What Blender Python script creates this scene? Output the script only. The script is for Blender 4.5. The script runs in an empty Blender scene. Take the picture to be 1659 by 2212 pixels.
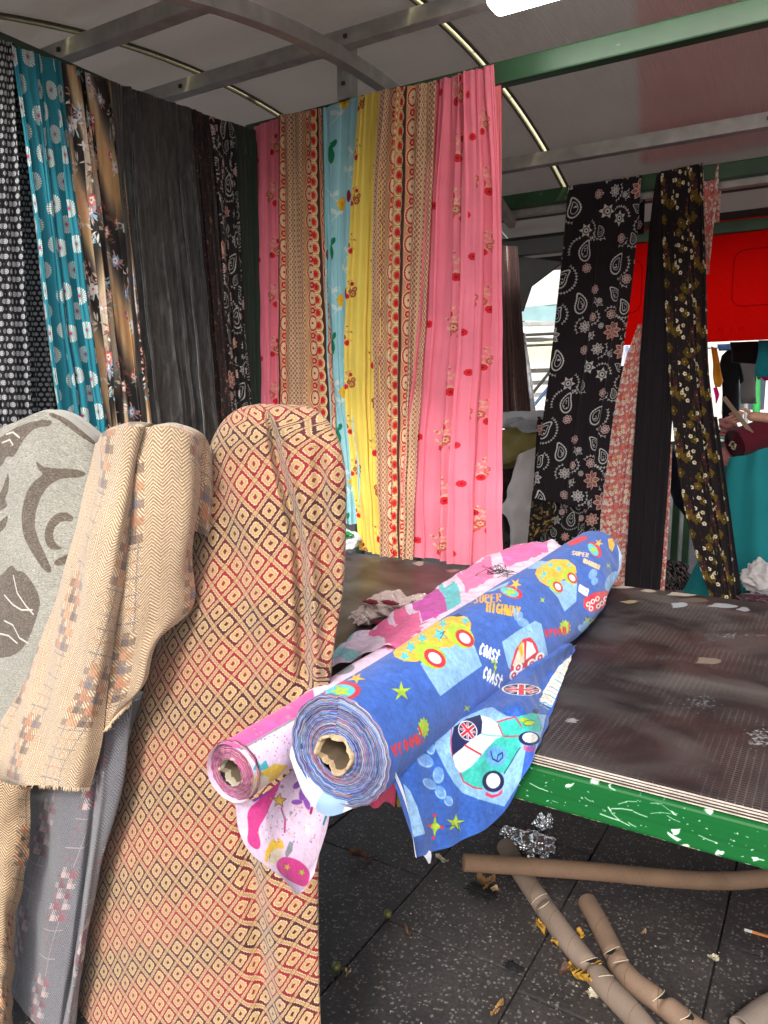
import bpy, bmesh, math, random
import numpy as np
from mathutils import Vector, Matrix

# ------------------------------------------------------------------ camera, world, sun, exposure
scene = bpy.context.scene
COL = scene.collection
CAM = np.array([0.0, 0.0, 1.45])
PITCH, HEAD = math.radians(8.2), math.radians(31.2)
cam_d = bpy.data.cameras.new('camera')
cam_d.sensor_fit = 'VERTICAL'; cam_d.sensor_height = 36.0
cam_d.lens = 36.0 * 1620.0 / 2212.0
cam_d.clip_start = 0.02; cam_d.clip_end = 600
cam = bpy.data.objects.new('camera', cam_d); COL.objects.link(cam)
cam.location = CAM; cam.rotation_euler = (math.pi/2 - PITCH, 0, HEAD)
scene.camera = cam

world = bpy.data.worlds.new("World"); scene.world = world; world.use_nodes = True
SUN_EL, SUN_DIR = math.radians(40), Vector((-0.30, 1.0, 0)).normalized()   # where the light travels
wn = world.node_tree.nodes; wl = world.node_tree.links
bgn = wn['Background']; sky = wn.new('ShaderNodeTexSky'); sky.sky_type = 'NISHITA'
sky.sun_disc = False; sky.sun_elevation = SUN_EL
sky.sun_rotation = math.atan2(-SUN_DIR.x, -SUN_DIR.y)
sky.air_density = 1.0; sky.dust_density = 3.0
hs = wn.new('ShaderNodeHueSaturation'); hs.inputs['Saturation'].default_value = 0.45
wl.new(sky.outputs[0], hs.inputs['Color']); wl.new(hs.outputs[0], bgn.inputs[0])
bgn.inputs[1].default_value = 0.15

sd = bpy.data.lights.new('sun', 'SUN'); sd.energy = 1.3; sd.angle = math.radians(10); sd.color = (1.0, 0.975, 0.94)
so = bpy.data.objects.new('sun', sd); COL.objects.link(so)
dirv = Vector((SUN_DIR.x*math.cos(SUN_EL), SUN_DIR.y*math.cos(SUN_EL), -math.sin(SUN_EL)))
so.rotation_euler = dirv.to_track_quat('-Z', 'Y').to_euler(); so.location = (1, -4, 5)

scene.view_settings.view_transform = 'Standard'; scene.view_settings.look = 'None'
scene.view_settings.gamma = 1; scene.view_settings.use_curve_mapping = False
scene.view_settings.exposure = 1.0

# ------------------------------------------------------------------ measuring: a sight line meets a real plane
_a = math.pi/2 - PITCH
_R = (np.array([[math.cos(HEAD), -math.sin(HEAD), 0], [math.sin(HEAD), math.cos(HEAD), 0], [0, 0, 1]]) @
      np.array([[1, 0, 0], [0, math.cos(_a), -math.sin(_a)], [0, math.sin(_a), math.cos(_a)]]))
def ray(x, y): return _R @ np.array([x-829.5, -(y-1106.0), -1620.0])
def at(x, y, ax, val):
    d = ray(x, y); return CAM + d*((val-CAM[ax])/d[ax])
def to_px(P):
    c = (np.asarray(P)-CAM) @ _R
    return np.stack([829.5+1620*c[..., 0]/-c[..., 2], 1106-1620*c[..., 1]/-c[..., 2]], -1)

# ------------------------------------------------------------------ object helpers
def tag(o, label=None, cat=None, group=None, kind=None):
    if label: o['label'] = label
    if cat: o['category'] = cat
    if group: o['group'] = group
    if kind: o['kind'] = kind
    return o
def empty(name, label, cat, loc=(0, 0, 0), rz=0, group=None):
    o = bpy.data.objects.new(name, None); COL.objects.link(o)
    o.location = loc; o.rotation_euler = (0, 0, rz); o.empty_display_size = 0.1
    return tag(o, label, cat, group)
def link(name, me, mats=None, parent=None, smooth=False):
    o = bpy.data.objects.new(name, me); COL.objects.link(o)
    if mats is not None:
        for m in (mats if isinstance(mats, (list, tuple)) else [mats]): me.materials.append(m)
    if smooth: me.polygons.foreach_set('use_smooth', [True]*len(me.polygons))
    if parent is not None:
        o.parent = parent
        o.matrix_parent_inverse = parent.matrix_basis.inverted()
    return o
def pivot(o, loc):
    """move a mesh object's origin to loc, shape unchanged"""
    o.data.transform(Matrix.Translation(-Vector(loc))); o.location = loc
    return o
def bm_obj(name, bm, mats=None, parent=None, smooth=False):
    me = bpy.data.meshes.new(name); bm.to_mesh(me); bm.free()
    return link(name, me, mats, parent, smooth)
def box_bm(bm, x0, x1, y0, y1, z0, z1, bev=0.0):
    r = bmesh.ops.create_cube(bm, size=1.0)
    for v in r['verts']:
        v.co = Vector((x0+(v.co.x+.5)*(x1-x0), y0+(v.co.y+.5)*(y1-y0), z0+(v.co.z+.5)*(z1-z0)))
    if bev > 0:
        es = list({e for v in r['verts'] for e in v.link_edges})
        bmesh.ops.bevel(bm, geom=es, offset=bev, segments=2, affect='EDGES', profile=.6)
def box(name, x0, x1, y0, y1, z0, z1, mat, parent=None, bev=0.0):
    bm = bmesh.new(); box_bm(bm, x0, x1, y0, y1, z0, z1, bev)
    return bm_obj(name, bm, mat, parent)
def bar(name, p0, p1, w, h, mat, parent=None, bev=0.003):
    """box section beam from p0 to p1 (w sideways, h upright)"""
    p0, p1 = Vector(p0), Vector(p1); d = (p1-p0); L = d.length; d.normalize()
    s = d.cross(Vector((0, 0, 1)))
    if s.length < 1e-4: s = Vector((1, 0, 0))
    s.normalize(); u = s.cross(d)
    bm = bmesh.new(); box_bm(bm, -w/2, w/2, 0, L, -h/2, h/2, bev)
    M = Matrix((s, d, u)).transposed().to_4x4(); M.translation = p0
    bm.transform(M)
    return bm_obj(name, bm, mat, parent)
def grid_mesh(name, P, uv, mat, parent=None, closed_u=False, smooth=True):
    """P: (nv, nu, 3), uv: (nv, nu, 2) in texture tiles"""
    nv, nu = P.shape[:2]
    idx = np.arange(nv*nu).reshape(nv, nu)
    a = idx[:-1, :-1].ravel(); b = idx[:-1, 1:].ravel(); c = idx[1:, 1:].ravel(); d = idx[1:, :-1].ravel()
    F = np.stack([a, b, c, d], 1)
    me = bpy.data.meshes.new(name)
    me.vertices.add(nv*nu); me.vertices.foreach_set('co', P.reshape(-1).astype(np.float32))
    me.loops.add(F.size); me.loops.foreach_set('vertex_index', F.ravel().astype(np.int32))
    me.polygons.add(len(F)); me.polygons.foreach_set('loop_start', np.arange(0, F.size, 4, dtype=np.int32))
    me.polygons.foreach_set('loop_total', np.full(len(F), 4, dtype=np.int32))
    if uv is not None:
        l = me.uv_layers.new(name='UVMap')
        l.data.foreach_set('uv', uv.reshape(-1, 2)[F.ravel()].astype(np.float32).ravel())
    me.update(calc_edges=True); me.validate()
    return link(name, me, mat, parent, smooth)
def catmull(A, n):
    """resample rows of A (k, ...) to n rows with a Catmull-Rom spline"""
    A = np.asarray(A, float); k = len(A)
    if k == 2:
        t = np.linspace(0, 1, n).reshape((-1,)+(1,)*(A.ndim-1)); return A[0]*(1-t)+A[1]*t
    t = np.linspace(0, k-1, n); i = np.clip(t.astype(int), 0, k-2); f = (t-i).reshape((-1,)+(1,)*(A.ndim-1))
    p1 = A[i]; p2 = A[i+1]
    p0 = np.where((i > 0).reshape(f.shape), A[np.maximum(i-1, 0)], 2*p1-p2)
    p3 = np.where((i < k-2).reshape(f.shape), A[np.minimum(i+2, k-1)], 2*p2-p1)
    return .5*((2*p1)+(-p0+p2)*f+(2*p0-5*p1+4*p2-p3)*f*f+(-p0+3*p1-3*p2+p3)*f**3)
def surf(ctrl, nv, nu):
    A = catmull(ctrl, nv); return np.swapaxes(catmull(np.swapaxes(A, 0, 1), nu), 0, 1)
def normals(P):
    du = np.gradient(P, axis=1); dv = np.gradient(P, axis=0)
    n = np.cross(du, dv); return n/(np.linalg.norm(n, axis=-1, keepdims=True)+1e-9)
def ripple(P, amp, wl, seed=0, squash=(1, 1, 1), sharp=False):
    """soft creases: a sum of waves in random directions, moved along the normal"""
    rg = np.random.RandomState(seed); s = np.zeros(P.shape[:2]); Q = P*np.array(squash)
    for k in range(7):
        d = rg.normal(size=3); d /= np.linalg.norm(d); w = wl*rg.uniform(.55, 1.7)
        q = Q@d*2*math.pi/w + rg.uniform(0, 6.3) + 1.3*np.sin(Q@rg.normal(size=3)*2.0/wl)
        s += (1-2*np.abs(np.sin(q/2)) if sharp else np.sin(q))*rg.uniform(.4, 1)
    return P + normals(P)*(s*amp/3)[..., None]
def arc_uv(P, ref=.5):
    nv, nu = P.shape[:2]
    du = np.linalg.norm(np.diff(P, axis=1), axis=-1); u = np.concatenate([np.zeros((nv, 1)), du.cumsum(1)], 1)
    dv = np.linalg.norm(np.diff(P, axis=0), axis=-1); v = np.concatenate([np.zeros((1, nu)), dv.cumsum(0)], 0)
    r = int(ref*(nu-1)); u = u - u[:, r:r+1]; v = np.repeat(v[:, r:r+1], nu, 1)
    return np.stack([u, -v], -1)
def tile_uv(uv, tile, rot=0.0, off=(0, 0)):
    c, s = math.cos(rot), math.sin(rot)
    return np.stack([(uv[..., 0]*c-uv[..., 1]*s)/tile[0]+off[0], (uv[..., 0]*s+uv[..., 1]*c)/tile[1]+off[1]], -1)
def px2uv(P, uv, pts, facing=None, step=8):
    """photo points -> cloth coordinates: where the sight line meets this surface"""
    px = to_px(P); nv, nu = P.shape[:2]
    flat = px.reshape(-1, 2); ok = None if facing is None else facing.ravel()
    gi = np.gradient(px, axis=0); gj = np.gradient(px, axis=1); ui = np.gradient(uv, axis=0); uj = np.gradient(uv, axis=1)
    dense = []
    n = len(pts)
    for k in range(n):
        a = np.array(pts[k], float); b = np.array(pts[(k+1) % n], float)
        m = max(1, int(np.linalg.norm(b-a)/step)) if step else 1
        for t in range(m): dense.append(a+(b-a)*t/m)
    out = []
    for q in dense:
        d = ((flat-q)**2).sum(1)
        if ok is not None: d = np.where(ok, d, 1e12)
        i, j = divmod(int(d.argmin()), nu)
        J = np.stack([gi[i, j], gj[i, j]], 1)
        try: s = np.linalg.solve(J, q-px[i, j])
        except Exception: s = np.zeros(2)
        s = np.clip(s, -1.2, 1.2)
        out.append(uv[i, j]+ui[i, j]*s[0]+uj[i, j]*s[1])
    return np.array(out)

# ------------------------------------------------------------------ cloth printing: designs drawn as shapes into a pattern
def rgb(c): return np.array(c[:3], float)/255.0
class Canvas:
    def __init__(s, w, h, ppm, bg, alpha=1.0, wrap=True, org=(0, 0)):
        s.w, s.h, s.p, s.wrap = w, h, ppm, wrap; s.org = np.array(org, float)
        s.W, s.H = int(round(w*ppm)), int(round(h*ppm))
        s.a = np.empty((s.H, s.W, 4)); s.a[..., :3] = rgb(bg); s.a[..., 3] = alpha
    def _bb(s, x0, y0, x1, y1):
        x0 = max(0, int((x0)*s.p)-1); y0 = max(0, int(y0*s.p)-1); x1 = min(s.W, int(x1*s.p)+2); y1 = min(s.H, int(y1*s.p)+2)
        return x0, y0, x1, y1
    def _each(s, pts, pad):
        mn = pts.min(0)-pad; mx = pts.max(0)+pad
        ox = [0]; oy = [0]
        if s.wrap:
            ox = [k*s.w for k in range(-int(mx[0]//s.w)-0, -int(mn[0]//s.w)+1)] or [0]
            oy = [k*s.h for k in range(-int(mx[1]//s.h)-0, -int(mn[1]//s.h)+1)] or [0]
        for dx in ox:
            for dy in oy:
                b = s._bb(mn[0]+dx, mn[1]+dy, mx[0]+dx, mx[1]+dy)
                if b[2] > b[0] and b[3] > b[1]:
                    X, Y = np.meshgrid((np.arange(b[0], b[2])+.5)/s.p-dx, (np.arange(b[1], b[3])+.5)/s.p-dy)
                    yield b, X, Y
    def _put(s, b, al, col, ca=1.0):
        v = s.a[b[1]:b[3], b[0]:b[2]]; al = (al*ca)[..., None]
        v[..., :3] += (rgb(col)-v[..., :3])*al
        v[..., 3:] = np.maximum(v[..., 3:], al)
    @staticmethod
    def _segd(X, Y, a, b):
        d = b-a; L = d@d+1e-12
        t = np.clip(((X-a[0])*d[0]+(Y-a[1])*d[1])/L, 0, 1)
        return np.hypot(X-a[0]-t*d[0], Y-a[1]-t*d[1])
    def poly(s, pts, col, a=1.0, grow=0.0, erase=False):
        pts = np.asarray(pts, float)-s.org
        for b, X, Y in s._each(pts, grow+2/s.p):
            ins = np.zeros(X.shape, bool); D = np.full(X.shape, 1e9); n = len(pts)
            for k in range(n):
                p, q = pts[k], pts[(k+1) % n]; D = np.minimum(D, s._segd(X, Y, p, q))
                c = (p[1] > Y) != (q[1] > Y)
                with np.errstate(divide='ignore', invalid='ignore'):
                    ins ^= c & (X < (q[0]-p[0])*(Y-p[1])/(q[1]-p[1]+1e-15)+p[0])
            sd = np.where(ins, D, -D)+grow; al = np.clip(.5+sd*s.p, 0, 1)
            if erase: s.a[b[1]:b[3], b[0]:b[2], 3] *= (1-al)
            else: s._put(b, al, col, a)
    def line(s, pts, w, col, a=1.0, closed=False):
        pts = np.asarray(pts, float)-s.org
        if closed: pts = np.vstack([pts, pts[:1]])
        for b, X, Y in s._each(pts, w/2+2/s.p):
            D = np.full(X.shape, 1e9)
            for k in range(len(pts)-1): D = np.minimum(D, s._segd(X, Y, pts[k], pts[k+1]))
            s._put(b, np.clip(.5+(w/2-D)*s.p, 0, 1), col, a)
    def ell(s, cx, cy, rx, ry, col, rot=0.0, a=1.0, n=18):
        t = np.linspace(0, 2*math.pi, n, endpoint=False); c, q = math.cos(rot), math.sin(rot)
        x = rx*np.cos(t); y = ry*np.sin(t)
        s.poly(np.stack([cx+x*c-y*q, cy+x*q+y*c], 1), col, a)
    def dots(s, C, r, col, a=1.0):
        for (x, y) in C: s.ell(x, y, r, r, col, n=12, a=a)
    def speck(s, amp, seed=0, cell=1):
        rg = np.random.RandomState(seed); n = rg.normal(size=(s.H//cell+1, s.W//cell+1))
        n = np.repeat(np.repeat(n, cell, 0), cell, 1)[:s.H, :s.W]
        s.a[..., :3] = np.clip(s.a[..., :3]*(1+amp*n[..., None]), 0, 1); return s
    def image(s, name):
        im = bpy.data.images.new(name, s.W, s.H, alpha=True)
        im.pixels.foreach_set(np.clip(s.a, 0, 1).astype(np.float32).ravel()); im.pack(); return im
def star(cx, cy, r, rot=0.0, n=5, inner=.42, sx=1, sy=1):
    t = np.arange(2*n)*math.pi/n+rot; rr = np.where(np.arange(2*n) % 2 == 0, r, r*inner)
    return np.stack([cx+sx*rr*np.cos(t), cy+sy*rr*np.sin(t)], 1)
def blob(cx, cy, r, seed, n=20, k=.25, sx=1, sy=1, rot=0):
    rg = np.random.RandomState(seed); t = np.linspace(0, 2*math.pi, n, endpoint=False)
    rr = 1+k*(np.sin(2*t+rg.uniform(0, 6))*.5+np.sin(3*t+rg.uniform(0, 6))*.4+np.sin(5*t+rg.uniform(0, 6))*.3)
    x = r*sx*rr*np.cos(t); y = r*sy*rr*np.sin(t); c, s = math.cos(rot), math.sin(rot)
    return np.stack([cx+x*c-y*s, cy+x*s+y*c], 1)
def leafp(x, y, L, w, ang, n=7):
    t = np.linspace(0, 1, n); h = w*np.sin(math.pi*t)**.8
    X = np.concatenate([t*L, t[::-1]*L]); Y = np.concatenate([h, -h[::-1]]); c, s = math.cos(ang), math.sin(ang)
    return np.stack([x+X*c-Y*s, y+X*s+Y*c], 1)
def petals(cv, x, y, r, n, col, core=None, rot=0.0, fat=.42, a=1.0, cr=.28):
    for k in range(n):
        t = rot+k*2*math.pi/n
        cv.ell(x+r*.58*math.cos(t), y+r*.58*math.sin(t), r*.45, r*fat*.9, col, t, a, 10)
    if core: cv.ell(x, y, r*cr, r*cr, core, n=10)

# ------------------------------------------------------------------ materials
_mats = {}
def _nt(name):
    m = bpy.data.materials.new(name); m.use_nodes = True
    return m, m.node_tree.nodes, m.node_tree.links, m.node_tree.nodes['Principled BSDF']
def lin(c):
    c = np.array(c[:3], float)/255.0
    return tuple(np.where(c <= .04045, c/12.92, ((c+.055)/1.055)**2.4))+(1.0,)
def add_noise_tint(n, l, src, scale, lo, hi, coord='Object', detail=3):
    tc = n.new('ShaderNodeTexCoord'); nz = n.new('ShaderNodeTexNoise'); nz.inputs['Scale'].default_value = scale; nz.inputs['Detail'].default_value = detail
    l.new(tc.outputs[coord], nz.inputs['Vector'])
    mr = n.new('ShaderNodeMapRange'); mr.inputs[1].default_value = .3; mr.inputs[2].default_value = .7; mr.inputs[3].default_value = lo; mr.inputs[4].default_value = hi
    l.new(nz.outputs[0], mr.inputs[0])
    mx = n.new('ShaderNodeMix'); mx.data_type = 'RGBA'; mx.blend_type = 'MULTIPLY'; mx.inputs[0].default_value = 1
    l.new(src, mx.inputs[6]); l.new(mr.outputs[0], mx.inputs[7])
    return mx.outputs[2]
def cloth_mat(name, img=None, col=(200, 200, 200), rough=.88, bump=.15, weave=700, transl=0.0, sheen=.15, alpha=False, metal_spots=0.0, gain=1.0, crease=0.0):
    m, n, l, b = _nt(name)
    if img is not None:
        t = n.new('ShaderNodeTexImage'); t.image = img; src = t.outputs[0]
    else:
        t = None; r = n.new('ShaderNodeRGB'); r.outputs[0].default_value = lin(col); src = r.outputs[0]
    src = add_noise_tint(n, l, src, 9, .92*gain, 1.04*gain)
    l.new(src, b.inputs['Base Color']); b.inputs['Roughness'].default_value = rough
    b.inputs['Sheen Weight'].default_value = sheen; b.inputs['Sheen Roughness'].default_value = .5
    b.inputs['Specular IOR Level'].default_value = .25
    tc = n.new('ShaderNodeTexCoord'); nz = n.new('ShaderNodeTexNoise'); nz.inputs['Scale'].default_value = weave
    l.new(tc.outputs['Object'], nz.inputs['Vector'])
    bp = n.new('ShaderNodeBump'); bp.inputs['Strength'].default_value = bump; bp.inputs['Distance'].default_value = .002
    l.new(nz.outputs[0], bp.inputs['Height']); last = bp
    if t is not None:
        bw = n.new('ShaderNodeRGBToBW'); l.new(t.outputs[0], bw.inputs[0]); b2 = n.new('ShaderNodeBump')
        b2.inputs['Strength'].default_value = bump*1.2; b2.inputs['Distance'].default_value = .001
        l.new(bw.outputs[0], b2.inputs['Height']); l.new(bp.outputs[0], b2.inputs['Normal']); last = b2
    if crease > 0:
        n3 = n.new('ShaderNodeTexNoise'); n3.inputs['Scale'].default_value = 14; n3.inputs['Detail'].default_value = 5; n3.inputs['Distortion'].default_value = 1.2
        l.new(tc.outputs['Object'], n3.inputs['Vector']); b3 = n.new('ShaderNodeBump'); b3.inputs['Strength'].default_value = crease; b3.inputs['Distance'].default_value = .012
        l.new(n3.outputs[0], b3.inputs['Height']); l.new(last.outputs[0], b3.inputs['Normal']); last = b3
    l.new(last.outputs[0], b.inputs['Normal'])
    out = n['Material Output']; sh = b.outputs[0]
    if transl > 0:
        tr = n.new('ShaderNodeBsdfTranslucent'); l.new(src, tr.inputs[0]); mx = n.new('ShaderNodeMixShader'); mx.inputs[0].default_value = transl
        l.new(sh, mx.inputs[1]); l.new(tr.outputs[0], mx.inputs[2]); sh = mx.outputs[0]
    if alpha and t is not None:
        tp = n.new('ShaderNodeBsdfTransparent'); mx = n.new('ShaderNodeMixShader')
        l.new(t.outputs[1], mx.inputs[0]); l.new(tp.outputs[0], mx.inputs[1]); l.new(sh, mx.inputs[2]); sh = mx.outputs[0]
    l.new(sh, out.inputs[0]); return m
def plain_mat(name, col, rough=.6, bump=0.0, bscale=60, lo=.85, hi=1.1, tscale=12, metallic=0.0, spec=.5):
    m, n, l, b = _nt(name)
    r = n.new('ShaderNodeRGB'); r.outputs[0].default_value = lin(col)
    l.new(add_noise_tint(n, l, r.outputs[0], tscale, lo, hi), b.inputs['Base Color'])
    b.inputs['Roughness'].default_value = rough; b.inputs['Metallic'].default_value = metallic; b.inputs['Specular IOR Level'].default_value = spec
    if bump > 0:
        tc = n.new('ShaderNodeTexCoord'); nz = n.new('ShaderNodeTexNoise'); nz.inputs['Scale'].default_value = bscale; nz.inputs['Detail'].default_value = 4
        l.new(tc.outputs['Object'], nz.inputs['Vector']); bp = n.new('ShaderNodeBump'); bp.inputs['Strength'].default_value = bump; bp.inputs['Distance'].default_value = .005
        l.new(nz.outputs[0], bp.inputs['Height']); l.new(bp.outputs[0], b.inputs['Normal'])
    return m

# ================================================================== the cloth designs
def design_dots():
    cv = Canvas(.048, .0415, 3200, (34, 34, 38))
    for i in range(2):
        for j in range(2):
            x = .012+j*.024; y = .0104+i*.02075
            for (cx, cy) in ((x+(0.012 if i else 0), y),):
                cv.ell(cx, cy, .0082, .0074, (176, 176, 176)); cv.ell(cx, cy, .0046, .0042, (120, 124, 126)); cv.ell(cx, cy, .003, .0028, (190, 190, 192))
    return cv.image('dot_print')
def design_daisy():
    cv = Canvas(.24, .26, 1500, (40, 136, 152)); rg = np.random.RandomState(2)
    for i in range(52):
        for j in range(48):
            cv.ell((j+.5*(i % 2))*.005, i*.005, .0012, .0012, (12, 92, 115), n=5)
    for (x, y) in ((.04, .035), (.16, .02), (.10, .10), (.215, .095), (.035, .165), (.15, .175), (.09, .235), (.225, .225)):
        for k in range(22):
            t = k*2*math.pi/22
            cv.poly([(x+.006*math.cos(t), y+.006*math.sin(t)), (x+.026*math.cos(t-.10), y+.026*math.sin(t-.10)), (x+.0275*math.cos(t), y+.0275*math.sin(t)), (x+.026*math.cos(t+.10), y+.026*math.sin(t+.10))], (228, 224, 214))
        cv.ell(x, y, .017, .017, (228, 224, 214), a=.45); cv.ell(x, y, .0045, .0045, (225, 30, 85), n=10)
    return cv.image('daisy_print')
def design_ombre():
    cv = Canvas(.42, .5, 1100, (36, 32, 30)); rg = np.random.RandomState(5)
    y = (np.arange(cv.H)/cv.H)[:, None]; x = (np.arange(cv.W)/cv.W)[None, :]
    f = .5+.5*np.sin(2*math.pi*(y*1+.16*np.sin(2*math.pi*x*2)+x*2)); f = np.clip(f*1.35-.12, 0, 1)[..., None]
    g = np.clip(.5+.5*np.sin(2*math.pi*(y+x+.3)), 0, 1)[..., None]
    warm = rgb((206, 162, 112))*g+rgb((196, 182, 160))*(1-g)
    cv.a[..., :3] = rgb((38, 34, 32))*(1-f)+warm*f
    for k in range(46):
        cx, cy = rg.uniform(0, .42), rg.uniform(0, .5); c = [(205, 150, 135), (150, 190, 205), (226, 214, 200), (196, 224, 214), (120, 80, 68)][rg.randint(5)]
        for q in range(9):
            t = rg.uniform(0, 6.3); r = rg.uniform(.0, .02)
            cv.poly(leafp(cx+r*math.cos(t), cy+r*math.sin(t), rg.uniform(.016, .034), .0028, t+rg.uniform(-.5, .5)), c)
        if k % 2 == 0:
            fc = [(222, 150, 130), (232, 226, 222), (130, 165, 205), (205, 95, 85)][rg.randint(4)]
            petals(cv, cx, cy, .02, 5, fc, (120, 90, 70), rg.uniform(0, 6)); petals(cv, cx, cy, .012, 5, (240, 222, 212), (150, 60, 60), rg.uniform(0, 6))
    return cv.image('ombre_floral_print')
def small_motif(cv, x, y, kind, r, rg, W=(206, 208, 204), P=(214, 164, 150), bg=(30, 22, 27)):
    if kind == 0:      # eight petal flower with outlined petals
        c = W if rg.rand() < .78 else P
        for k in range(8):
            t = k*math.pi/4+.2
            cv.poly(leafp(x, y, r, r*.26, t), c); cv.poly(leafp(x+r*.28*math.cos(t), y+r*.28*math.sin(t), r*.55, r*.13, t), (96, 62, 60))
            cv.line([(x+r*.3*math.cos(t), y+r*.3*math.sin(t)), (x+r*.7*math.cos(t), y+r*.7*math.sin(t))], r*.05, c)
        cv.ell(x, y, r*.28, r*.28, c); cv.ell(x, y, r*.17, r*.17, (90, 78, 78)); cv.ell(x, y, r*.09, r*.09, W)
    elif kind == 1:    # paisley with a beaded rim
        s = 1 if rg.rand() < .5 else -1; a0 = rg.uniform(-.5, .5); pts = []
        for k in range(26):
            t = k/25*2*math.pi; w = (1-math.cos(t))/2
            px = r*.62*math.sin(t)*(1-w*.25)*1.0; py = r*(-math.cos(t))*.95
            px += r*.55*max(0, py/r)**2.0
            pts.append((px*s, py))
        pts = np.array(pts); c0, s0 = math.cos(a0), math.sin(a0); Q = np.stack([x+pts[:, 0]*c0-pts[:, 1]*s0, y+pts[:, 0]*s0+pts[:, 1]*c0], 1)
        cv.line(Q, r*.1, W, closed=True)
        for q in Q[::1]: cv.ell(q[0], q[1], r*.09, r*.09, W, n=8)
        I = x+(Q[:, 0]-x)*.55; J = y-(0)+(Q[:, 1]-y)*.6; cv.line(np.stack([I, J], 1), r*.07, W, closed=True)
        for q in range(5): cv.ell(x+rg.uniform(-.16, .16)*r, y+rg.uniform(-.5, .3)*r, r*.07, r*.07, W, n=8)
    elif kind == 2:    # round flower
        for k in range(7):
            t = k*2*math.pi/7
            cv.ell(x+r*.62*math.cos(t), y+r*.62*math.sin(t), r*.34, r*.34, W if r < .018 else (215, 178, 172), n=10); cv.ell(x+r*.62*math.cos(t), y+r*.62*math.sin(t), r*.17, r*.17, (90, 74, 76), n=8)
        cv.ell(x, y, r*.3, r*.3, W, n=10); cv.ell(x, y, r*.14, r*.14, bg, n=8)
    else:              # star flower
        cv.poly(star(x, y, r, rg.uniform(0, 6), 6, .55), W); cv.ell(x, y, r*.5, r*.5, (110, 96, 96)); cv.ell(x, y, r*.33, r*.33, W); cv.ell(x, y, r*.15, r*.15, bg, n=8)
def vine(cv, x, y, R, t0, t1, col, w=.0022, L=.0075):
    n = max(4, int(abs(t1-t0)*R/.0105)); ts = np.linspace(t0, t1, n); P = np.stack([x+R*np.cos(ts), y+R*np.sin(ts)], 1)
    cv.line(P, w, col)
    for k, t in enumerate(ts):
        d = t+math.pi/2*np.sign(t1-t0)
        for sg in (-1, 1): cv.poly(leafp(P[k, 0], P[k, 1], L, L*.22, d+sg*.9, 5), col)
def design_paisley(name, W=(212, 214, 211), dens=1.0, bg=(36, 28, 33), size=(.40, .60), seed=9):
    rg = np.random.RandomState(seed); cv = Canvas(size[0], size[1], 1000, bg)
    pts = []; tries = 0; w, h = size
    want = [(1, .040)]*5+[(0, .040)]*3+[(1, .030)]*4+[(3, .030)]*4+[(0, .026)]*2+[(2, .020)]*8+[(1, .021)]*5+[(2, .013)]*9
    for kind, r in want:
        for _ in range(400):
            x, y = rg.uniform(0, w), rg.uniform(0, h)
            if all(math.hypot(min(abs(x-a), w-abs(x-a)), min(abs(y-b), h-abs(y-b))) > (r+q)*1.04 for a, b, q in pts):
                pts.append((x, y, r)); break
        else: continue
    for (x, y, r) in list(pts):
        if rg.rand() < .62: a = rg.uniform(0, 6.3); vine(cv, x, y, r*1.45, a, a+rg.uniform(1.6, 2.8), W)
    k = 0
    for (x, y, r), (kind, _) in zip(pts, want[:len(pts)]):
        cv.ell(x, y, r*1.12, r*1.12, bg); small_motif(cv, x, y, kind, r, rg, W=W, bg=bg)
    return cv.image(name)
def sprig(cv, x, y, s, rg, leaf, f1, f2, flip=1):
    """an embroidered spray: a branching stem with small leaves, clustered flower heads and red blooms"""
    t = np.linspace(0, 1, 12)
    for (tx, ty, bend) in ((.55, .25, .10), (.30, .52, -.08), (.05, .58, .1), (.5, -.08, -.06)):
        X = x+flip*s*(tx*t+bend*np.sin(t*3)*.4-.15); Y = y+s*(ty*t+bend*np.sin(t*3.1)-.1); cv.line(np.stack([X, Y], 1), s*.022, leaf)
        for k in (5, 7, 9, 11):
            a = math.atan2(Y[k]-Y[k-1], X[k]-X[k-1])+rg.uniform(-.3, .3); cv.poly(leafp(X[k], Y[k], s*rg.uniform(.09, .15), s*.035, a+(.9 if k % 4 == 1 else -.9), 6), leaf)
        if ty > .2: cv.ell(X[-1], Y[-1], s*.035, s*.035, f1, n=8)
    for (dx, dy, r) in ((-.20, -.22, .20), (-.02, -.10, .15), (-.30, .02, .14)):
        cx, cy = x+flip*s*dx, y+s*dy; petals(cv, cx, cy, s*r, 7, f1, f2, rg.uniform(0, 6), .5); petals(cv, cx, cy, s*r*.6, 6, leaf, f2, rg.uniform(0, 6), .3)
    petals(cv, x+flip*s*.20, y-s*.36, s*.14, 9, (222, 36, 52), (150, 20, 40)); petals(cv, x-flip*s*.14, y+s*.30, s*.11, 9, (205, 30, 48), (140, 20, 40))
def design_pink():
    rg = np.random.RandomState(4); cv = Canvas(.46, .40, 1200, (248, 134, 154)); L, F, D = (232, 190, 150), (204, 96, 88), (130, 46, 50)
    for (x, y, s, f) in ((.08, .10, .115, -1), (.10, .30, .105, -1), (.31, .19, .10, 1), (.33, .38, .085, -1)): sprig(cv, x, y, s, rg, L, F, D, f)
    for (x, y) in ((.20, .07), (.42, .10), (.22, .33)): petals(cv, x, y, .013, 9, (224, 34, 52), (160, 20, 40))
    return cv.image('pink_embroidery')
def design_yellow():
    rg = np.random.RandomState(6); cv = Canvas(.30, .34, 1200, (250, 222, 104))
    for (x, y, s, f) in ((.08, .08, .095, -1), (.09, .25, .085, 1), (.22, .16, .08, 1), (.24, .33, .07, -1)): sprig(cv, x, y, s, rg, (230, 190, 110), (172, 80, 54), (120, 46, 40), f)
    return cv.image('yellow_embroidery')
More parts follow.
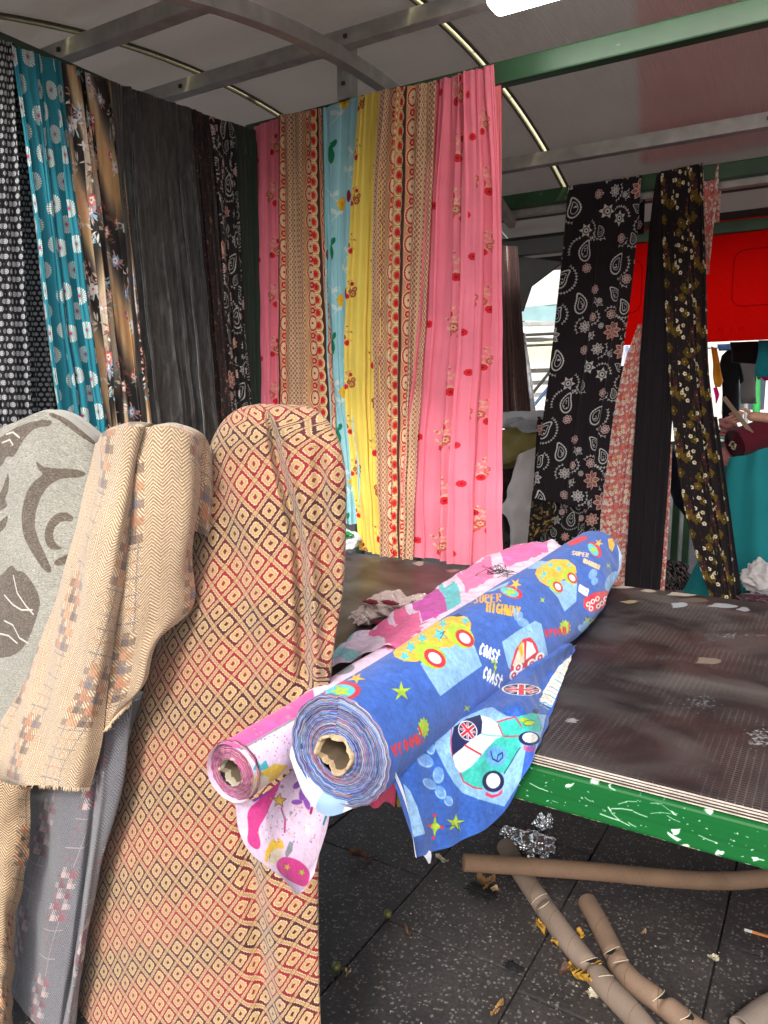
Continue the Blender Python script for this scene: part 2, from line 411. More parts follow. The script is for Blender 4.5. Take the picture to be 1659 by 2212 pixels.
def design_aqua():
    cv = Canvas(.26, .36, 1000, (164, 220, 230)); wv = (222, 240, 240)
    for (x, y, f) in ((.06, .05, 1), (.19, .2, -1)):
        t = np.linspace(0, 1, 16); X = x+f*.045*np.sin(t*5); Y = y+t*.2; cv.line(np.stack([X, Y], 1), .003, wv)
        for k in (3, 8, 13):
            for sg in (-1, 1): cv.poly(leafp(X[k], Y[k], .036, .0085, math.pi/2+sg*.8), wv); cv.ell(X[k]+sg*.02, Y[k]+.02, .004, .008, (180, 222, 228))
    petals(cv, .12, .13, .026, 6, (250, 196, 40), (226, 150, 20), cr=.34); petals(cv, .235, .31, .02, 5, (250, 196, 40), (226, 150, 20)); cv.ell(.16, .155, .008, .022, (150, 24, 60)); cv.ell(.02, .30, .008, .02, (150, 24, 60))
    cv.poly(blob(.07, .315, .022, 3, k=.2, sx=.75, sy=1.5), (16, 136, 92)); cv.poly(leafp(.075, .335, .035, .009, 1.1), (16, 136, 92))
    return cv.image('aqua_embroidery')
def design_lace():
    G = (226, 188, 138); R = (206, 34, 44); D = (150, 84, 66); cv = Canvas(.30, .10, 1900, (120, 66, 56), alpha=1.0); cream = (248, 222, 178)
    def lattice(x0, x1):
        cv.poly([(x0, -.01), (x1, -.01), (x1, .11), (x0, .11)], (172, 112, 92))
        a = cv.a; X = (np.arange(cv.W)+.5)/cv.p; Y = (np.arange(cv.H)+.5)/cv.p; X, Y = np.meshgrid(X, Y); m = (X > x0) & (X < x1)
        p = .10/5
        d1 = np.abs(((X-x0)*1.25+Y) % p-p/2); d2 = np.abs(((X-x0)*1.25-Y) % p-p/2)
        ln = (np.minimum(p/2-np.abs(d1), p/2-np.abs(d2))); k = m & ((d1 > p/2-.0021) | (d2 > p/2-.0021))
        a[k, :3] = rgb(cream)*.95
        hole = m & ~k & (d1 < p/2-.004) & (d2 < p/2-.004); a[hole, 3] = 1.0
        for i in range(6):
            for j in (0, 1, 2): cv.ell(x0+.016+j*.03, i*.02+.01*(j % 2), .005, .005, (236, 204, 150), n=10); cv.ell(x0+.016+j*.03, i*.02+.01*(j % 2), .002, .002, D, n=8)
    def medal(x):
        cv.poly([(x-.026, -.01), (x+.026, -.01), (x+.026, .11), (x-.026, .11)], (204, 148, 108))
        cv.ell(x, .06, .026, .035, cream, n=24); cv.ell(x, .06, .0235, .0325, (178, 110, 76), n=24)
        for k in range(18):
            t = k*2*math.pi/18; cx, cy = x+.0205*math.cos(t), .06+.029*math.sin(t); cv.poly(star(cx, cy, .0042, t+.8, 4, .8), R)
        cv.ell(x, .06, .0165, .024, cream, n=24)
        for k in range(-3, 4):
            for j in range(-5, 6):
                if (k+j) % 2 and (k/3.6)**2+(j/5.6)**2 < 1: cv.ell(x+k*.0045, .06+j*.0042, .0017, .0017, (170, 120, 90), n=6)
        cv.poly(star(x, .06, .0065, 0, 4, .75), R)
        petals(cv, x, .01, .0155, 6, cream, None, .2, .55); petals(cv, x, .01, .0138, 6, R, None, .2, .5); cv.ell(x, .01, .005, .005, cream, n=10); cv.ell(x, .01, .0025, .0025, R, n=8)
    lattice(.056, .180)
    medal(.028)
    cv.poly([(.17, -.01), (.30, -.01), (.30, .11), (.17, .11)], (206, 160, 108))
    medal(.206)
    for yy in (.0, .05, .10):
        cv.ell(.268, yy, .024, .0235, cream, n=20); cv.ell(.268, yy, .0205, .020, (212, 166, 108), n=20)
        petals(cv, .268, yy, .0145, 6, (214, 30, 42), (170, 20, 34), .3)
    for yy in np.arange(0, .10, .0125):
        cv.ell(.236, yy, .0035, .0045, R if int(yy/.0125) % 2 else cream, n=8)
    cv.speck(.05, 1)
    # scalloped selvedge
    X = (np.arange(cv.W)+.5)/cv.p; Y = (np.arange(cv.H)+.5)/cv.p; X, Y = np.meshgrid(X, Y)
    cv.a[(X > .285+.006*np.abs(np.sin(math.pi*(Y+.025)/.05))), :3] = rgb((70, 40, 36))
    return cv.image('lace_embroidery')
def design_ditsy():
    rg = np.random.RandomState(3); cv = Canvas(.16, .16, 2200, (222, 136, 130))
    for k in range(150):
        x, y = rg.uniform(0, .16, 2); c = [(120, 110, 110), (232, 150, 132), (200, 50, 46), (150, 150, 140), (235, 180, 100)][rg.randint(5)]
        cv.ell(x, y, rg.uniform(.002, .004), rg.uniform(.002, .004), c, n=6)
    for k in range(110):
        x, y = rg.uniform(0, .16, 2); c = [(242, 236, 228), (236, 130, 120), (226, 84, 70), (242, 230, 206), (240, 232, 226)][rg.randint(5)]; petals(cv, x, y, rg.uniform(.006, .010), 5, c, [(226, 180, 60), (190, 50, 50)][k % 2], rg.uniform(0, 6), .5)
    return cv.image('ditsy_print')
def design_brownflower():
    rg = np.random.RandomState(8); cv = Canvas(.26, .30, 1300, (34, 26, 28))
    for k in range(20):
        x, y = rg.uniform(0, .26), rg.uniform(0, .30); c = [(98, 80, 26), (110, 84, 30), (74, 40, 44)][rg.randint(3)]; petals(cv, x, y, rg.uniform(.017, .026), 5, c, None, rg.uniform(0, 6), .5); cv.ell(x, y, .003, .003, (225, 200, 120), n=8)
    for k in range(70): cv.ell(rg.uniform(0, .26), rg.uniform(0, .3), .003, .003, [(94, 44, 52), (70, 40, 42), (140, 60, 60)][rg.randint(3)], n=6)
    for k in range(24):
        x, y = rg.uniform(0, .26), rg.uniform(0, .30); petals(cv, x, y, .0105, 5, [(238, 226, 196), (232, 220, 180)][k % 2], (60, 40, 30), rg.uniform(0, 6), .5)
    return cv.image('brown_flower_print')
def design_sequin(bg, cols, name, n=420, r=.0035, size=.3):
    rg = np.random.RandomState(11); cv = Canvas(size, size, 1000, bg)
    for k in range(n):
        cx, cy = rg.uniform(0, size, 2); c = cols[rg.randint(len(cols))]; a = rg.uniform(.3, 1)
        if k % 4 == 0: cv.poly(leafp(cx, cy, r*5, r*1.2, rg.uniform(0, 6)), c, a)
        else: cv.ell(cx, cy, r*rg.uniform(.5, 1.2), r*rg.uniform(.5, 1.2), c, n=7, a=a)
    return cv.image(name)
def design_stripes(name, cols, size=.24, seed=3):
    rg = np.random.RandomState(seed); cv = Canvas(size, .2, 900, cols[0]); x = 0
    while x < size:
        w = rg.uniform(.006, .03); cv.poly([(x, -.01), (x+w, -.01), (x+w, .21), (x, .21)], cols[rg.randint(len(cols))]); x += w
    cv.speck(.16, 2); cv.speck(.12, 5, 3)
    return cv.image(name)
def design_tweed(name, A, B, HC, size=.34, ppm=1500, mixk=.72):
    """herringbone, houndstooth, diamond and overchecked blocks side by side"""
    W = int(size*ppm); cv = Canvas(size, size, ppm, A); Y, X = np.mgrid[0:W, 0:W]/float(ppm)
    A, B = rgb(A), rgb(B); out = np.zeros((W, W, 3)); n = 2
    def herr(cw, p): 
        k = np.floor(X/cw).astype(int); xx = np.abs((X % (2*cw))-cw); return (((Y+xx) % p) < p*.5)
    h = herr(.017, .0068)
    d = ((np.abs(((X % .0283)-.01417))+np.abs(((Y % .0283)-.01417))) % .0058) < .0029
    g = (((X+Y) % .0085) < .0042)
    blk = size/4
    zone = (np.floor(X/blk)+2*np.floor(Y/(size/2))).astype(int) % 4
    base = np.where((zone == 0) | (zone == 2), h, np.where(zone == 1, g, d))
    out = np.where(base[..., None], A, B)
    q = size/20; cx = (X % q)/q; cy = (Y % q)/q
    s1 = ((np.floor(X/q)+0*Y) % 2 < 1); s2 = ((np.floor(Y/q)+0*X) % 2 < 1)
    tooth = np.where(s1 & s2, True, np.where(s1 ^ s2, ((cx+cy)*2 % 1) < .5, False)) & (zone == 1)
    kk = ((np.floor(X/q/2)*7+np.floor(Y/q/2)*3).astype(int)) % len(HC)
    for i, c in enumerate(HC): out = np.where((tooth & (kk == i))[..., None], rgb(c)*mixk+out*(1-mixk), out)
    for i, (u, c) in enumerate(((.02, HC[0]), (.05, HC[1]), (.075, HC[0]))):
        m = (zone == 3) & ((np.abs((Y % blk)-u) < .0014) | (np.abs((X % blk)-u) < .0014)) & (((X*430).astype(int)+(Y*430).astype(int)) % 2 == 0)
        out = np.where(m[..., None], rgb(c), out)
    cv.a[..., :3] = out; cv.speck(.07, 1, 2); cv.speck(.05, 3); return cv.image(name)
def design_brocade():
    P = .036; n = 6; cv = Canvas(P*n, P*n, 2100, (150, 42, 52)); Y, X = np.mgrid[0:cv.H, 0:cv.W]/2100.0+.0002
    ci = np.floor(X/P); cj = np.floor(Y/P); x = X-ci*P-P/2; y = Y-cj*P-P/2; rs = np.random.RandomState(1)
    jx = x+.0005*np.sin(Y*900)+.0003*np.sin(Y*2300+X*500); jy = y+.0005*np.sin(X*900+1)+.0003*np.sin(X*2300+Y*400)
    tan, cream, red, dark = rgb((170, 138, 96)), rgb((206, 180, 138)), rgb((134, 26, 38)), rgb((66, 22, 26))
    band = (ci-cj) % n; g = np.select([band == 0, band == 1, band == 2, band == 3, band == 4], [0, .15, .75, 1., .6], 0.1)[..., None]
    ground = red*(1-g)+dark*g; out = ground.copy()
    ax, ay = np.abs(jx), np.abs(jy); mx_, mn_ = np.maximum(ax, ay), np.minimum(ax, ay)
    def rsq(r, cr):      # square with clipped corners
        return (mx_ < r) & (ax+ay < 2*r-cr)
    e = P/2-mx_; bx, by = P/2-ax, P/2-ay
    barm = (bx < .0026) | (by < .0026); out[barm] = tan*.92
    edge = ((np.abs(bx-.0024) < .0005) | (np.abs(by-.0024) < .0005)); out[edge] = cream
    node = (bx < .0050) & (by < .0050); out[node] = tan; nod2 = node & ((np.abs(np.maximum(bx, by)-.0047) < .0006)); out[nod2] = ground[nod2]*.9
    out[rsq(.0106, .0032)] = cream; out[rsq(.0094, .0032) ] = tan
    ring = rsq(.0050, .0006); out[ring] = cream*.5+tan*.5; out[rsq(.0040, .0004)] = tan*.96
    c2 = (ax < .0030) & (ay < .0030); out[c2] = ground[c2]
    cv.a[..., :3] = out; cv.speck(.06, 2, 2); cv.speck(.05, 4); return cv.image('brocade_weave')
def design_polka():
    rg = np.random.RandomState(1); cv = Canvas(.12, .12, 1500, (186, 164, 156))
    for k in range(46): cv.ell(rg.uniform(0, .12), rg.uniform(0, .12), .0035, .0022, (226, 216, 208), rg.uniform(0, 3), n=9)
    return cv.image('polka_scrap_print')
# letters as pen strokes in a unit box
GLY = {'S': [[(.9, .85), (.5, 1), (.1, .8), (.2, .55), (.8, .42), (.9, .18), (.5, 0), (.05, .15)]], 'U': [[(.1, 1), (.12, .25), (.5, 0), (.88, .25), (.9, 1)]],
       'P': [[(.1, 0), (.1, 1), (.8, .92), (.85, .6), (.1, .48)]], 'E': [[(.9, 1), (.1, .97), (.1, .02), (.9, 0)], [(.1, .5), (.7, .52)]],
       'R': [[(.1, 0), (.1, 1), (.8, .92), (.8, .6), (.1, .5), (.9, 0)]], 'H': [[(.1, 0), (.1, 1)], [(.9, 0), (.9, 1)], [(.1, .5), (.9, .5)]],
       'I': [[(.5, 0), (.5, 1)]], 'G': [[(.9, .85), (.5, 1), (.1, .6), (.15, .15), (.6, 0), (.9, .2), (.9, .45), (.55, .45)]],
       'W': [[(.0, 1), (.22, 0), (.5, .7), (.78, 0), (1, 1)]], 'A': [[(.05, 0), (.5, 1), (.95, 0)], [(.22, .36), (.78, .36)]], 'Y': [[(.1, 1), (.5, .5), (.9, 1)], [(.5, .5), (.45, 0)]],
       'C': [[(.9, .85), (.5, 1), (.1, .55), (.45, 0), (.9, .15)]], 'O': [[(.5, 1), (.08, .55), (.45, 0), (.92, .45), (.5, 1)]], 'T': [[(.05, .98), (.95, 1)], [(.5, 1), (.5, 0)]],
       't': [[(.45, 1.1), (.4, .15), (.8, .05)], [(.05, .75), (.9, .8)]], 'o': [[(.5, .75), (.1, .4), (.45, 0), (.9, .35), (.5, .75)]],
       'v': [[(.0, .75), (.4, 0), (.85, .8)]], 'r': [[(.2, 0), (.25, .75)], [(.25, .5), (.8, .75)]], 'm': [[(.05, 0), (.1, .7)], [(.1, .6), (.35, .7), (.5, .5), (.5, 0)], [(.5, .5), (.75, .7), (.92, .5), (.92, 0)]],
       '!': [[(.5, 1.15), (.45, .35)], [(.43, .08), (.43, .0)]], '6': [[(.75, 1.1), (.25, .7), (.1, .3), (.5, 0), (.9, .3), (.5, .55), (.15, .35)]],
       'M': [[(.05, 0), (.1, 1), (.5, .4), (.9, 1), (.95, 0)]], 'K': [[(.1, 0), (.1, 1)], [(.9, 1), (.12, .5), (.9, 0)]], 'L': [[(.1, 1), (.1, 0), (.9, 0)]], 'N': [[(.1, 0), (.1, 1), (.9, 0), (.9, 1)]]}
def text_lines(txt, p0, p1, up, gap=.25):
    """pen strokes (in the same plane as p0, p1) for txt written from p0 to p1 with cap height vector up"""
    p0, p1, up = np.array(p0, float), np.array(p1, float), np.array(up, float); n = len(txt); step = (p1-p0)/n
    for i, ch in enumerate(txt):
        for st in GLY.get(ch, []): yield [p0+step*(i+x*(1-gap))+up*y for (x, y) in st]

# ================================================================== the ground
def paving_mat():
    m, n, l, b = _nt('paving')
    tc = n.new('ShaderNodeTexCoord')
    vo = n.new('ShaderNodeTexVoronoi'); vo.inputs['Scale'].default_value = 92
    wz = n.new('ShaderNodeTexNoise'); wz.inputs['Scale'].default_value = 130; l.new(tc.outputs['Object'], wz.inputs['Vector']); wa = n.new('ShaderNodeVectorMath'); wa.operation = 'MULTIPLY_ADD'; wa.inputs[1].default_value = (.012, .012, .012); l.new(wz.outputs['Color'], wa.inputs[0]); l.new(tc.outputs['Object'], wa.inputs[2]); l.new(wa.outputs[0], vo.inputs['Vector'])
    vo2 = n.new('ShaderNodeTexVoronoi'); vo2.inputs['Scale'].default_value = 52; l.new(wa.outputs[0], vo2.inputs['Vector'])
    def speckmask(v, d, keep):
        a = n.new('ShaderNodeMath'); a.operation = 'LESS_THAN'; a.inputs[1].default_value = d; l.new(v.outputs['Distance'], a.inputs[0])
        s = n.new('ShaderNodeSeparateColor'); l.new(v.outputs['Color'], s.inputs[0])
        c = n.new('ShaderNodeMath'); c.operation = 'GREATER_THAN'; c.inputs[1].default_value = keep; l.new(s.outputs[0], c.inputs[0])
        k = n.new('ShaderNodeMath'); k.operation = 'MULTIPLY'; l.new(a.outputs[0], k.inputs[0]); l.new(c.outputs[0], k.inputs[1])
        g = n.new('ShaderNodeMapRange'); g.inputs[3].default_value = .35; g.inputs[4].default_value = 1; l.new(s.outputs[1], g.inputs[0])
        q = n.new('ShaderNodeMath'); q.operation = 'MULTIPLY'; l.new(k.outputs[0], q.inputs[0]); l.new(g.outputs[0], q.inputs[1]); return q.outputs[0]
    s1 = speckmask(vo, .36, .54); s2 = speckmask(vo2, .20, .72)
    mxx = n.new('ShaderNodeMath'); mxx.operation = 'MAXIMUM'; l.new(s1, mxx.inputs[0]); l.new(s2, mxx.inputs[1])
    base = n.new('ShaderNodeRGB'); base.outputs[0].default_value = lin((62, 57, 56))
    b1 = add_noise_tint(n, l, base.outputs[0], 5, .55, 1.2, detail=6); b2 = add_noise_tint(n, l, b1, 90, .7, 1.25)
    mx = n.new('ShaderNodeMix'); mx.data_type = 'RGBA'; mx.inputs[7].default_value = lin((124, 118, 110))
    l.new(mxx.outputs[0], mx.inputs[0]); l.new(b2, mx.inputs[6]); l.new(mx.outputs[2], b.inputs['Base Color'])
    b.inputs['Roughness'].default_value = .62
    nz = n.new('ShaderNodeTexNoise'); nz.inputs['Scale'].default_value = 160; nz.inputs['Detail'].default_value = 5; l.new(tc.outputs['Object'], nz.inputs['Vector'])
    bp = n.new('ShaderNodeBump'); bp.inputs['Strength'].default_value = .5; bp.inputs['Distance'].default_value = .003; l.new(nz.outputs[0], bp.inputs['Height']); l.new(bp.outputs[0], b.inputs['Normal'])
    return m
M_pave = paving_mat()
M_joint = plain_mat('joint_dirt', (34, 27, 26), .95, .5, 200)
bm = bmesh.new()
for a, bb, cc, d, z in ((-60, 60, -30, 90, -.016),):
    v = [bm.verts.new((a, cc, z)), bm.verts.new((bb, cc, z)), bm.verts.new((bb, d, z)), bm.verts.new((a, d, z))]; bm.faces.new(v)
ground = bm_obj('ground', bm, M_pave); tag(ground, kind='structure')
bm = bmesh.new(); v = [bm.verts.new(p) for p in ((-2.9, -1.2, -.012), (1.3, -1.2, -.012), (1.3, 4.6, -.012), (-2.9, 4.6, -.012))]; bm.faces.new(v)
joint = bm_obj('joint_bed', bm, M_joint, ground)
rg = random.Random(5)
slab_me = []
for k in range(4):
    bm = bmesh.new(); nx, ny = 6, 9
    box_bm(bm, 0, .404, 0, .604, -.05, 0, .0035)
    for v in bm.verts: v.co.x += rg.uniform(-.0012, .0012); v.co.y += rg.uniform(-.0012, .0012)
    me = bpy.data.meshes.new('paving_slab'); bm.to_mesh(me); bm.free(); me.materials.append(M_pave); slab_me.append(me)
joints = {0: 1.665, 1: 2.22, 2: 2.065}
for k in range(-4, 6):
    y0 = joints.get(k, 1.7+rg.random()*.5)
    for j in range(-4, 4):
        yy = y0+j*.61
        if yy > 4.0 or yy < -1.1: continue
        o = bpy.data.objects.new('paving_slab', slab_me[rg.randrange(4)]); COL.objects.link(o); o.parent = ground
        o.location = (-1.0+k*.41+.003, yy+.003, rg.uniform(-.002, .0015)); o.rotation_euler = (rg.uniform(-.003, .003), rg.uniform(-.004, .004), rg.uniform(-.002, .002))

# ================================================================== market canopy frames and roofs
M_green = plain_mat('green_paint_frame', (46, 78, 54), .42, .12, 300, .8, 1.1, 6)
M_steel = plain_mat('galvanised_steel', (176, 174, 169), .5, .15, 120, .75, 1.12, 14, .25)
M_dark = plain_mat('dark_brace_steel', (52, 52, 46), .6); M_shade_band = plain_mat('panel_edge_shade', (84, 80, 72), .5)
def panel_mat():
    m, n, l, b = _nt('ribbed_polycarbonate'); out = n['Material Output']
    r = n.new('ShaderNodeRGB'); r.outputs[0].default_value = lin((188, 182, 178)); src = add_noise_tint(n, l, r.outputs[0], 2.2, .82, 1.06, detail=4)
    l.new(src, b.inputs['Base Color']); b.inputs['Roughness'].default_value = .34; b.inputs['Coat Weight'].default_value = .6; b.inputs['Coat Roughness'].default_value = .09
    tc = n.new('ShaderNodeTexCoord'); w = n.new('ShaderNodeTexWave'); w.bands_direction = 'X'; w.inputs['Scale'].default_value = 32; w.inputs['Distortion'].default_value = 0
    l.new(tc.outputs['Object'], w.inputs['Vector'])
    bp = n.new('ShaderNodeBump'); bp.inputs['Strength'].default_value = .6; bp.inputs['Distance'].default_value = .006; l.new(w.outputs[0], bp.inputs['Height']); l.new(bp.outputs[0], b.inputs['Normal'])
    tr = n.new('ShaderNodeBsdfTranslucent'); tr.inputs[0].default_value = lin((216, 208, 200)); mx = n.new('ShaderNodeMixShader'); mx.inputs[0].default_value = .29
    l.new(b.outputs[0], mx.inputs[1]); l.new(tr.outputs[0], mx.inputs[2]); l.new(mx.outputs[0], out.inputs[0]); return m
M_panel = panel_mat()
def strip_mat():
    m, n, l, b = _nt('yellowed_clear_strip'); out = n['Material Output']
    tr = n.new('ShaderNodeBsdfTranslucent'); tr.inputs[0].default_value = (1, .93, .62, 1); tp = n.new('ShaderNodeBsdfTransparent'); tp.inputs[0].default_value = (1, .93, .6, 1)
    tc = n.new('ShaderNodeTexCoord'); nz = n.new('ShaderNodeTexNoise'); nz.inputs['Scale'].default_value = 9; nz.inputs['Detail'].default_value = 5; l.new(tc.outputs['Object'], nz.inputs['Vector'])
    cr = n.new('ShaderNodeValToRGB'); cr.color_ramp.elements[0].position = .36; cr.color_ramp.elements[0].color = (.25, .17, .03, 1); cr.color_ramp.elements[1].position = .44; cr.color_ramp.elements[1].color = (1, .96, .74, 1)
    l.new(nz.outputs[0], cr.inputs[0]); l.new(cr.outputs[0], tp.inputs[0]); l.new(cr.outputs[0], tr.inputs[0])
    mx = n.new('ShaderNodeMixShader'); mx.inputs[0].default_value = .65; l.new(tr.outputs[0], mx.inputs[1]); l.new(tp.outputs[0], mx.inputs[2]); l.new(mx.outputs[0], out.inputs[0]); return m
M_strip = strip_mat()
def arch_slab(name, x0, x1, y0, y1, zf, dz, th, mat, parent, n=28):
    ys = np.linspace(y0, y1, n); bm = bmesh.new(); rows = []
    for y in ys:
        z = zf(y)+dz; rows.append([bm.verts.new(p) for p in ((x0, y, z), (x1, y, z), (x1, y, z+th), (x0, y, z+th))])
    for a, b2 in zip(rows[:-1], rows[1:]):
        for k in range(4): bm.faces.new((a[k], a[(k+1) % 4], b2[(k+1) % 4], b2[k]))
    bm.faces.new(rows[0][::-1]); bm.faces.new(rows[-1]); bmesh.ops.recalc_face_normals(bm, faces=bm.faces)
    o = bm_obj(name, bm, mat, parent)
    o.data.polygons.foreach_set('use_smooth', [False]*len(o.data.polygons)); return o
zf1 = lambda y: 2.812-.1225*(y-2.65)**2
canopy = empty('market_canopy', 'arched market stall canopy with grey ribbed panels and green rails', 'canopy', (-2.15, 2.545, 0))
edges = [-6.53+1.04*k for k in range(10)]
for x0, x1 in zip(edges[:-1], edges[1:]):
    arch_slab('roof_panel', x0+.0097, x1-.0097, 1.18, 4.10, zf1, 0, .010, M_panel, canopy)
for x in edges[1:-1]:
    arch_slab('light_strip', x-.0095, x+.0095, 1.18, 4.10, zf1, .001, .004, M_strip, canopy)
    for s in (-1, 1): arch_slab('shade_band', x+.0097 if s > 0 else x-.020, x+.020 if s > 0 else x-.0097, 1.18, 4.10, zf1, -.008, .0075, M_shade_band, canopy)  # dark bands beside each strip: shade on the panel edges, put into colour
for y, h in ((1.22, .06), (1.85, .055), (2.42, .055), (3.68, .06), (4.10, .05)):
    z = zf1(y)-.012-h/2-.02; bar('purlin', (-6.5, y, z), (2.6, y, z), .05, h, M_steel, canopy)
arch_slab('rafter', -1.672, -1.628, 1.18, 4.10, zf1, -.135, .05, M_steel, canopy)
arch_slab('rafter', 1.96, 2.0, 1.18, 4.10, zf1, -.135, .05, M_steel, canopy)
arch_slab('rafter', -4.8, -4.76, 1.18, 4.10, zf1, -.135, .05, M_steel, canopy)
BAR_Z0, BAR_Z1 = 2.520, 2.592
def green_bar(x0, x1, y, z0, z1, parent): return box('rail', x0, x1, y-.024, y+.024, z0, z1, M_rail, parent, .006)
def rail_mat():
    m, n, l, b = _nt('green_rail_paint'); r = n.new('ShaderNodeRGB'); r.outputs[0].default_value = lin((48, 84, 56))
    src = add_noise_tint(n, l, r.outputs[0], 7, .75, 1.15)
    tc = n.new('ShaderNodeTexCoord'); nz = n.new('ShaderNodeTexNoise'); nz.inputs['Scale'].default_value = 26; nz.inputs['Detail'].default_value = 7; nz.inputs['Roughness'].default_value = .7; l.new(tc.outputs['Object'], nz.inputs['Vector'])
    cr = n.new('ShaderNodeValToRGB'); cr.color_ramp.elements[0].position = .67; cr.color_ramp.elements[1].position = .70; l.new(nz.outputs[0], cr.inputs[0])
    mx = n.new('ShaderNodeMix'); mx.data_type = 'RGBA'; mx.inputs[7].default_value = lin((170, 176, 160)); l.new(cr.outputs[0], mx.inputs[0]); l.new(src, mx.inputs[6]); l.new(mx.outputs[2], b.inputs['Base Color'])
    b.inputs['Roughness'].default_value = .4; return m
M_rail = rail_mat()
green_bar(-2.20, 2.4, 2.545, BAR_Z0, BAR_Z1, canopy)
green_bar(-2.6, 2.4, 4.05, 2.505, 2.578, canopy)
ra, rb = at(-60, 62, 0, -2.10), at(520, 274, 0, -2.10)
bar('rail', (-2.15, ra[1]-.15, ra[2]-.048-.01), (-2.15, 2.519, rb[2]-.048), .048, .066, M_rail, canopy, .006)
st = box('strut', -1.732, -1.670, 2.515, 2.565, BAR_Z1+.001, 2.79, M_steel, canopy, .004)
for y_ in (1.85, 2.42, 3.68):
    for x_ in (-1.69, -1.61, -.35, -2.43): box('bolt', x_-.007, x_+.007, y_-.033, y_-.0255, zf1(y_)-.068, zf1(y_)-.054, M_dark, canopy, .002)
for z in (2.64, 2.71): box('bolt', -1.709, -1.693, 2.509, 2.514, z, z+.014, M_dark, canopy, .002)
for (x, y) in ((-2.26, 2.62), (-2.26, 4.12), (1.3, 2.62), (1.3, 4.16), (-2.26, 1.0), (1.3, 1.0)):
    box('post', x-.03, x+.03, y-.03, y+.03, 0, 2.5 if y > 1.1 else 2.42, M_green, canopy, .006)
box('side_rail', -2.29, -2.23, 1.035, 4.085, 2.502, 2.55, M_green, canopy, .005); box('side_rail', 1.27, 1.33, 1.035, 4.085, 2.502, 2.505, M_green, canopy)

# the lit lamp under the roof
M_lamp, _n, _l, _b = _nt('lamp_diffuser'); _b.inputs['Emission Color'].default_value = (1, .96, .88, 1); _b.inputs['Emission Strength'].default_value = 6
M_white = plain_mat('white_plastic', (225, 225, 222), .4)
lamp = empty('batten_lamp', 'lit white batten lamp under the roof panels at the top edge', 'lamp', (-.6, 2.23, 2.6))
bm = bmesh.new(); box_bm(bm, -.98, .22, 2.18, 2.28, 2.60, 2.66, .02); bm_obj('diffuser', bm, M_lamp, lamp)
box('lamp_housing', -1.0, .24, 2.17, 2.29, 2.661, 2.70, M_white, lamp, .005)

# further canopy beyond the second rail
canopy2 = empty('market_canopy', 'second darker canopy beyond the rail, framing the red tarpaulin', 'canopy', (0.0, 5.5, 0))
zf2 = lambda y: 2.86-.15*(y-4.95)**2
for x0, x1 in zip(edges[2:-1], edges[3:]): arch_slab('roof_panel', x0+.008, x1-.008, 4.18, 6.35, zf2, 0, .01, M_panel, canopy2, 20)
for y in (4.4, 4.95, 5.3, 5.75, 6.1): bar('purlin', (-4.4, y, zf2(y)-.06), (2.6, y, zf2(y)-.06), .05, .055, M_dark, canopy2)
box('rail', -4.4, 2.4, 5.48, 5.53, 2.545, 2.62, M_rail, canopy2, .006)
p0 = at(1088, 541, 1, 5.0); p1 = at(1222, 541, 1, 5.0)
bar('cross_beam', (p0[0]-.6, 5.0, p0[2]), (p1[0]+.1, 5.0, p0[2]), .06, .10, M_dark, canopy2)
bm = bmesh.new(); tri = [at(1110, 552, 1, 5.0), at(1214, 566, 1, 5.0), at(1146, 618, 1, 5.0), at(1128, 672, 1, 5.0), at(1108, 672, 1, 5.0)]
f = bm.faces.new([bm.verts.new(p) for p in tri]); r = bmesh.ops.extrude_face_region(bm, geom=[f])
for v in r['geom']:
    if isinstance(v, bmesh.types.BMVert): v.co.y += .03
bmesh.ops.recalc_face_normals(bm, faces=bm.faces); bm_obj('corner_gusset', bm, M_dark, canopy2)
p = at(1112, 600, 1, 5.1); box('post', p[0]-.05, p[0]+.01, 5.1, 5.16, 0, 2.52, M_dark, canopy2, .004)
box('post', 1.5, 1.56, 5.1, 5.16, 0, 2.52, M_dark, canopy2, .004)

# ================================================================== red tarpaulin with show-through lettering
cv = Canvas(3.2, .80, 500, (255, 14, 8), wrap=False)
def rrect(x0, y0, x1, y1, r):
    P = []
    for cx, cy, a in ((x1-r, y1-r, 0), (x0+r, y1-r, 90), (x0+r, y0+r, 180), (x1-r, y0+r, 270)):
        for k in range(6): t = math.radians(a+k*18); P.append((cx+r*math.cos(t), cy+r*math.sin(t)))
    return P
for (x0, x1) in ((.16, .36), (.60, .76), (.94, 1.30), (1.42, 1.7), (1.9, 2.2)): cv.line(rrect(x0, .24, x1, .60, .07), .007, (196, 8, 10), closed=True)
cv.line(rrect(.70, .06, .775, .13, .008), .006, (196, 8, 10), closed=True)
for tx, a, b2 in (('S', (.757, .075), (.715, .075)), ('M', (1.03, .065), (.985, .065)), ('I', (.96, .065), (.93, .065)), ('M', (.90, .065), (.86, .065))):
    for stt in text_lines(tx, a, b2, (0, .045)): cv.line(stt, .004, (208, 8, 10), a=.7)
cv.speck(.02, 1, 2)
IMG_tarp = cv.image('tarp_show_through')
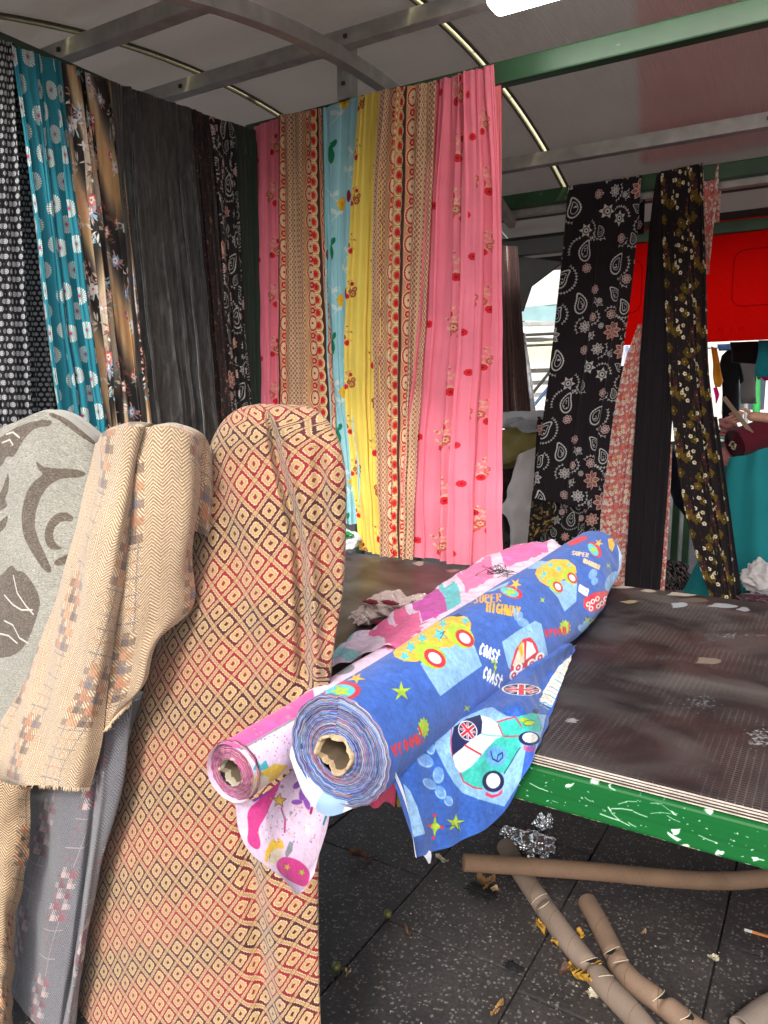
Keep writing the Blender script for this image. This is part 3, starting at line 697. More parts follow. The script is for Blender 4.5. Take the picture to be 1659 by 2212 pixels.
def tarp_mat():
    m, n, l, b = _nt('red_tarpaulin'); out = n['Material Output']; t = n.new('ShaderNodeTexImage'); t.image = IMG_tarp; t.extension = 'EXTEND'; tc = n.new('ShaderNodeTexCoord'); nz = n.new('ShaderNodeTexNoise'); nz.inputs['Scale'].default_value = 3.5; nz.inputs['Detail'].default_value = 6; nz.inputs['Distortion'].default_value = 1.0; l.new(tc.outputs['Object'], nz.inputs['Vector']); bp = n.new('ShaderNodeBump'); bp.inputs['Strength'].default_value = .7; bp.inputs['Distance'].default_value = .05; l.new(nz.outputs[0], bp.inputs['Height']); l.new(bp.outputs[0], b.inputs['Normal'])
    l.new(t.outputs[0], b.inputs['Base Color']); b.inputs['Roughness'].default_value = .45
    tr = n.new('ShaderNodeBsdfTranslucent'); l.new(bp.outputs[0], tr.inputs['Normal']); l.new(t.outputs[0], tr.inputs[0]); mx = n.new('ShaderNodeMixShader'); mx.inputs[0].default_value = .97
    l.new(b.outputs[0], mx.inputs[1]); l.new(tr.outputs[0], mx.inputs[2]); l.new(mx.outputs[0], out.inputs[0]); return m
nu, nv = 60, 20; P = np.zeros((nv, nu, 3)); xs = np.linspace(-1.62, 1.58, nu); zs = np.linspace(2.64, 1.862, nv)
P[..., 0] = xs[None]; P[..., 2] = zs[:, None]; P[..., 1] = 5.545+.012*np.sin(xs*5)[None]*np.linspace(.2, 1, nv)[:, None]
uv = np.stack([np.repeat(np.linspace(0, 1, nu)[None], nv, 0), np.repeat(np.linspace(1, .02, nv)[:, None], nu, 1)], -1)
tarp = grid_mesh('red_tarpaulin', P, uv, tarp_mat()); tag(tarp, 'bright red backlit tarpaulin hanging under the far green rail', 'tarpaulin')

# ================================================================== the table
TX0, TX1, TY0, TY1, TZ = -2.12, 1.25, 1.19, 2.50, .85
table = empty('stall_table', 'long market table with dark textured plywood top and chipped green steel frame', 'table', (-.4, 1.85, 0))
IMG_mesh = Canvas(.024, .016, 4200, (10, 10, 10))
for (x, y) in ((.006, .004), (.018, .012)):
    IMG_mesh.line([(x+.0066*math.cos(t), y+.0044*math.sin(t)) for t in np.linspace(0, 2*math.pi, 20)], .0015, (255, 255, 255))
IMG_mesh = IMG_mesh.image('film_mesh_imprint')
cv = Canvas(TX1-TX0, TY1-TY0, 520, (0, 0, 0), alpha=0.0, wrap=False, org=(TX0, TY0))
def tpt(x, y): return at(x, y, 2, TZ)[:2]
for (x, y, w, h, c, s) in ((1465, 1307, 17, 7, (186, 190, 196), 1), (1527, 1427, 26, 9, (150, 132, 116), 2), (1560, 1308, 30, 5, (176, 180, 184), 3), (1606, 1316, 14, 4, (170, 170, 172), 4), (905, 1217, 12, 4, (190, 176, 160), 5),
                           (978, 1233, 14, 3, (170, 140, 130), 6), (1590, 1372, 60, 5, (150, 154, 154), 7), (1530, 1385, 26, 10, (104, 104, 104), 8), (1508, 1517, 36, 13, (128, 130, 130), 9), (1300, 1680, 16, 4, (150, 150, 148), 10),
                           (1235, 1556, 9, 4, (150, 150, 148), 11), (1640, 1594, 22, 18, (160, 158, 156), 12), (1255, 1298, 16, 5, (210, 196, 176), 13), (1340, 1268, 26, 4, (214, 200, 184), 14), (1470, 1283, 30, 5, (206, 190, 172), 15), (1400, 1276, 16, 3, (206, 190, 172), 16), (1500, 1296, 34, 4, (120, 104, 90), 17), (1360, 1300, 18, 3, (180, 160, 120), 18)):
    rgx = np.random.RandomState(s); pc = tpt(x, y); dx = tpt(x+w, y)-pc; dy = tpt(x, y-h)-pc
    if s in (7, 8, 9, 10, 11, 12):
        for k in range(170):
            q = pc+dx*rgx.normal()*.6+dy*rgx.normal()*.6; cv.ell(q[0], q[1], rgx.uniform(.001, .0045), rgx.uniform(.001, .003), c, rgx.uniform(0, 3), a=rgx.uniform(.35, .95), n=8)
    else:
        Q = [pc+dx*(math.cos(t)*(1+.25*math.sin(3*t+s)))+dy*(math.sin(t)*(1+.3*math.sin(2*t+s))) for t in np.linspace(0, 2*math.pi, 24, endpoint=False)]
        cv.poly(Q, c, a=.85)
        for k in range(14): q = pc+dx*rgx.normal()*1.1+dy*rgx.normal()*1.1; cv.ell(q[0], q[1], .002, .0015, c, a=.7, n=7)
for k in range(150):
    x, y = rg.uniform(-1.9, .4), rg.uniform(TY0, TY1); cv.ell(x, y, rg.uniform(.0008, .0022), rg.uniform(.0008, .002), (170, 160, 150), a=rg.uniform(.3, .8), n=7)
for k in range(26):
    x, y = rg.uniform(-1.7, .4), rg.uniform(TY0, TY1); t = rg.uniform(0, 3.1); L = rg.uniform(.03, .12); cv.line([(x, y), (x+L*math.cos(t), y+L*math.sin(t))], .0012, (120, 112, 106), a=.5)
IMG_stain = cv.image('table_stains')
def table_mat():
    m, n, l, b = _nt('phenolic_film_plywood'); tc = n.new('ShaderNodeTexCoord')
    def uvimg(img, sx, sy, ox=0., oy=0., ext='REPEAT'):
        mp = n.new('ShaderNodeMapping'); mp.inputs['Scale'].default_value = (sx, sy, 1); mp.inputs['Location'].default_value = (ox, oy, 0); l.new(tc.outputs['Object'], mp.inputs['Vector'])
        t = n.new('ShaderNodeTexImage'); t.image = img; t.extension = ext; l.new(mp.outputs[0], t.inputs[0]); return t
    im = uvimg(IMG_mesh, 1/.024, 1/.016); stn = uvimg(IMG_stain, 1/(TX1-TX0), 1/(TY1-TY0), -TX0/(TX1-TX0), -TY0/(TY1-TY0), 'CLIP')
    def nz(scale, lo, hi, det=5, dist=0.0):
        q = n.new('ShaderNodeTexNoise'); q.inputs['Scale'].default_value = scale; q.inputs['Detail'].default_value = det; q.inputs['Distortion'].default_value = dist; l.new(tc.outputs['Object'], q.inputs['Vector'])
        r = n.new('ShaderNodeMapRange'); r.inputs[1].default_value = lo; r.inputs[2].default_value = hi; l.new(q.outputs[0], r.inputs[0]); return r.outputs[0]
    c1 = n.new('ShaderNodeMix'); c1.data_type = 'RGBA'; c1.inputs[6].default_value = lin((40, 33, 33)); c1.inputs[7].default_value = lin((60, 38, 37)); l.new(nz(3.0, .45, .65), c1.inputs[0])
    c2 = n.new('ShaderNodeMix'); c2.data_type = 'RGBA'; c2.inputs[7].default_value = lin((26, 23, 23)); l.new(c1.outputs[2], c2.inputs[6]); l.new(nz(4.3, .5, .66, 6, .8), c2.inputs[0])
    bw = n.new('ShaderNodeRGBToBW'); l.new(im.outputs[0], bw.inputs[0])
    k = n.new('ShaderNodeMath'); k.operation = 'MULTIPLY'; l.new(bw.outputs[0], k.inputs[0]); l.new(nz(5.5, .44, .62, 6, .8), k.inputs[1])
    c3 = n.new('ShaderNodeMix'); c3.data_type = 'RGBA'; c3.inputs[7].default_value = lin((104, 96, 92)); l.new(k.outputs[0], c3.inputs[0]); l.new(c2.outputs[2], c3.inputs[6])
    dust_sheen = n.new('ShaderNodeMix'); dust_sheen.data_type = 'RGBA'; dust_sheen.inputs[7].default_value = lin((110, 106, 102)); q = n.new('ShaderNodeMath'); q.operation = 'MULTIPLY'; q.inputs[1].default_value = .5; l.new(nz(2.4, .5, .75, 8, 1.5), q.inputs[0]); l.new(q.outputs[0], dust_sheen.inputs[0]); l.new(c3.outputs[2], dust_sheen.inputs[6])  # pale patches: dust, plus the tabletop's sheen put into the colour
    c4 = n.new('ShaderNodeMix'); c4.data_type = 'RGBA'; l.new(stn.outputs[1], c4.inputs[0]); l.new(dust_sheen.outputs[2], c4.inputs[6]); l.new(stn.outputs[0], c4.inputs[7])
    l.new(c4.outputs[2], b.inputs['Base Color'])
    rr = n.new('ShaderNodeMapRange'); b.inputs['Specular IOR Level'].default_value = .35; rr.inputs[3].default_value = .32; rr.inputs[4].default_value = .55; l.new(nz(3.4, .3, .7), rr.inputs[0]); l.new(rr.outputs[0], b.inputs['Roughness'])
    bp = n.new('ShaderNodeBump'); bp.inputs['Strength'].default_value = .35; bp.inputs['Distance'].default_value = .0008; l.new(bw.outputs[0], bp.inputs['Height']); l.new(bp.outputs[0], b.inputs['Normal'])
    return m
top = box('tabletop', TX0, TX1, TY0, TY1, TZ-.0035, TZ, table_mat(), None, .0006)
top.parent = table; top.matrix_parent_inverse = table.matrix_basis.inverted()
M_plyd = plain_mat('dark_ply', (50, 42, 40), .8, .4, 300); M_plyl = plain_mat('pale_ply', (206, 190, 176), .85, .4, 300, .7, 1.1, 40)
z = TZ-.0036
for k in range(7):
    hgt = .0029 if k % 2 == 0 else .0022; y = TY0+rg.uniform(0, .002)
    o = box('ply', TX0, TX1, y, TY1-.001*k, z-hgt, z-.0001, M_plyl if k % 2 == 0 else M_plyd, table); z -= hgt
FZ1 = z-.002
cv = Canvas(3.4, .10, 900, (12, 90, 38), wrap=False); rgx = np.random.RandomState(12)
y = (np.arange(cv.H)/cv.H)[:, None, None]; cv.a[..., :3] = np.clip(cv.a[..., :3]*(1+.03*rgx.normal(size=(cv.H, 1, 1))), 0, 1)
for k in range(600):
    x, yy = rgx.uniform(0, 3.4), rgx.uniform(.012, .09); r = rgx.uniform(.0004, .0014); cv.poly(blob(x, yy, r, k, 7, .6, 1.5, .8, rgx.uniform(-1, 1)), (206, 220, 202))
for k in range(130):
    x, yy = rgx.uniform(0, 3.4), rgx.uniform(.0, .10); r = rgx.uniform(.001, .006); cv.poly(blob(x, yy, r, k, 9, .6, 1.6, .7, rgx.uniform(-.8, .8)), (214, 226, 210))
for k in range(90):
    x, yy = rgx.uniform(0, 3.4), rgx.uniform(.01, .09); L = rgx.uniform(.008, .035); t = rgx.uniform(-.9, .9); cv.line([(x, yy), (x+L*.5, yy+L*.4*t), (x+L, yy+L*.55*t)], rgx.uniform(.0006, .0018), (206, 220, 204))
for k in range(520):
    x = rgx.uniform(0, 3.4); cv.poly(blob(x, rgx.uniform(-.001, .003), rgx.uniform(.001, .003), k, 8, .6, 2.4, .6), (222, 214, 180) if k % 4 else (120, 84, 50))
for pts in ([(.48, .073), (.515, .070), (.545, .058), (.50, .062)],): cv.poly([(x+1.72, y) for x, y in pts], (226, 230, 232))
cv.line([(2.14, .06), (2.145, .046), (2.18, .042), (2.21, .04)], .004, (226, 230, 226)); cv.poly([(2.235, .078), (2.25, .078), (2.30, .066), (2.24, .064)], (222, 226, 230))
IMG_chip = cv.image('chipped_green_paint')
def fascia_mat():
    m, n, l, b = _nt('chipped_green_enamel'); tc = n.new('ShaderNodeTexCoord'); sp = n.new('ShaderNodeSeparateXYZ'); l.new(tc.outputs['Object'], sp.inputs[0])
    def aff(o, s, a): q = n.new('ShaderNodeMath'); q.operation = 'MULTIPLY_ADD'; q.inputs[1].default_value = s; q.inputs[2].default_value = a; l.new(o, q.inputs[0]); return q.outputs[0]
    cb = n.new('ShaderNodeCombineXYZ'); l.new(aff(sp.outputs[0], 1/3.4, -TX0/3.4), cb.inputs[0]); l.new(aff(sp.outputs[2], 10, -(FZ1-.068)*10+.015), cb.inputs[1])
    t = n.new('ShaderNodeTexImage'); t.image = IMG_chip; t.extension = 'EXTEND'; l.new(cb.outputs[0], t.inputs[0]); l.new(t.outputs[0], b.inputs['Base Color'])
    b.inputs['Roughness'].default_value = .33; b.inputs['Coat Weight'].default_value = .2
    bw = n.new('ShaderNodeRGBToBW'); l.new(t.outputs[0], bw.inputs[0]); bp = n.new('ShaderNodeBump'); bp.invert = True; bp.inputs['Strength'].default_value = .5; bp.inputs['Distance'].default_value = .001; l.new(bw.outputs[0], bp.inputs['Height']); l.new(bp.outputs[0], b.inputs['Normal'])
    return m
M_fas = fascia_mat()
box('front_frame', TX0, TX1, TY0-.008, TY0+.035, FZ1-.068, FZ1, M_fas, table, .005)
box('back_frame', TX0, TX1, TY1-.04, TY1, FZ1-.068, FZ1, M_fas, table, .005)
for x in (TX0, -.2, TX1-.04): box('end_frame', x, x+.04, TY0+.036, TY1-.041, FZ1-.066, FZ1-.001, M_green, table, .004)
for x in (TX0+.02, TX1-.07):
    for y in (TY0+.05, TY1-.1): box('leg', x, x+.05, y, y+.05, 0, FZ1-.069, M_green, table, .004)

# added red sheet over the roof, replacing the tarpaulin's reflected glow on the panels
def glow_sheet_mat():
    m, n, l, b = _nt('red_glow_tint'); out = n['Material Output']; tr = n.new('ShaderNodeBsdfTranslucent'); tr.inputs[0].default_value = (1, .30, .30, 1); tp = n.new('ShaderNodeBsdfTransparent'); tp.inputs[0].default_value = (1, .45, .45, 1)
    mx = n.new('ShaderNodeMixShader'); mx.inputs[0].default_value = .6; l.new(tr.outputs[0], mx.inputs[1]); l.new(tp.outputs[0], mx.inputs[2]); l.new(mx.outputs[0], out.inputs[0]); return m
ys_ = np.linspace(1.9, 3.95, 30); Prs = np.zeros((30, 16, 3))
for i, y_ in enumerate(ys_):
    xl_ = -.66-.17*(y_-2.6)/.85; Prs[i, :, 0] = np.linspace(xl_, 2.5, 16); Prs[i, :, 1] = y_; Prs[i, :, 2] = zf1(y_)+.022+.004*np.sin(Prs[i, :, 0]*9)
tag(grid_mesh('red_glow_sheet', Prs, None, glow_sheet_mat()), 'thin red sheet added over the upper right roof panels to tint them red', 'tarpaulin')

# ================================================================== hanging cloths
def curtain(name, label, cat, mat, ax, val, rows, folds, amp, tile, seed=0, wrap=True, sign=-1, nu=150, nv=110, group='cloth lengths hung over the rails', gather=1.0, rot=0, off=(0, 0), tilt=None, lat=.6, out=.034, drift=.6):
    """rows: (y_left, x_left, y_right, x_right) of the cloth from the rail down; ax/val: the upright plane it hangs in"""
    rgc = np.random.RandomState(seed)
    n_dir = np.zeros(3); n_dir[ax] = sign
    L = []; Rr = []
    for k, (yl, xl, yr, xr) in enumerate(rows):
        o = 0 if tilt is None else tilt*k/(len(rows)-1)
        pl = val+o+sign*(out+amp*.5); L.append(at(xl, yl, ax, pl)); Rr.append(at(xr, yr, ax, pl))
    L = catmull(np.array(L), nv); Rr = catmull(np.array(Rr), nv)
    s = np.linspace(0, 1, nu); v = np.linspace(0, 1, nv)[:, None]
    ph0 = s*folds*2*math.pi+sum(rgc.uniform(.5, 1.5)*np.sin(2*math.pi*(k+1)*s*rgc.uniform(.7, 1.2)+rgc.uniform(0, 6.3)) for k in range(4))
    ph = ph0[None]+drift*np.sin(v*rgc.uniform(1.5, 3)+s[None]*5+rgc.uniform(0, 6))*v
    e1 = .5+.5*np.sin(s*rgc.uniform(5, 9)+rgc.uniform(0, 6))*np.sin(s*rgc.uniform(11, 17)+rgc.uniform(0, 6)); A = (.22+.78*e1)[None]*(.45+.55*np.clip(v*3, 0, 1))*(1+.35*np.sin(v*rgc.uniform(3, 6)+s[None]*7))
    prof = .5+.5*np.sin(ph); prof = prof**1.25+.16*np.sin(2.3*ph+1)+.10*np.sin(5.1*ph0[None]+v*3)
    P = L[:, None]*(1-s[None, :, None])+Rr[:, None]*s[None, :, None]
    wid = np.linalg.norm(Rr-L, axis=1)[:, None]
    lat_dir = (Rr-L)/np.maximum(np.linalg.norm(Rr-L, axis=1, keepdims=True), 1e-6)
    env = np.clip(np.minimum(s, 1-s)*folds*1.5, 0, 1)[None]
    shift = lat*amp*np.cos(ph)*env*np.clip(v*4, .25, 1)
    P = P+lat_dir[:, None]*shift[..., None]+n_dir*(amp*(A*prof-.5))[..., None]
    P = P+n_dir*(.004*np.sin(P[..., 2]*23+s[None]*9)*v)[..., None]
    if wrap:       # over the rail and down its back
        top = P[0]; W = []
        base_up = np.array([0, 0, 1.0])
        front = top.copy(); rest = top-n_dir*out
        for dn, dz in ((-out-.028-.012, -.26), (-out-.028-.008, -.02), (-out-.026, .004), (-out, .007), (-.012, .005)):
            q = top+n_dir*dn; q = q+base_up*dz
            if dn < -out-.02: q = q-n_dir*(amp*.4*prof[0])[:, None]
            W.append(q)
        W = np.array(W); P = np.concatenate([W, P], 0)
    nv2 = P.shape[0]
    uvm = arc_uv(P, .5); r0 = int(nv2*.45); u = uvm[r0, :, 0]; uvm[..., 0] = u[None]*gather
    uv = tile_uv(uvm, tile, rot, off)
    o = grid_mesh(name, P, uv, mat)
    b = P.reshape(-1, 3); pivot(o, (float(b[:, 0].mean()), float(b[:, 1].mean()), float(b[:, 2].min())))
    return tag(o, label, cat, group)

IMG = {k: f() for k, f in dict(dots=design_dots, daisy=design_daisy, ombre=design_ombre, pink=design_pink, yellow=design_yellow, aqua=design_aqua, lace=design_lace, ditsy=design_ditsy, brown=design_brownflower, brocade=design_brocade, polka=design_polka).items()}
IMG['paisley'] = design_paisley('paisley_print')
IMG['whitefl'] = design_paisley('white_floral_embroidery', W=(176, 176, 172), bg=(22, 18, 18), size=(.34, .5), seed=21)
IMG['sequin'] = design_sequin((26, 18, 18), [(92, 46, 36), (60, 34, 30), (150, 110, 84), (120, 40, 36)], 'bronze_sequin')
IMG['goldspot'] = design_sequin((26, 24, 26), [(196, 158, 84), (170, 130, 60)], 'gold_spot', 150, .0075)
IMG['stripe'] = design_stripes('bronze_stripe', [(74, 50, 46), (96, 62, 56), (62, 40, 38), (156, 142, 134), (120, 100, 92)])
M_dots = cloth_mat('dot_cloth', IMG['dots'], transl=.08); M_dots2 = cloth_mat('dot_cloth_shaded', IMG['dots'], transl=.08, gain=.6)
M_daisy = cloth_mat('daisy_cloth', IMG['daisy'], transl=.08, rough=.7)
M_ombre = cloth_mat('ombre_floral_cloth', IMG['ombre'], transl=.08, rough=.7)
M_pink = cloth_mat('pink_voile', IMG['pink'], transl=.22, rough=.8, crease=.25)
M_yel = cloth_mat('yellow_voile', IMG['yellow'], transl=.22, rough=.8, crease=.25)
M_aqua = cloth_mat('aqua_voile', IMG['aqua'], transl=.22, rough=.8, crease=.2)
M_lace = cloth_mat('gold_red_lace', IMG['lace'], transl=.1, rough=.7, bump=.7, alpha=True)
M_pais = cloth_mat('paisley_cloth', IMG['paisley']); M_wfl = cloth_mat('white_floral_black_cloth', IMG['whitefl'], rough=.7)
M_dit = cloth_mat('ditsy_floral_cloth', IMG['ditsy'], transl=.12); M_brf = cloth_mat('brown_flower_cloth', IMG['brown'])
M_seq = cloth_mat('bronze_sequin_cloth', IMG['sequin'], rough=.45); M_gsp = cloth_mat('gold_spot_cloth', IMG['goldspot'], transl=.1)
M_str = cloth_mat('bronze_striped_cloth', IMG['stripe'], rough=.5)
M_blk = cloth_mat('plain_black_cloth', None, (32, 27, 31), transl=.05, crease=.2); M_dgr = cloth_mat('dark_green_cloth', None, (42, 56, 47))
def velvet():
    m, n, l, b = _nt('crushed_black_velvet'); tc = n.new('ShaderNodeTexCoord'); mp = n.new('ShaderNodeMapping'); mp.inputs['Scale'].default_value = (26, 26, 7); l.new(tc.outputs['Object'], mp.inputs[0])
    nz = n.new('ShaderNodeTexNoise'); nz.inputs['Scale'].default_value = 1.6; nz.inputs['Detail'].default_value = 8; nz.inputs['Roughness'].default_value = .68; nz.inputs['Distortion'].default_value = .9; l.new(mp.outputs[0], nz.inputs['Vector'])
    cr = n.new('ShaderNodeValToRGB'); e = cr.color_ramp.elements; e[0].position = .42; e[0].color = (.014, .013, .012, 1); e[1].position = .74; e[1].color = (.085, .08, .075, 1); l.new(nz.outputs[0], cr.inputs[0])
    l.new(cr.outputs[0], b.inputs['Base Color']); b.inputs['Roughness'].default_value = .5; b.inputs['Sheen Weight'].default_value = .5; b.inputs['Sheen Roughness'].default_value = .35
    bp = n.new('ShaderNodeBump'); bp.inputs['Strength'].default_value = .6; bp.inputs['Distance'].default_value = .01; l.new(nz.outputs[0], bp.inputs['Height']); l.new(bp.outputs[0], b.inputs['Normal']); return m
M_vel = velvet()

XL = -2.15
GL = 'cloth lengths on the left side rail'
def left(name, label, cat, mat, rows, folds, amp, tile, seed, **k): return curtain(name, label, cat, mat, 0, XL+k.pop('dx', 0), rows, folds, amp, tile, seed, sign=1, group=GL, **k)
left('dotted_curtain', 'black cloth with rows of white ring dots, leftmost hanging length', 'fabric', M_dots, [(62, -70, 90, 30), (400, -90, 400, 42), (960, -110, 960, 72), (1300, -120, 1300, 90)], 3.2, .030, (.048, .0415), 1)
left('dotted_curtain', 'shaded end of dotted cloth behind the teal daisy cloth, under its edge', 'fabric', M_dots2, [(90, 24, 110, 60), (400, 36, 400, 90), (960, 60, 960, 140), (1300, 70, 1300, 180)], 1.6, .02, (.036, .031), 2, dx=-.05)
left('daisy_curtain', 'teal cloth printed with white daisies with pink centres', 'fabric', M_daisy, [(97, 28, 131, 140), (400, 66, 400, 168), (700, 100, 700, 205), (960, 132, 950, 240), (1300, 150, 1300, 260)], 4.2, .030, (.24, .26), 3)
left('floral_curtain', 'black, tan and amber cloth with pale leaves and blossoms, beside the daisies', 'fabric', M_ombre, [(127, 130, 180, 258), (400, 160, 400, 278), (700, 195, 700, 310), (940, 215, 930, 336), (1300, 240, 1300, 360)], 4.6, .034, (.42, .50), 4)
left('velvet_curtain', 'plain black crushed velvet length in the middle of the left rail', 'fabric', M_vel, [(173, 240, 232, 415), (400, 252, 400, 425), (700, 280, 700, 455), (980, 310, 980, 480), (1300, 330, 1300, 500)], 5.2, .028, (.3, .3), 5)
left('sequin_curtain', 'dark cloth with bronze sequin sprays, between velvet and white embroidery', 'fabric', M_seq, [(228, 400, 253, 465), (400, 412, 400, 478), (700, 445, 700, 500), (980, 470, 980, 520), (1300, 480, 1300, 530)], 2.2, .02, (.3, .3), 6)
left('embroidered_curtain', 'black cloth with white and peach embroidered flowers near the corner', 'fabric', M_wfl, [(250, 455, 266, 508), (400, 470, 400, 515), (700, 488, 700, 532), (980, 505, 980, 556), (1300, 515, 1300, 565)], 1.6, .02, (.34, .5), 7)
left('dark_curtain', 'plain dark green cloth filling the corner beside the pink embroidery', 'fabric', M_dgr, [(262, 498, 281, 553), (400, 505, 400, 556), (980, 530, 980, 566), (1300, 540, 1300, 570)], 1.3, .012, (.3, .3), 8, dx=-.01)

YB = 2.545
GB = 'embroidered lengths over the green rail'
def back(name, label, cat, mat, rows, folds, amp, tile, seed, **k): return curtain(name, label, cat, mat, 1, YB+k.pop('dy', 0), rows, folds, amp, tile, seed, sign=-1, group=GB, **k)
back('pink_curtain', 'narrow pink length with flower sprays, left end of the green rail', 'fabric', M_pink, [(273, 546, 250, 608), (500, 549, 500, 612), (860, 560, 860, 612), (1190, 566, 1190, 640)], 1.4, .018, (.46, .40), 11, gather=.66, off=(.62, 0))
back('lace_curtain', 'gold and red lace trim length between pink and pale blue cloths', 'fabric', M_lace, [(248, 598, 232, 692), (500, 600, 500, 700), (900, 600, 900, 722), (1190, 610, 1190, 730)], 2.8, .022, (.30, .10), 12, off=(.49, 0), dy=-.012)
back('pale_blue_curtain', 'pale blue length with white vines and yellow flowers', 'fabric', M_aqua, [(238, 683, 206, 773), (500, 694, 500, 760), (800, 702, 800, 760), (1000, 712, 1000, 790), (1132, 735, 1132, 790)], 2.6, .018, (.26, .36), 13, gather=.75, off=(.35, .3))
back('yellow_curtain', 'yellow length with brown and red sprays, pinched to a narrow fall', 'fabric', M_yel, [(206, 772, 193, 826), (500, 752, 500, 826), (800, 742, 800, 822), (1000, 756, 1000, 822), (1188, 776, 1202, 830)], 2.4, .020, (.30, .34), 14, gather=.66, dy=-.016)
back('lace_curtain', 'gold and red lace trim length beside the large pink cloth', 'fabric', M_lace, [(195, 818, 172, 942), (400, 808, 400, 935), (700, 806, 700, 920), (1000, 815, 1000, 900), (1202, 822, 1210, 890)], 3.6, .024, (.30, .10), 15, off=(.03, .3), dy=-.022, nu=200)
back('pink_curtain', 'broad bright pink length with scattered red flowers, right of the lace', 'fabric', M_pink, [(172, 934, 134, 1062), (400, 925, 400, 1076), (700, 908, 700, 1082), (1000, 874, 1000, 1081), (1202, 872, 1226, 1081)], 3.4, .046, (.46, .40), 16, gather=.66, off=(.32, .2), nu=240)
back('pink_selvedge', 'plain coral pink end of cloth hanging just behind the broad pink length', 'fabric', cloth_mat('coral_voile', None, (248, 140, 146), transl=.3, crease=.2), [(186, 1040, 182, 1081), (500, 1050, 500, 1082), (1224, 1050, 1226, 1080)], .8, .01, (.3, .3), 17, dy=.02, wrap=False)

YR = 4.05
GR = 'dark floral lengths over the second rail'
def rear(name, label, cat, mat, rows, folds, amp, tile, seed, **k): return curtain(name, label, cat, mat, 1, YR+k.pop('dy', 0), rows, folds, amp, tile, seed, sign=-1, group=GR, **k)
rear('sheer_length', 'sheer dark inner length showing below the paisley cloth', 'fabric', M_wfl, [(900, 1160, 900, 1310), (1060, 1152, 1060, 1304), (1180, 1145, 1180, 1292), (1290, 1150, 1290, 1280)], 4, .012, (.34, .5), 24, dy=.03, wrap=False)
rear('gold_spot_cloth', 'black cloth with small gold flowers below the left of the paisley', 'fabric', M_gsp, [(1060, 1150, 1060, 1195), (1130, 1143, 1130, 1196), (1186, 1138, 1150, 1180)], 1, .01, (.3, .3), 25, dy=.0, wrap=False)
rear('paisley_curtain', 'black paisley length with grey and peach flowers on the second rail', 'fabric', M_pais, [(402, 1226, 378, 1386), (600, 1208, 600, 1368), (800, 1186, 800, 1340), (950, 1166, 950, 1318), (1075, 1150, 1108, 1298)], 2.4, .026, (.52, .78), 21, off=(.3, .1), gather=.95, nv=140, out=.045)
rear('ditsy_curtain', 'pink ditsy floral length draped beside the paisley cloth', 'fabric', M_dit, [(700, 1378, 700, 1396), (800, 1345, 800, 1394), (950, 1316, 950, 1386), (1100, 1298, 1100, 1372), (1300, 1292, 1300, 1366)], 1.6, .016, (.16, .16), 22, wrap=False, dy=.03)
rear('ditsy_curtain', 'short pink ditsy floral tail at the top, right of brown flowers', 'fabric', M_dit, [(356, 1500, 348, 1556), (420, 1508, 420, 1550), (500, 1520, 500, 1540), (592, 1526, 592, 1531)], 1.2, .012, (.16, .16), 26, dy=.016)
rear('ditsy_curtain', 'thin ditsy floral edge between the two dark lengths near the table', 'fabric', M_dit, [(960, 1440, 960, 1452), (1100, 1436, 1100, 1446), (1300, 1410, 1300, 1434)], .8, .008, (.16, .16), 27, dy=.03, wrap=False)
rear('black_curtain', 'plain black pleated length left of the brown flower cloth', 'fabric', M_blk, [(376, 1418, 368, 1442), (500, 1402, 500, 1452), (800, 1380, 800, 1456), (1000, 1366, 1000, 1446), (1300, 1346, 1300, 1424)], 4.5, .012, (.3, .3), 23, dy=-.008)
rear('brown_flower_curtain', 'black length with brown and cream flowers, rightmost on the second rail', 'fabric', M_brf, [(370, 1426, 352, 1516), (600, 1434, 600, 1526), (800, 1444, 800, 1532), (1000, 1462, 1000, 1556), (1160, 1492, 1160, 1578), (1300, 1536, 1300, 1592)], 4.2, .022, (.27, .31), 28, dy=-.016, nu=190)
rear('black_curtain', 'plain black pleated end emerging below the brown flower cloth', 'fabric', M_blk, [(900, 1535, 900, 1549), (1100, 1555, 1100, 1577), (1300, 1572, 1300, 1604)], 2.2, .012, (.3, .3), 29, dy=.02, wrap=False)
o = curtain('striped_curtain', 'bronze and silver striped length hanging beyond the pink cloth', 'fabric', M_str, 1, 4.6, [(528, 1060, 532, 1117), (700, 1062, 700, 1128), (905, 1066, 900, 1146)], 3.5, .03, (.24, .2), 31, wrap=False, group='cloth lengths hung over the rails')

# ================================================================== bolts of printed cotton on the table
def cyl_grid(a, b, r, nv=90, nu=150, lump=0.0, seed=0, up=(0, 0, 1), slump=None):
    """outer skin of a bolt: rows run along the axis, columns round it (0 = top, growing to the right)"""
    a, b = np.array(a, float), np.array(b, float); d = b-a; L = np.linalg.norm(d); d /= L
    side = np.cross(d, np.array(up, float)); side /= np.linalg.norm(side); u = np.cross(side, d)
    t = np.linspace(0, 1, nv)[:, None]; th = np.linspace(-math.pi, math.pi, nu)[None]
    rgx = np.random.RandomState(seed); rr = np.full((nv, nu), float(r))
    for k in range(9):
        rr += lump*r*rgx.uniform(.2, 1)*np.sin(t*rgx.uniform(3, 26)+rgx.randint(1, 5)*th+rgx.uniform(0, 6.3))/3
    if slump is not None: rr += np.interp(t[:, 0], slump[0], slump[1])[:, None]*np.exp(-((th-2.0)/.72)**2)
    P = a+d*(t*L)[..., None]+rr[..., None]*(u*np.cos(th)[..., None]+side*np.sin(th)[..., None])
    uv = np.stack([np.broadcast_to(t*L, (nv, nu)), np.broadcast_to(th*r, (nv, nu))], -1)
    return P, uv, (d, side, u, L)
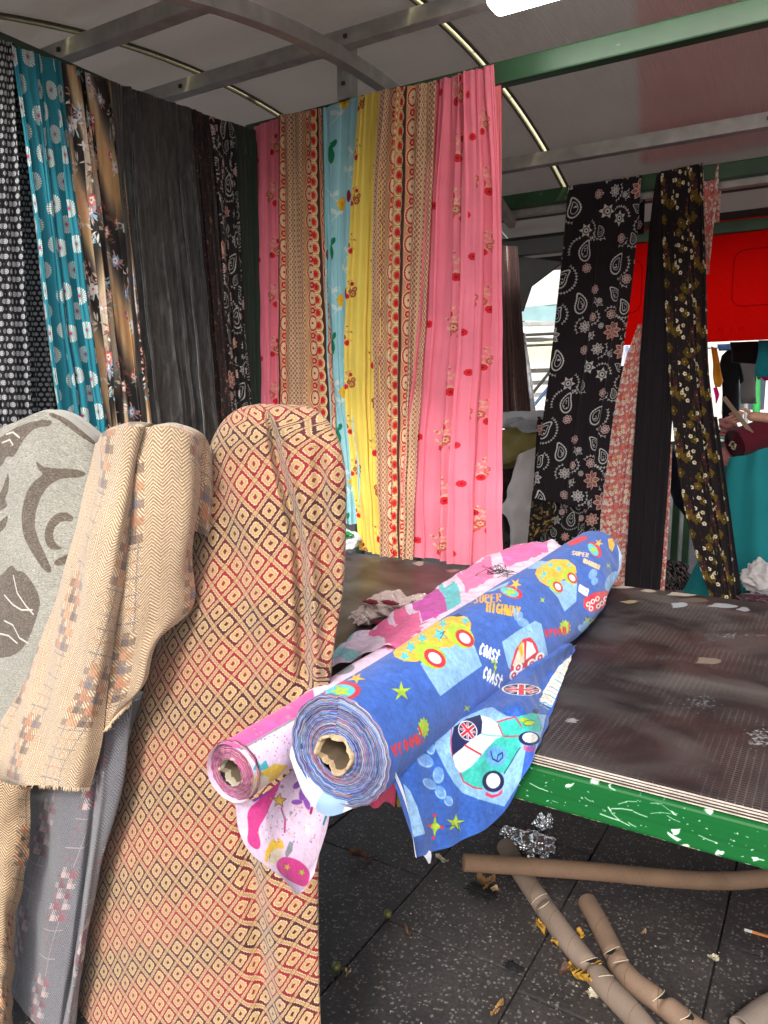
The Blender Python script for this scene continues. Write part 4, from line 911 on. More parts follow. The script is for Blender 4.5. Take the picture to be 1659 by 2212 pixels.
def bolt_end(name, c, frame, r0, r1, cols, parent, seed=0, waves=18, wob=.03, imgname='end', flip=-1):
    """the coiled end of a bolt: wavy layer edges, some proud, some sunk"""
    d, side, u, L = frame; rgx = np.random.RandomState(seed); nr, nt = 150, 260; NL = 30
    t = np.linspace(0, 2*math.pi, nt)[None]; s = np.linspace(0, 1, nr)[:, None]; wob = wob*.32
    w = (wob*np.sin(waves*t+1.5*np.sin(3*t))+wob*.6*np.sin((waves*.6)//1*t+1)+wob*.3*np.sin((waves*1.7)//1*t+2))
    base = r0+(r1-r0)*s; r = base*(1+w*s**1.3*np.clip(1-.5*s, 0, 1)*1.4)
    lay = s*NL+t/(2*math.pi); ph = (lay % 1.0)
    hgt = rgx.normal(size=NL+2)[np.minimum(lay.astype(int), NL+1)]*.0010+.0022*np.abs(np.sin(math.pi*ph))+.0006*np.sin(waves*t+s*9)
    hgt = hgt+.010*(1-s)
    P = np.array(c)+d*(flip*hgt)[..., None]+r[..., None]*(u*np.cos(t)[..., None]+side*np.sin(t)[..., None])
    W = 512; cv = Canvas(1, 1, W, (0, 0, 0), wrap=False); q = rgx.randint(len(cols), size=400); shade = rgx.uniform(.62, 1.1, 400)
    Y, X = np.mgrid[0:W, 0:W]/float(W); li = (Y*NL*2.0+X); ii = np.clip(li.astype(int)*3+((li % 1)*3).astype(int), 0, 399)
    seg = (np.sin(X*40+ii*1.7)+np.sin(X*17+ii*2.9)) > .7; ii2 = np.where(seg, (ii*7+3) % 400, ii)
    C = np.array([rgb(c) for c in cols])[q[ii2]]*shade[ii][..., None]*(.62+.38*np.sin(math.pi*(li*3 % 1)))[..., None]
    cv.a[..., :3] = C; img = cv.image(imgname)
    uv = np.stack([np.broadcast_to(t/(2*math.pi), (nr, nt)), np.broadcast_to(s, (nr, nt))], -1)
    o = grid_mesh(name, P, uv, cloth_mat(imgname+'_layers', img, bump=.5), parent)
    return P
def torn_core(c, frame, r, th, depth, mat, parent, dent=.25, seed=0, flip=-1):
    """cardboard core tube seen at the bolt's end, its rim crushed"""
    d, side, u, L = frame; rgx = np.random.RandomState(seed); nt = 90; t = np.linspace(0, 2*math.pi, nt)[None]
    k = 1-dent*np.exp(-((t-3.6)/.5)**2)+.04*np.sin(5*t)+.012*np.sin(9*t+2)
    prof = [(r+.001, -.01), (r+th*.6, .006), (r, .009), (r-th*.5, .006), (r-th, -.002), (r-th*1.1, -.05), (r-th*1.1, -depth)]
    P = []
    for i, (q, h) in enumerate(prof):
        hh = h+(.004*np.sin(4*t+1)+.003*np.sin(7*t)+.0008*np.sin(19*t))*(1 if 0 < i < 5 else .1)
        kk = 1+(k-1)*(1 if i < 5 else .6)
        P.append(np.array(c)+d*(flip*hh)[..., None][0]+(q*kk)[..., None][0]*(u*np.cos(t)[..., None][0]+side*np.sin(t)[..., None][0]))
    P = np.array(P); o = grid_mesh('core_tube', P[:5], np.zeros(P[:5].shape[:2]+(2,)), mat, parent); grid_mesh('core_wall', P[4:], np.zeros(P[4:].shape[:2]+(2,)), M_corew, parent)
    return o
def card_mat(name='cardboard', col=(150, 118, 92)):
    m, n, l, b = _nt(name); tc = n.new('ShaderNodeTexCoord'); r = n.new('ShaderNodeRGB'); r.outputs[0].default_value = lin(col)
    s1 = add_noise_tint(n, l, r.outputs[0], 9, .8, 1.12, detail=5); s2 = add_noise_tint(n, l, s1, 380, .88, 1.08)
    l.new(s2, b.inputs['Base Color']); b.inputs['Roughness'].default_value = .75; b.inputs['Specular IOR Level'].default_value = .3
    nz = n.new('ShaderNodeTexNoise'); nz.inputs['Scale'].default_value = 120; l.new(tc.outputs['Object'], nz.inputs['Vector']); bp = n.new('ShaderNodeBump'); bp.inputs['Strength'].default_value = .15; bp.inputs['Distance'].default_value = .002; l.new(nz.outputs[0], bp.inputs['Height']); l.new(bp.outputs[0], b.inputs['Normal']); return m
M_card = card_mat(); M_corew = card_mat('core_wall_card', (112, 96, 78))

# ---- blue print: motifs are measured on the bolt and on its loose flap
DB, LB, YB2, TEAL, NAVY, WHT, RED, ORG, LIME, AQ = (52, 94, 176), (138, 182, 222), (62, 106, 194), (62, 184, 170), (28, 34, 78), (238, 236, 228), (214, 34, 56), (242, 178, 48), (168, 196, 44), (82, 190, 196)
def z3(x, y): return (713.2+.3968*x, 1124.6+.3968*y)
def z4(x, y): return (795.5+.26455*x, 1453.8+.26455*y)
def Q3(l): return [z3(*p) for p in l]
def Q4(l): return [z4(*p) for p in l]
def ellp(cx, cy, rx, ry, rot=0, n=20):
    t = np.linspace(0, 2*math.pi, n, endpoint=False); c, s = math.cos(rot), math.sin(rot)
    return [(cx+rx*math.cos(a)*c-ry*math.sin(a)*s, cy+rx*math.cos(a)*s+ry*math.sin(a)*c) for a in t]
def chaikin(p, n=2):
    p = np.array(p, float)
    for _ in range(n): q = np.roll(p, -1, 0); p = np.stack([p*.75+q*.25, p*.25+q*.75], 1).reshape(-1, 2)
    return [tuple(v) for v in p]
class Printer:
    """draws photo-measured outlines onto a cloth's own coordinates"""
    def __init__(s, P, uv, ppm, bg, facing=None, pad=.02):
        s.P, s.uv, s.f = P, uv, facing; mn = uv.reshape(-1, 2).min(0)-pad; mx = uv.reshape(-1, 2).max(0)+pad; s.mn, s.sz = mn, mx-mn
        s.cv = Canvas(s.sz[0], s.sz[1], ppm, bg, wrap=False, org=mn)
    def m(s, pts, step=9): return px2uv(s.P, s.uv, pts, s.f, step)
    def poly(s, pts, col, a=1.0): s.cv.poly(s.m(pts), col, a)
    def line(s, pts, w, col, closed=False, a=1.0): s.cv.line(px2uv(s.P, s.uv, pts, s.f, 0), w, col, a, closed)
    def text(s, txt, p0, p1, up, w, col):
        for st in text_lines(txt, p0, p1, up): s.line(st, w, col)
    def finish(s, name):
        a = s.cv.a; b2 = a.copy()
        for dy, dx in ((0, 1), (0, -1), (1, 0), (-1, 0)): b2 += np.roll(np.roll(a, dy, 0), dx, 1)
        s.cv.a = b2/5.0; s.cv.speck(.035, 7); return s.cv.image(name)
    def tex_uv(s): return (s.uv-s.mn)/s.sz
def mottle(cv, amp, seed=0):
    rgx = np.random.RandomState(seed); s = np.zeros((cv.H, cv.W))
    for c, a in ((4, .5), (11, .35), (37, .3)):
        n = rgx.normal(size=(cv.H//c+2, cv.W//c+2)); s += a*np.repeat(np.repeat(n, c, 0), c, 1)[:cv.H, :cv.W]
    s = (s+np.roll(s, 2, 0)+np.roll(s, 2, 1)+np.roll(s, 4, 0))/4
    cv.a[..., :3] = np.clip(cv.a[..., :3]*(1+amp*s[..., None]), 0, 1)
def wheel(p, f, x, y, rx, ry, rot, ring=RED, arch=True):
    if arch: p.poly(f(ellp(x-.35*rx, y-.35*ry, rx*1.45, ry*1.45, rot)), LIME)
    p.poly(f(ellp(x, y, rx, ry, rot)), ring); p.poly(f(ellp(x, y, rx*.62, ry*.62, rot)), WHT)
def union(p, f, cx, cy, rx, ry, rot, rim=WHT):
    E = lambda k: ellp(cx, cy, rx*k, ry*k, rot, 26); p.poly(f(E(1.0)), rim); p.poly(f(E(.9)), NAVY); c, s = math.cos(rot), math.sin(rot)
    T = lambda x, y: (cx+x*rx*.86*c-y*ry*.86*s, cy+x*rx*.86*s+y*ry*.86*c)
    def st(a, b2, w, col):
        dx, dy = b2[0]-a[0], b2[1]-a[1]; L = math.hypot(dx, dy); nx, ny = -dy/L*w, dx/L*w
        p.poly(f([T(a[0]+nx, a[1]+ny), T(b2[0]+nx, b2[1]+ny), T(b2[0]-nx, b2[1]-ny), T(a[0]-nx, a[1]-ny)]), col)
    for a, b2 in (((-.72, -.66), (.72, .66)), ((-.72, .66), (.72, -.66))): st(a, b2, .13, WHT); st(a, b2, .06, RED)
    for a, b2 in (((-.98, 0), (.98, 0)), ((0, -.98), (0, .98))): st(a, b2, .24, WHT)
    for a, b2 in (((-.98, 0), (.98, 0)), ((0, -.98), (0, .98))): st(a, b2, .15, RED)

bolt = empty('blue_fabric_bolt', 'thick bolt of blue cotton printed with cars, stars and writing, lying across the table', 'fabric bolt', (-.63, 1.7, TZ))
BA, BB, BR = np.array((-.605, .872, .937)), np.array((-.668, 2.46, .948)), .0865
P, uv, FR = cyl_grid(BA, BB, BR, 150, 210, .035, 4, slump=([0, .1, .22, .32, .4, .47, .53, .68, .80, .9, 1.0], [0, .002, .014, .024, .036, .044, .050, .054, .040, .022, .006]))
P = ripple(P, .0022, .16, 3, (1, .35, 1)); P2 = ripple(P, .006, .10, 14, (1, .8, 1), True); tt = np.linspace(0, 1, 150)[:, None, None]; P = P+(P2-P)*np.clip((tt-.35)*2.5, 0, 1)*np.exp(-((np.linspace(-math.pi, math.pi, 210)[None, :, None]-1.7)/.8)**2)
P[..., 2] = np.where(P[..., 1] > 1.17, np.maximum(P[..., 2], .8525), P[..., 2])
view = CAM-P; nrm = normals(P); ctr = P.mean(1, keepdims=True)
if ((P-ctr)*nrm).sum() < 0: nrm = -nrm
face = (view*nrm).sum(-1) > .0
pr = Printer(P, uv, 1500, DB, face)
def car1(f, flip=0):
    pr.poly(f([(490, 780), (600, 690), (775, 655), (826, 790), (700, 880), (600, 955), (540, 860)]), LB)
    pr.poly(f([(345, 715), (355, 670), (420, 625), (480, 590), (560, 560), (640, 525), (700, 513), (745, 525), (768, 560), (762, 600), (720, 640), (660, 690), (590, 690), (530, 745), (470, 768), (400, 765), (350, 740)]), ORG)
    for (x, y, r) in ((595, 620, 44), (500, 640, 34), (438, 688, 38), (405, 738, 34), (612, 560, 30), (735, 545, 28), (650, 600, 22)): pr.poly(f([tuple(q) for q in star(x, y, r, .3, 5, .42)]), AQ)
    wheel(pr, f, 733, 640, 58, 38, .7); wheel(pr, f, 570, 748, 66, 42, .62)
    pr.line(f([(595, 620), (625, 600), (600, 640), (640, 640), (585, 600)]), .0012, NAVY)
    pr.poly(f([(655, 520), (700, 505), (722, 520), (690, 524)]), NAVY); pr.poly(f([(440, 610), (500, 585), (520, 595), (450, 630)]), RED)
car1(Q3)
pr.poly(Q3([(935, 660), (1020, 600), (1115, 545), (1150, 562), (1188, 740), (1130, 790), (1040, 860), (970, 800)]), LB)
pr.poly(Q3([(980, 870), (984, 790), (1010, 700), (1050, 645), (1090, 635), (1120, 670), (1140, 730), (1170, 735), (1120, 800), (1040, 860)]), RED)
pr.poly(Q3([(992, 790), (1022, 705), (1055, 660), (1058, 770), (1020, 800)]), (240, 214, 186)); pr.poly(Q3([(1070, 655), (1100, 665), (1122, 715), (1064, 760)]), WHT)
pr.poly(Q3([(1024, 690), (1046, 655), (1052, 720), (1040, 745)]), ORG); pr.line(Q3([(1010, 790), (1030, 795), (1046, 775)]), .0012, NAVY)
for (x, y) in ((1000, 842), (1024, 800), (1098, 780), (1143, 745), (1060, 828)): pr.poly(Q3(ellp(x, y, 23, 30, .5)), WHT); pr.poly(Q3(ellp(x, y, 12, 18, .5)), RED); pr.poly(Q3(ellp(x, y, 5, 8, .5)), WHT)
def car2(dx, dy, k):
    f = lambda l: Q3([(dx+x*k, dy+y*k) for x, y in l])
    pr.poly(f([(1190, 365), (1235, 330), (1345, 320), (1340, 440), (1275, 495), (1240, 420)]), LB)
    pr.poly(f([(1115, 290), (1125, 262), (1160, 232), (1210, 210), (1290, 212), (1335, 248), (1342, 285), (1300, 296), (1255, 330), (1240, 350), (1185, 358), (1140, 330)]), ORG)
    for (x, y, r) in ((1165, 290, 22), (1200, 240, 20), (1245, 262, 22), (1300, 240, 16), (1190, 330, 16), (1150, 312, 14)): pr.poly(f([tuple(q) for q in star(x, y, r, .5, 5, .42)]), AQ)
    wheel(pr, f, 1318, 312, 34, 22, .9); wheel(pr, f, 1240, 360, 34, 22, .9)
car2(0, 0, 1.0)
for w in ('a',):
    pr.text('SUPER', z3(780, 450), z3(938, 438), (0, -17), .0042, (236, 160, 60)); pr.text('HIGHWAY', z3(850, 494), z3(1037, 526), (2, -21), .0046, (240, 168, 50))
    pr.text('SUPER', z3(1315, 185), z3(1410, 200), (2, -8.5), .0042, (222, 190, 150)); pr.text('HIGHWAY', z3(1378, 228), z3(1468, 268), (2, -9), .0045, (222, 190, 150))
    pr.text('COASt', z3(808, 722), z3(915, 775), (7, -22), .0046, WHT); pr.text('COASt', z3(828, 850), z3(930, 915), (7, -22), .0046, WHT)
    pr.line(Q3([(878, 772), (905, 765), (893, 800), (906, 795), (890, 828)]), .003, LIME)
    pr.text('COASt', z3(1352, 384), z3(1402, 416), (3, -15), .0042, WHT)
    pr.poly(Q3([tuple(q) for q in star(508, 1128, 62, .2, 11, .72, .55, 1.0)]), LIME); pr.text('vroom!', z3(352, 1283), z3(528, 1192), (-9, -26), .0052, RED)
    pr.poly(Q3([tuple(q) for q in star(1278, 582, 46, .3, 11, .72, .75, 1.0)]), LIME); pr.text('vroom!', z3(1168, 632), z3(1314, 610), (1, -18), .0050, RED)
pr.poly(Q3([tuple(q) for q in star(388, 930, 58, .9, 5, .32)]), LIME); pr.poly(Q3([tuple(q) for q in star(140, 858, 46, .2, 5, .34, 1.2, .7)]), ORG)
for (x, y, rx, ry, ro) in ((62, 930, 104, 52, -.1), (985, 388, 66, 32, .35), (1440, 158, 50, 28, .9)):
    pr.poly(Q3(ellp(x, y, rx, ry, ro)), RED); pr.poly(Q3(ellp(x-8, y, rx*.8, ry*.72, ro)), AQ); pr.poly(Q3([tuple(q) for q in star(x-5, y, rx*.55, .6, 5, .45, 1.1, .6)]), LIME)
for (x, y, r) in ((745, 1022, 24), (1155, 432, 20), (1515, 245, 16), (760, 440, 14), (1180, 170, 16)): pr.poly(Q3([tuple(q) for q in star(x, y, r, .9, 4, .3)]), LIME)
pr.poly(Q3([tuple(q) for q in star(1010, 345, 34, .2, 5, .34)]), ORG); pr.poly(Q3([tuple(q) for q in star(1462, 122, 26, .2, 5, .34)]), ORG)
for (x, y, rx, ry) in ((1025, 520, 24, 28), (1050, 555, 34, 24), (1078, 590, 20, 16), (1430, 290, 22, 30), (1440, 330, 18, 22), (1005, 490, 12, 16)): pr.poly(Q3(ellp(x, y, rx, ry, .5)), LB, .75); pr.line(Q3(ellp(x, y, rx*.8, ry*.8, .5, 8)[:5]), .001, (90, 130, 200))
pr.poly(Q3([(1070, 235), (1120, 215), (1190, 225), (1130, 262), (1075, 262)]), LB); pr.line(Q3([(1090, 240), (1130, 228), (1160, 240)]), .004, LIME)
pr.poly(Q3([(1290, 120), (1350, 90), (1395, 82), (1400, 100), (1340, 128), (1300, 138)]), RED); pr.poly(Q3([(1512, 100), (1535, 95), (1550, 130), (1535, 170), (1518, 150)]), ORG); pr.poly(Q3([(1535, 60), (1572, 100), (1590, 170), (1584, 260), (1560, 330), (1552, 330), (1572, 250), (1572, 170), (1555, 110)]), (196, 218, 240))
pr.poly(Q3([(1420, 30), (1500, 28), (1560, 70), (1590, 150), (1578, 160), (1545, 85), (1480, 48)]), (176, 208, 238))
pr.poly(Q3([(1380, 425), (1440, 390), (1520, 380), (1500, 470), (1420, 500), (1378, 470)]), RED)
for (x, y) in ((1405, 455), (1430, 440), (1455, 425), (1480, 450), (1420, 478), (1460, 465), (1500, 425)): pr.poly(Q3(ellp(x, y, 12, 15, .4)), WHT); pr.poly(Q3(ellp(x, y, 6, 8, .4)), RED)
for (x, y, rx, ry) in ((1380, 590, 34, 22), (1400, 565, 26, 18), (1535, 330, 34, 60)): pr.poly(Q3(ellp(x, y, rx, ry, .5)), LB, .85)
for (x, y) in ((1400, 542), (1430, 548)): pr.poly(Q3([tuple(q) for q in star(x, y, 24, .9, 4, .3)]), LIME)
pr.poly(Q3([(820, 380), (880, 345), (905, 318), (940, 330), (880, 370), (830, 395)]), RED); pr.poly(Q3([(845, 392), (930, 350), (980, 330), (960, 352), (880, 385)]), LB)
pr.poly(Q3([(240, 1170), (275, 1150), (300, 1230), (330, 1313), (300, 1313)]), LB)
mottle(pr.cv, .09, 4); img = pr.finish('blue_car_print'); M_blue = cloth_mat('blue_car_cotton', img, crease=.12, bump=.1)
o = grid_mesh('rolled_cloth', P, pr.tex_uv(), M_blue, bolt)
cols = [(70, 100, 190), (140, 172, 224), (210, 214, 226), (52, 74, 160), (168, 190, 226), (150, 130, 180), (196, 110, 130), (96, 130, 200), (190, 200, 214)]
bolt_end('coiled_end', BA+FR[0]*.0, FR, .030, BR*1.01, cols, bolt, 7, 22, .03, 'blue_end')
bolt_end('coiled_end', BB, FR, .030, BR*.99, cols, bolt, 8, 22, .03, 'blue_far_end', flip=1)
torn_core(BA-FR[0]*.012, FR, .0290, .0042, .35, card_mat('torn_card', (184, 158, 124)), bolt, .45, 3)

# ---- its loose flap: flat on the table at the right, hanging over the front edge at the left
def pz(x, y, z): return at(x, y, 2, z)
def py(x, y, yy): return at(x, y, 1, yy)
c0 = [py(820, 1606, .93), py(846, 1680, .905), py(874, 1765, .90), (py(900, 1852, .905))]
c1 = [py(872, 1588, 1.0), py(893, 1660, .955), py(912, 1740, .955), py(936, 1842, .96)]
c2 = [py(935, 1566, 1.08), py(952, 1640, 1.03), py(975, 1722, 1.03), py(1000, 1818, 1.035)]
c3 = [py(1007, 1533, 1.17), py(1025, 1590, 1.10), py(1052, 1670, 1.10), py(1076, 1769, 1.11)]
c4 = [py(1062, 1503, 1.25), py(1078, 1550, 1.15), py(1098, 1615, 1.145), py(1116, 1700, 1.15)]
c5 = [py(1112, 1470, 1.34), py(1128, 1510, 1.205), py(1148, 1560, 1.18), py(1159, 1628, 1.168)]
c6 = [py(1152, 1440, 1.43), pz(1166, 1480, .876), pz(1180, 1515, .863), pz(1192, 1540, .856)]
c7 = [py(1195, 1415, 1.54), pz(1203, 1435, .876), pz(1212, 1450, .862), pz(1221, 1456, .857)]
c8 = [py(1232, 1390, 1.64), pz(1238, 1395, .88), pz(1243, 1396, .865), pz(1248, 1392, .860)]
Pf = np.swapaxes(np.array([c0, c1, c2, c3, c4, c5, c6, c7, c8]), 0, 1); Pf = np.concatenate([Pf[:1]+np.array((-.07, 0, -.02)), Pf[:1]+np.array((-.03, 0, -.008)), Pf]); Pf = surf(Pf, 120, 170)
s_ = np.linspace(0, 1, 120)[:, None]; w_ = np.clip(s_*3-1, 0, 1)[..., None]; Pf = ripple(Pf, .006, .12, 5)*w_+Pf*(1-w_)
uvf = arc_uv(Pf, .35); pf = Printer(Pf, uvf, 1500, DB)
pf.poly(Q4([(560, 460), (700, 400), (850, 330), (960, 285), (1010, 278), (1060, 310), (1130, 350), (1200, 360), (1340, 330), (1450, 340), (1430, 450), (1350, 690), (1230, 900), (1110, 1090), (900, 1030), (770, 980), (700, 900), (640, 800), (540, 600)]), LB)
pf.poly(Q4([(1290, 600), (1370, 590), (1330, 760), (1240, 900)]), (60, 100, 210))
pf.poly(Q4([(1050, 400), (1200, 360), (1260, 350), (1340, 325), (1392, 345), (1422, 450), (1395, 480), (1300, 478), (1240, 530), (1240, 600), (1110, 820), (1000, 800), (940, 860), (935, 940), (850, 930), (780, 880), (748, 820), (850, 760), (940, 660), (1040, 540), (1100, 515)]), TEAL)
pf.poly(Q4([(920, 345), (1000, 370), (1060, 420), (1100, 515), (1040, 540), (920, 665), (830, 770), (750, 820), (710, 760), (690, 680), (790, 590), (925, 495)]), WHT)
pf.poly(Q4([(700, 440), (800, 375), (912, 340), (932, 400), (925, 490), (840, 540), (770, 610), (684, 676), (678, 540)]), NAVY)
union(pf, Q4, 812, 470, 86, 74, .9, rim=WHT); union(pf, Q4, 1250, 136, 162, 48, .04)
pf.line(Q4([(790, 590), (920, 665)]), .003, RED); pf.line(Q4([(1050, 400), (1200, 360), (1250, 435)]), .002, RED); pf.line(Q4([(1060, 420), (1100, 515), (1230, 515)]), .002, RED)
pf.line(Q4([(748, 815), (780, 890), (860, 935), (930, 945)]), .002, RED); pf.line(Q4([(680, 450), (672, 560), (690, 680)]), .002, RED); pf.line(Q4([(1380, 350), (1412, 420), (1410, 470)]), .002, RED)
pf.line(Q4([(925, 495), (1100, 515)]), .002, TEAL); pf.line(Q4([(1240, 610), (1110, 820)]), .0025, NAVY)
pf.poly(Q4(ellp(1048, 680, 88, 84)), (96, 158, 222)); pf.line(Q4([(1000, 640), (1015, 700), (1060, 725), (1098, 690), (1095, 650), (1060, 670), (1052, 710)]), .0022, NAVY)
pf.poly(Q4(ellp(1315, 535, 88, 58, .05)), NAVY); pf.poly(Q4(ellp(1322, 528, 64, 43, .05)), WHT); pf.poly(Q4(ellp(1020, 885, 90, 88)), NAVY); pf.poly(Q4(ellp(1020, 880, 58, 63)), WHT)
for k in (0, 14, 28): pf.line(Q4([(960, 975+k*.7), (1010, 1000+k*.6), (1060, 990+k*.4), (1095, 950+k)]), .0016, (226, 50, 90)); pf.line(Q4([(1270, 595+k), (1320, 612+k), (1368, 605+k)]), .0014, (226, 60, 90))
pf.poly(Q4(ellp(1275, 385, 42, 18, .1)), LIME); pf.poly(Q4(ellp(1315, 408, 48, 22, -.1)), LIME); pf.line(Q4(ellp(1315, 408, 48, 22, -.1)), .001, NAVY, True); pf.poly(Q4(ellp(1370, 312, 26, 20)), NAVY)
for (x, y, rx, ry, ro) in ((465, 715, 74, 52, .6), (505, 610, 40, 60, -.3), (560, 500, 50, 60, .5), (572, 835, 48, 70, 0), (500, 905, 66, 38, .6), (590, 975, 44, 60, -.5), (655, 1045, 36, 46, -.5)): pf.poly(Q4(ellp(x, y, rx, ry, ro)), (118, 164, 220), .85); pf.line(Q4(ellp(x, y, rx*.82, ry*.82, ro, 12)[:8]), .0016, (168, 202, 238))
pf.poly(Q4([(545, 1155), (556, 1222), (600, 1258), (560, 1280), (540, 1345), (530, 1280), (500, 1250), (530, 1225)]), LIME)
for (x, y) in ((543, 1163), (600, 1260), (502, 1246), (531, 1345)): pf.poly(Q4(ellp(x, y, 15, 14)), (226, 30, 50))
pf.poly(Q4([tuple(q) for q in star(712, 1225, 78, -1.5, 5, .36)]), LIME); pf.line(Q4([(640, 1250), (705, 1245), (745, 1290), (730, 1230), (780, 1215)]), .0013, NAVY)
pf.poly(Q4([(790, 1380), (830, 1340), (832, 1362)]), ORG)
pf.poly(Q4([(285, 900), (340, 960), (400, 1090), (465, 1312), (370, 1340), (330, 1150)]), (150, 190, 228))
W8 = [(1395, 245), (1450, 110), (1540, 0), (1620, -120), (1680, -150), (1640, 60), (1500, 290)]
pf.poly(Q4([(1395, 235), (1440, 130), (1500, 30), (1560, -60), (1660, -150), (1680, -100), (1590, 60), (1498, 280)]), (236, 230, 216))
for k in range(12):
    t = k/12.; a = (1398+t*250, 228-t*350); b2 = (1500+t*170, 268-t*340); pf.line(Q4([a, ((a[0]+b2[0])/2, (a[1]+b2[1])/2-8), b2]), [.006, .003, .005, .002][k % 4], [(118, 174, 212), (206, 170, 110), (84, 170, 176), (206, 110, 90)][k % 4])
pf.line(Q4([(1400, 262), (1440, 275), (1475, 300)]), .003, LIME)
mottle(pf.cv, .09, 6); img = pf.finish('blue_flap_print'); M_flap = cloth_mat('blue_flap_cotton', img, crease=.2, bump=.1, transl=.12)
o = grid_mesh('loose_flap', Pf, pf.tex_uv(), M_flap, bolt)
M_whc = cloth_mat('white_cotton_back', None, (226, 228, 232), transl=.2, crease=.2)
# white folded layer under the near end
A0 = [py(634, 1600, .885), py(668, 1660, .875), py(735, 1700, .875), py(805, 1660, .89), py(830, 1600, .905)]
A1 = [py(634, 1650, .88), py(658, 1715, .87), py(705, 1762, .865), py(770, 1742, .88), py(826, 1690, .90)]
Pw = surf(np.array([A0, (np.array(A0)*.5+np.array(A1)*.5+np.array((0, -.008, 0))), A1]), 16, 60); Pw = ripple(Pw, .003, .08, 2)
cvw = Canvas(.3, .3, 600, (232, 234, 238)); cvw.poly([(.13, -.1), (.18, -.1), (.18, .4), (.13, .4)], (150, 180, 222), .8)
grid_mesh('white_selvedge', Pw, tile_uv(arc_uv(Pw), (.3, .3), off=(.5, 0)), cloth_mat('white_check_cotton', cvw.image('white_check'), transl=.15), bolt)
e = [py(816, 1600, .902), py(858, 1690, .899), py(884, 1765, .897), py(897, 1850, .90)]; e2 = [q+np.array((.007+.004*math.sin(i*2), -.006, .002)) for i, q in enumerate(e)]
grid_mesh('turned_hem', surf(np.array([e, e2]).swapaxes(0, 1), 40, 6), None, M_whc, bolt)
tip = [[py(902, 1836, .93), py(930, 1838, .955)], [py(918, 1852, .93), py(932, 1848, .95)], [py(926, 1866, .93), py(930, 1864, .94)]]
grid_mesh('white_corner', surf(np.array(tip), 12, 8), None, M_whc, bolt)
# ---- pink bolt and its flap
PA, PB, PR = np.array((-.752, .792, .897)), np.array((-.835, 2.45, .90)), .0455
pbolt = empty('pink_fabric_bolt', 'thinner bolt of pink cotton printed with little fairies, its corner hanging down', 'fabric bolt', (-.78, 1.6, TZ))
P, uv, FR = cyl_grid(PA, PB, PR, 110, 120, .05, 6); P = ripple(P, .0015, .1, 5, (1, .4, 1))
ctr = P.mean(1, keepdims=True); nrm = normals(P)
if ((P-ctr)*nrm).sum() < 0: nrm = -nrm
face = ((CAM-P)*nrm).sum(-1) > 0
LIL, HOT, MAG, PUR, GRY, YEL, SKN = (232, 204, 226), (240, 92, 158), (214, 66, 140), (142, 82, 178), (140, 142, 148), (230, 186, 62), (228, 208, 184)
def y1(x, y): return (x*.463, 1426.4+.463*y)
def Y1(l): return [y1(*p) for p in l]
pk = Printer(P, uv, 1500, LIL, face)
pk.poly(Y1([(985, 415), (1010, 385), (1100, 335), (1380, 172), (1460, 135), (1470, 190), (1370, 275), (1250, 345), (1125, 415), (1060, 400), (1010, 405)]), HOT)
pk.line(Y1([(1125, 415), (1370, 275)]), .004, GRY)
for (x, y) in ((1345, 218), (1345, 265), (1250, 230), (1375, 150), (1376, 182)): pk.poly(Y1([tuple(q) for q in star(x, y, 16, .3, 5, .45)]), (190, 130, 160))
pk.poly([(830, 1385), (880, 1350), (925, 1325), (938, 1345), (880, 1380), (838, 1405)], (226, 110, 150))
for (x, y) in ((745, 1447), (757, 1422)): pk.poly(ellp(x, y, 22, 9, -.3), GRY)
pk.poly([(800, 1380), (830, 1362), (852, 1372), (820, 1392), (800, 1392)], (150, 204, 208)); pk.poly([(960, 1290), (1010, 1260), (1060, 1230), (1064, 1244), (1010, 1280)], (240, 120, 170))
pk.poly(Y1([(1180, 510), (1200, 470), (1215, 490), (1240, 465), (1255, 500), (1220, 515)]), (66, 176, 182))
pk.poly(Y1([(1180, 560), (1210, 525), (1280, 485), (1345, 490), (1310, 530), (1280, 570), (1240, 600)]), YEL); pk.poly(Y1([(1165, 640), (1180, 580), (1225, 535), (1255, 545), (1250, 590), (1200, 645)]), SKN)
for k in range(60):
    x, y = rg.uniform(1180, 1400), rg.uniform(300, 460); pk.poly(Y1(ellp(x, y, 3, 4, 0, 6)), [MAG, PUR, YEL, HOT][k % 4])
pk.poly([(880, 1350), (900, 1330), (960, 1310), (965, 1330), (930, 1350)], (196, 80, 160)); pk.poly([(1090, 1205), (1150, 1180), (1190, 1176), (1190, 1190), (1120, 1215)], (244, 110, 170))
mottle(pk.cv, .05, 3); M_pkb = cloth_mat('pink_fairy_cotton', pk.finish('pink_fairy_print'), crease=.2, bump=.1)
grid_mesh('rolled_cloth', P, pk.tex_uv(), M_pkb, pbolt)
colp = [(232, 110, 164), (240, 170, 200), (196, 90, 150), (226, 200, 214), (214, 80, 120), (240, 190, 170), (176, 110, 170)]
bolt_end('coiled_end', PA+FR[0]*.012, FR, .021, PR*1.05, colp, pbolt, 9, 15, .05, 'pink_end')
bolt_end('coiled_end', PB, FR, .021, PR, colp, pbolt, 10, 15, .04, 'pink_far_end', flip=1)
torn_core(PA+FR[0]*.014, FR, .0225, .003, .35, card_mat('grey_card', (168, 156, 134)), pbolt, .1, 5)
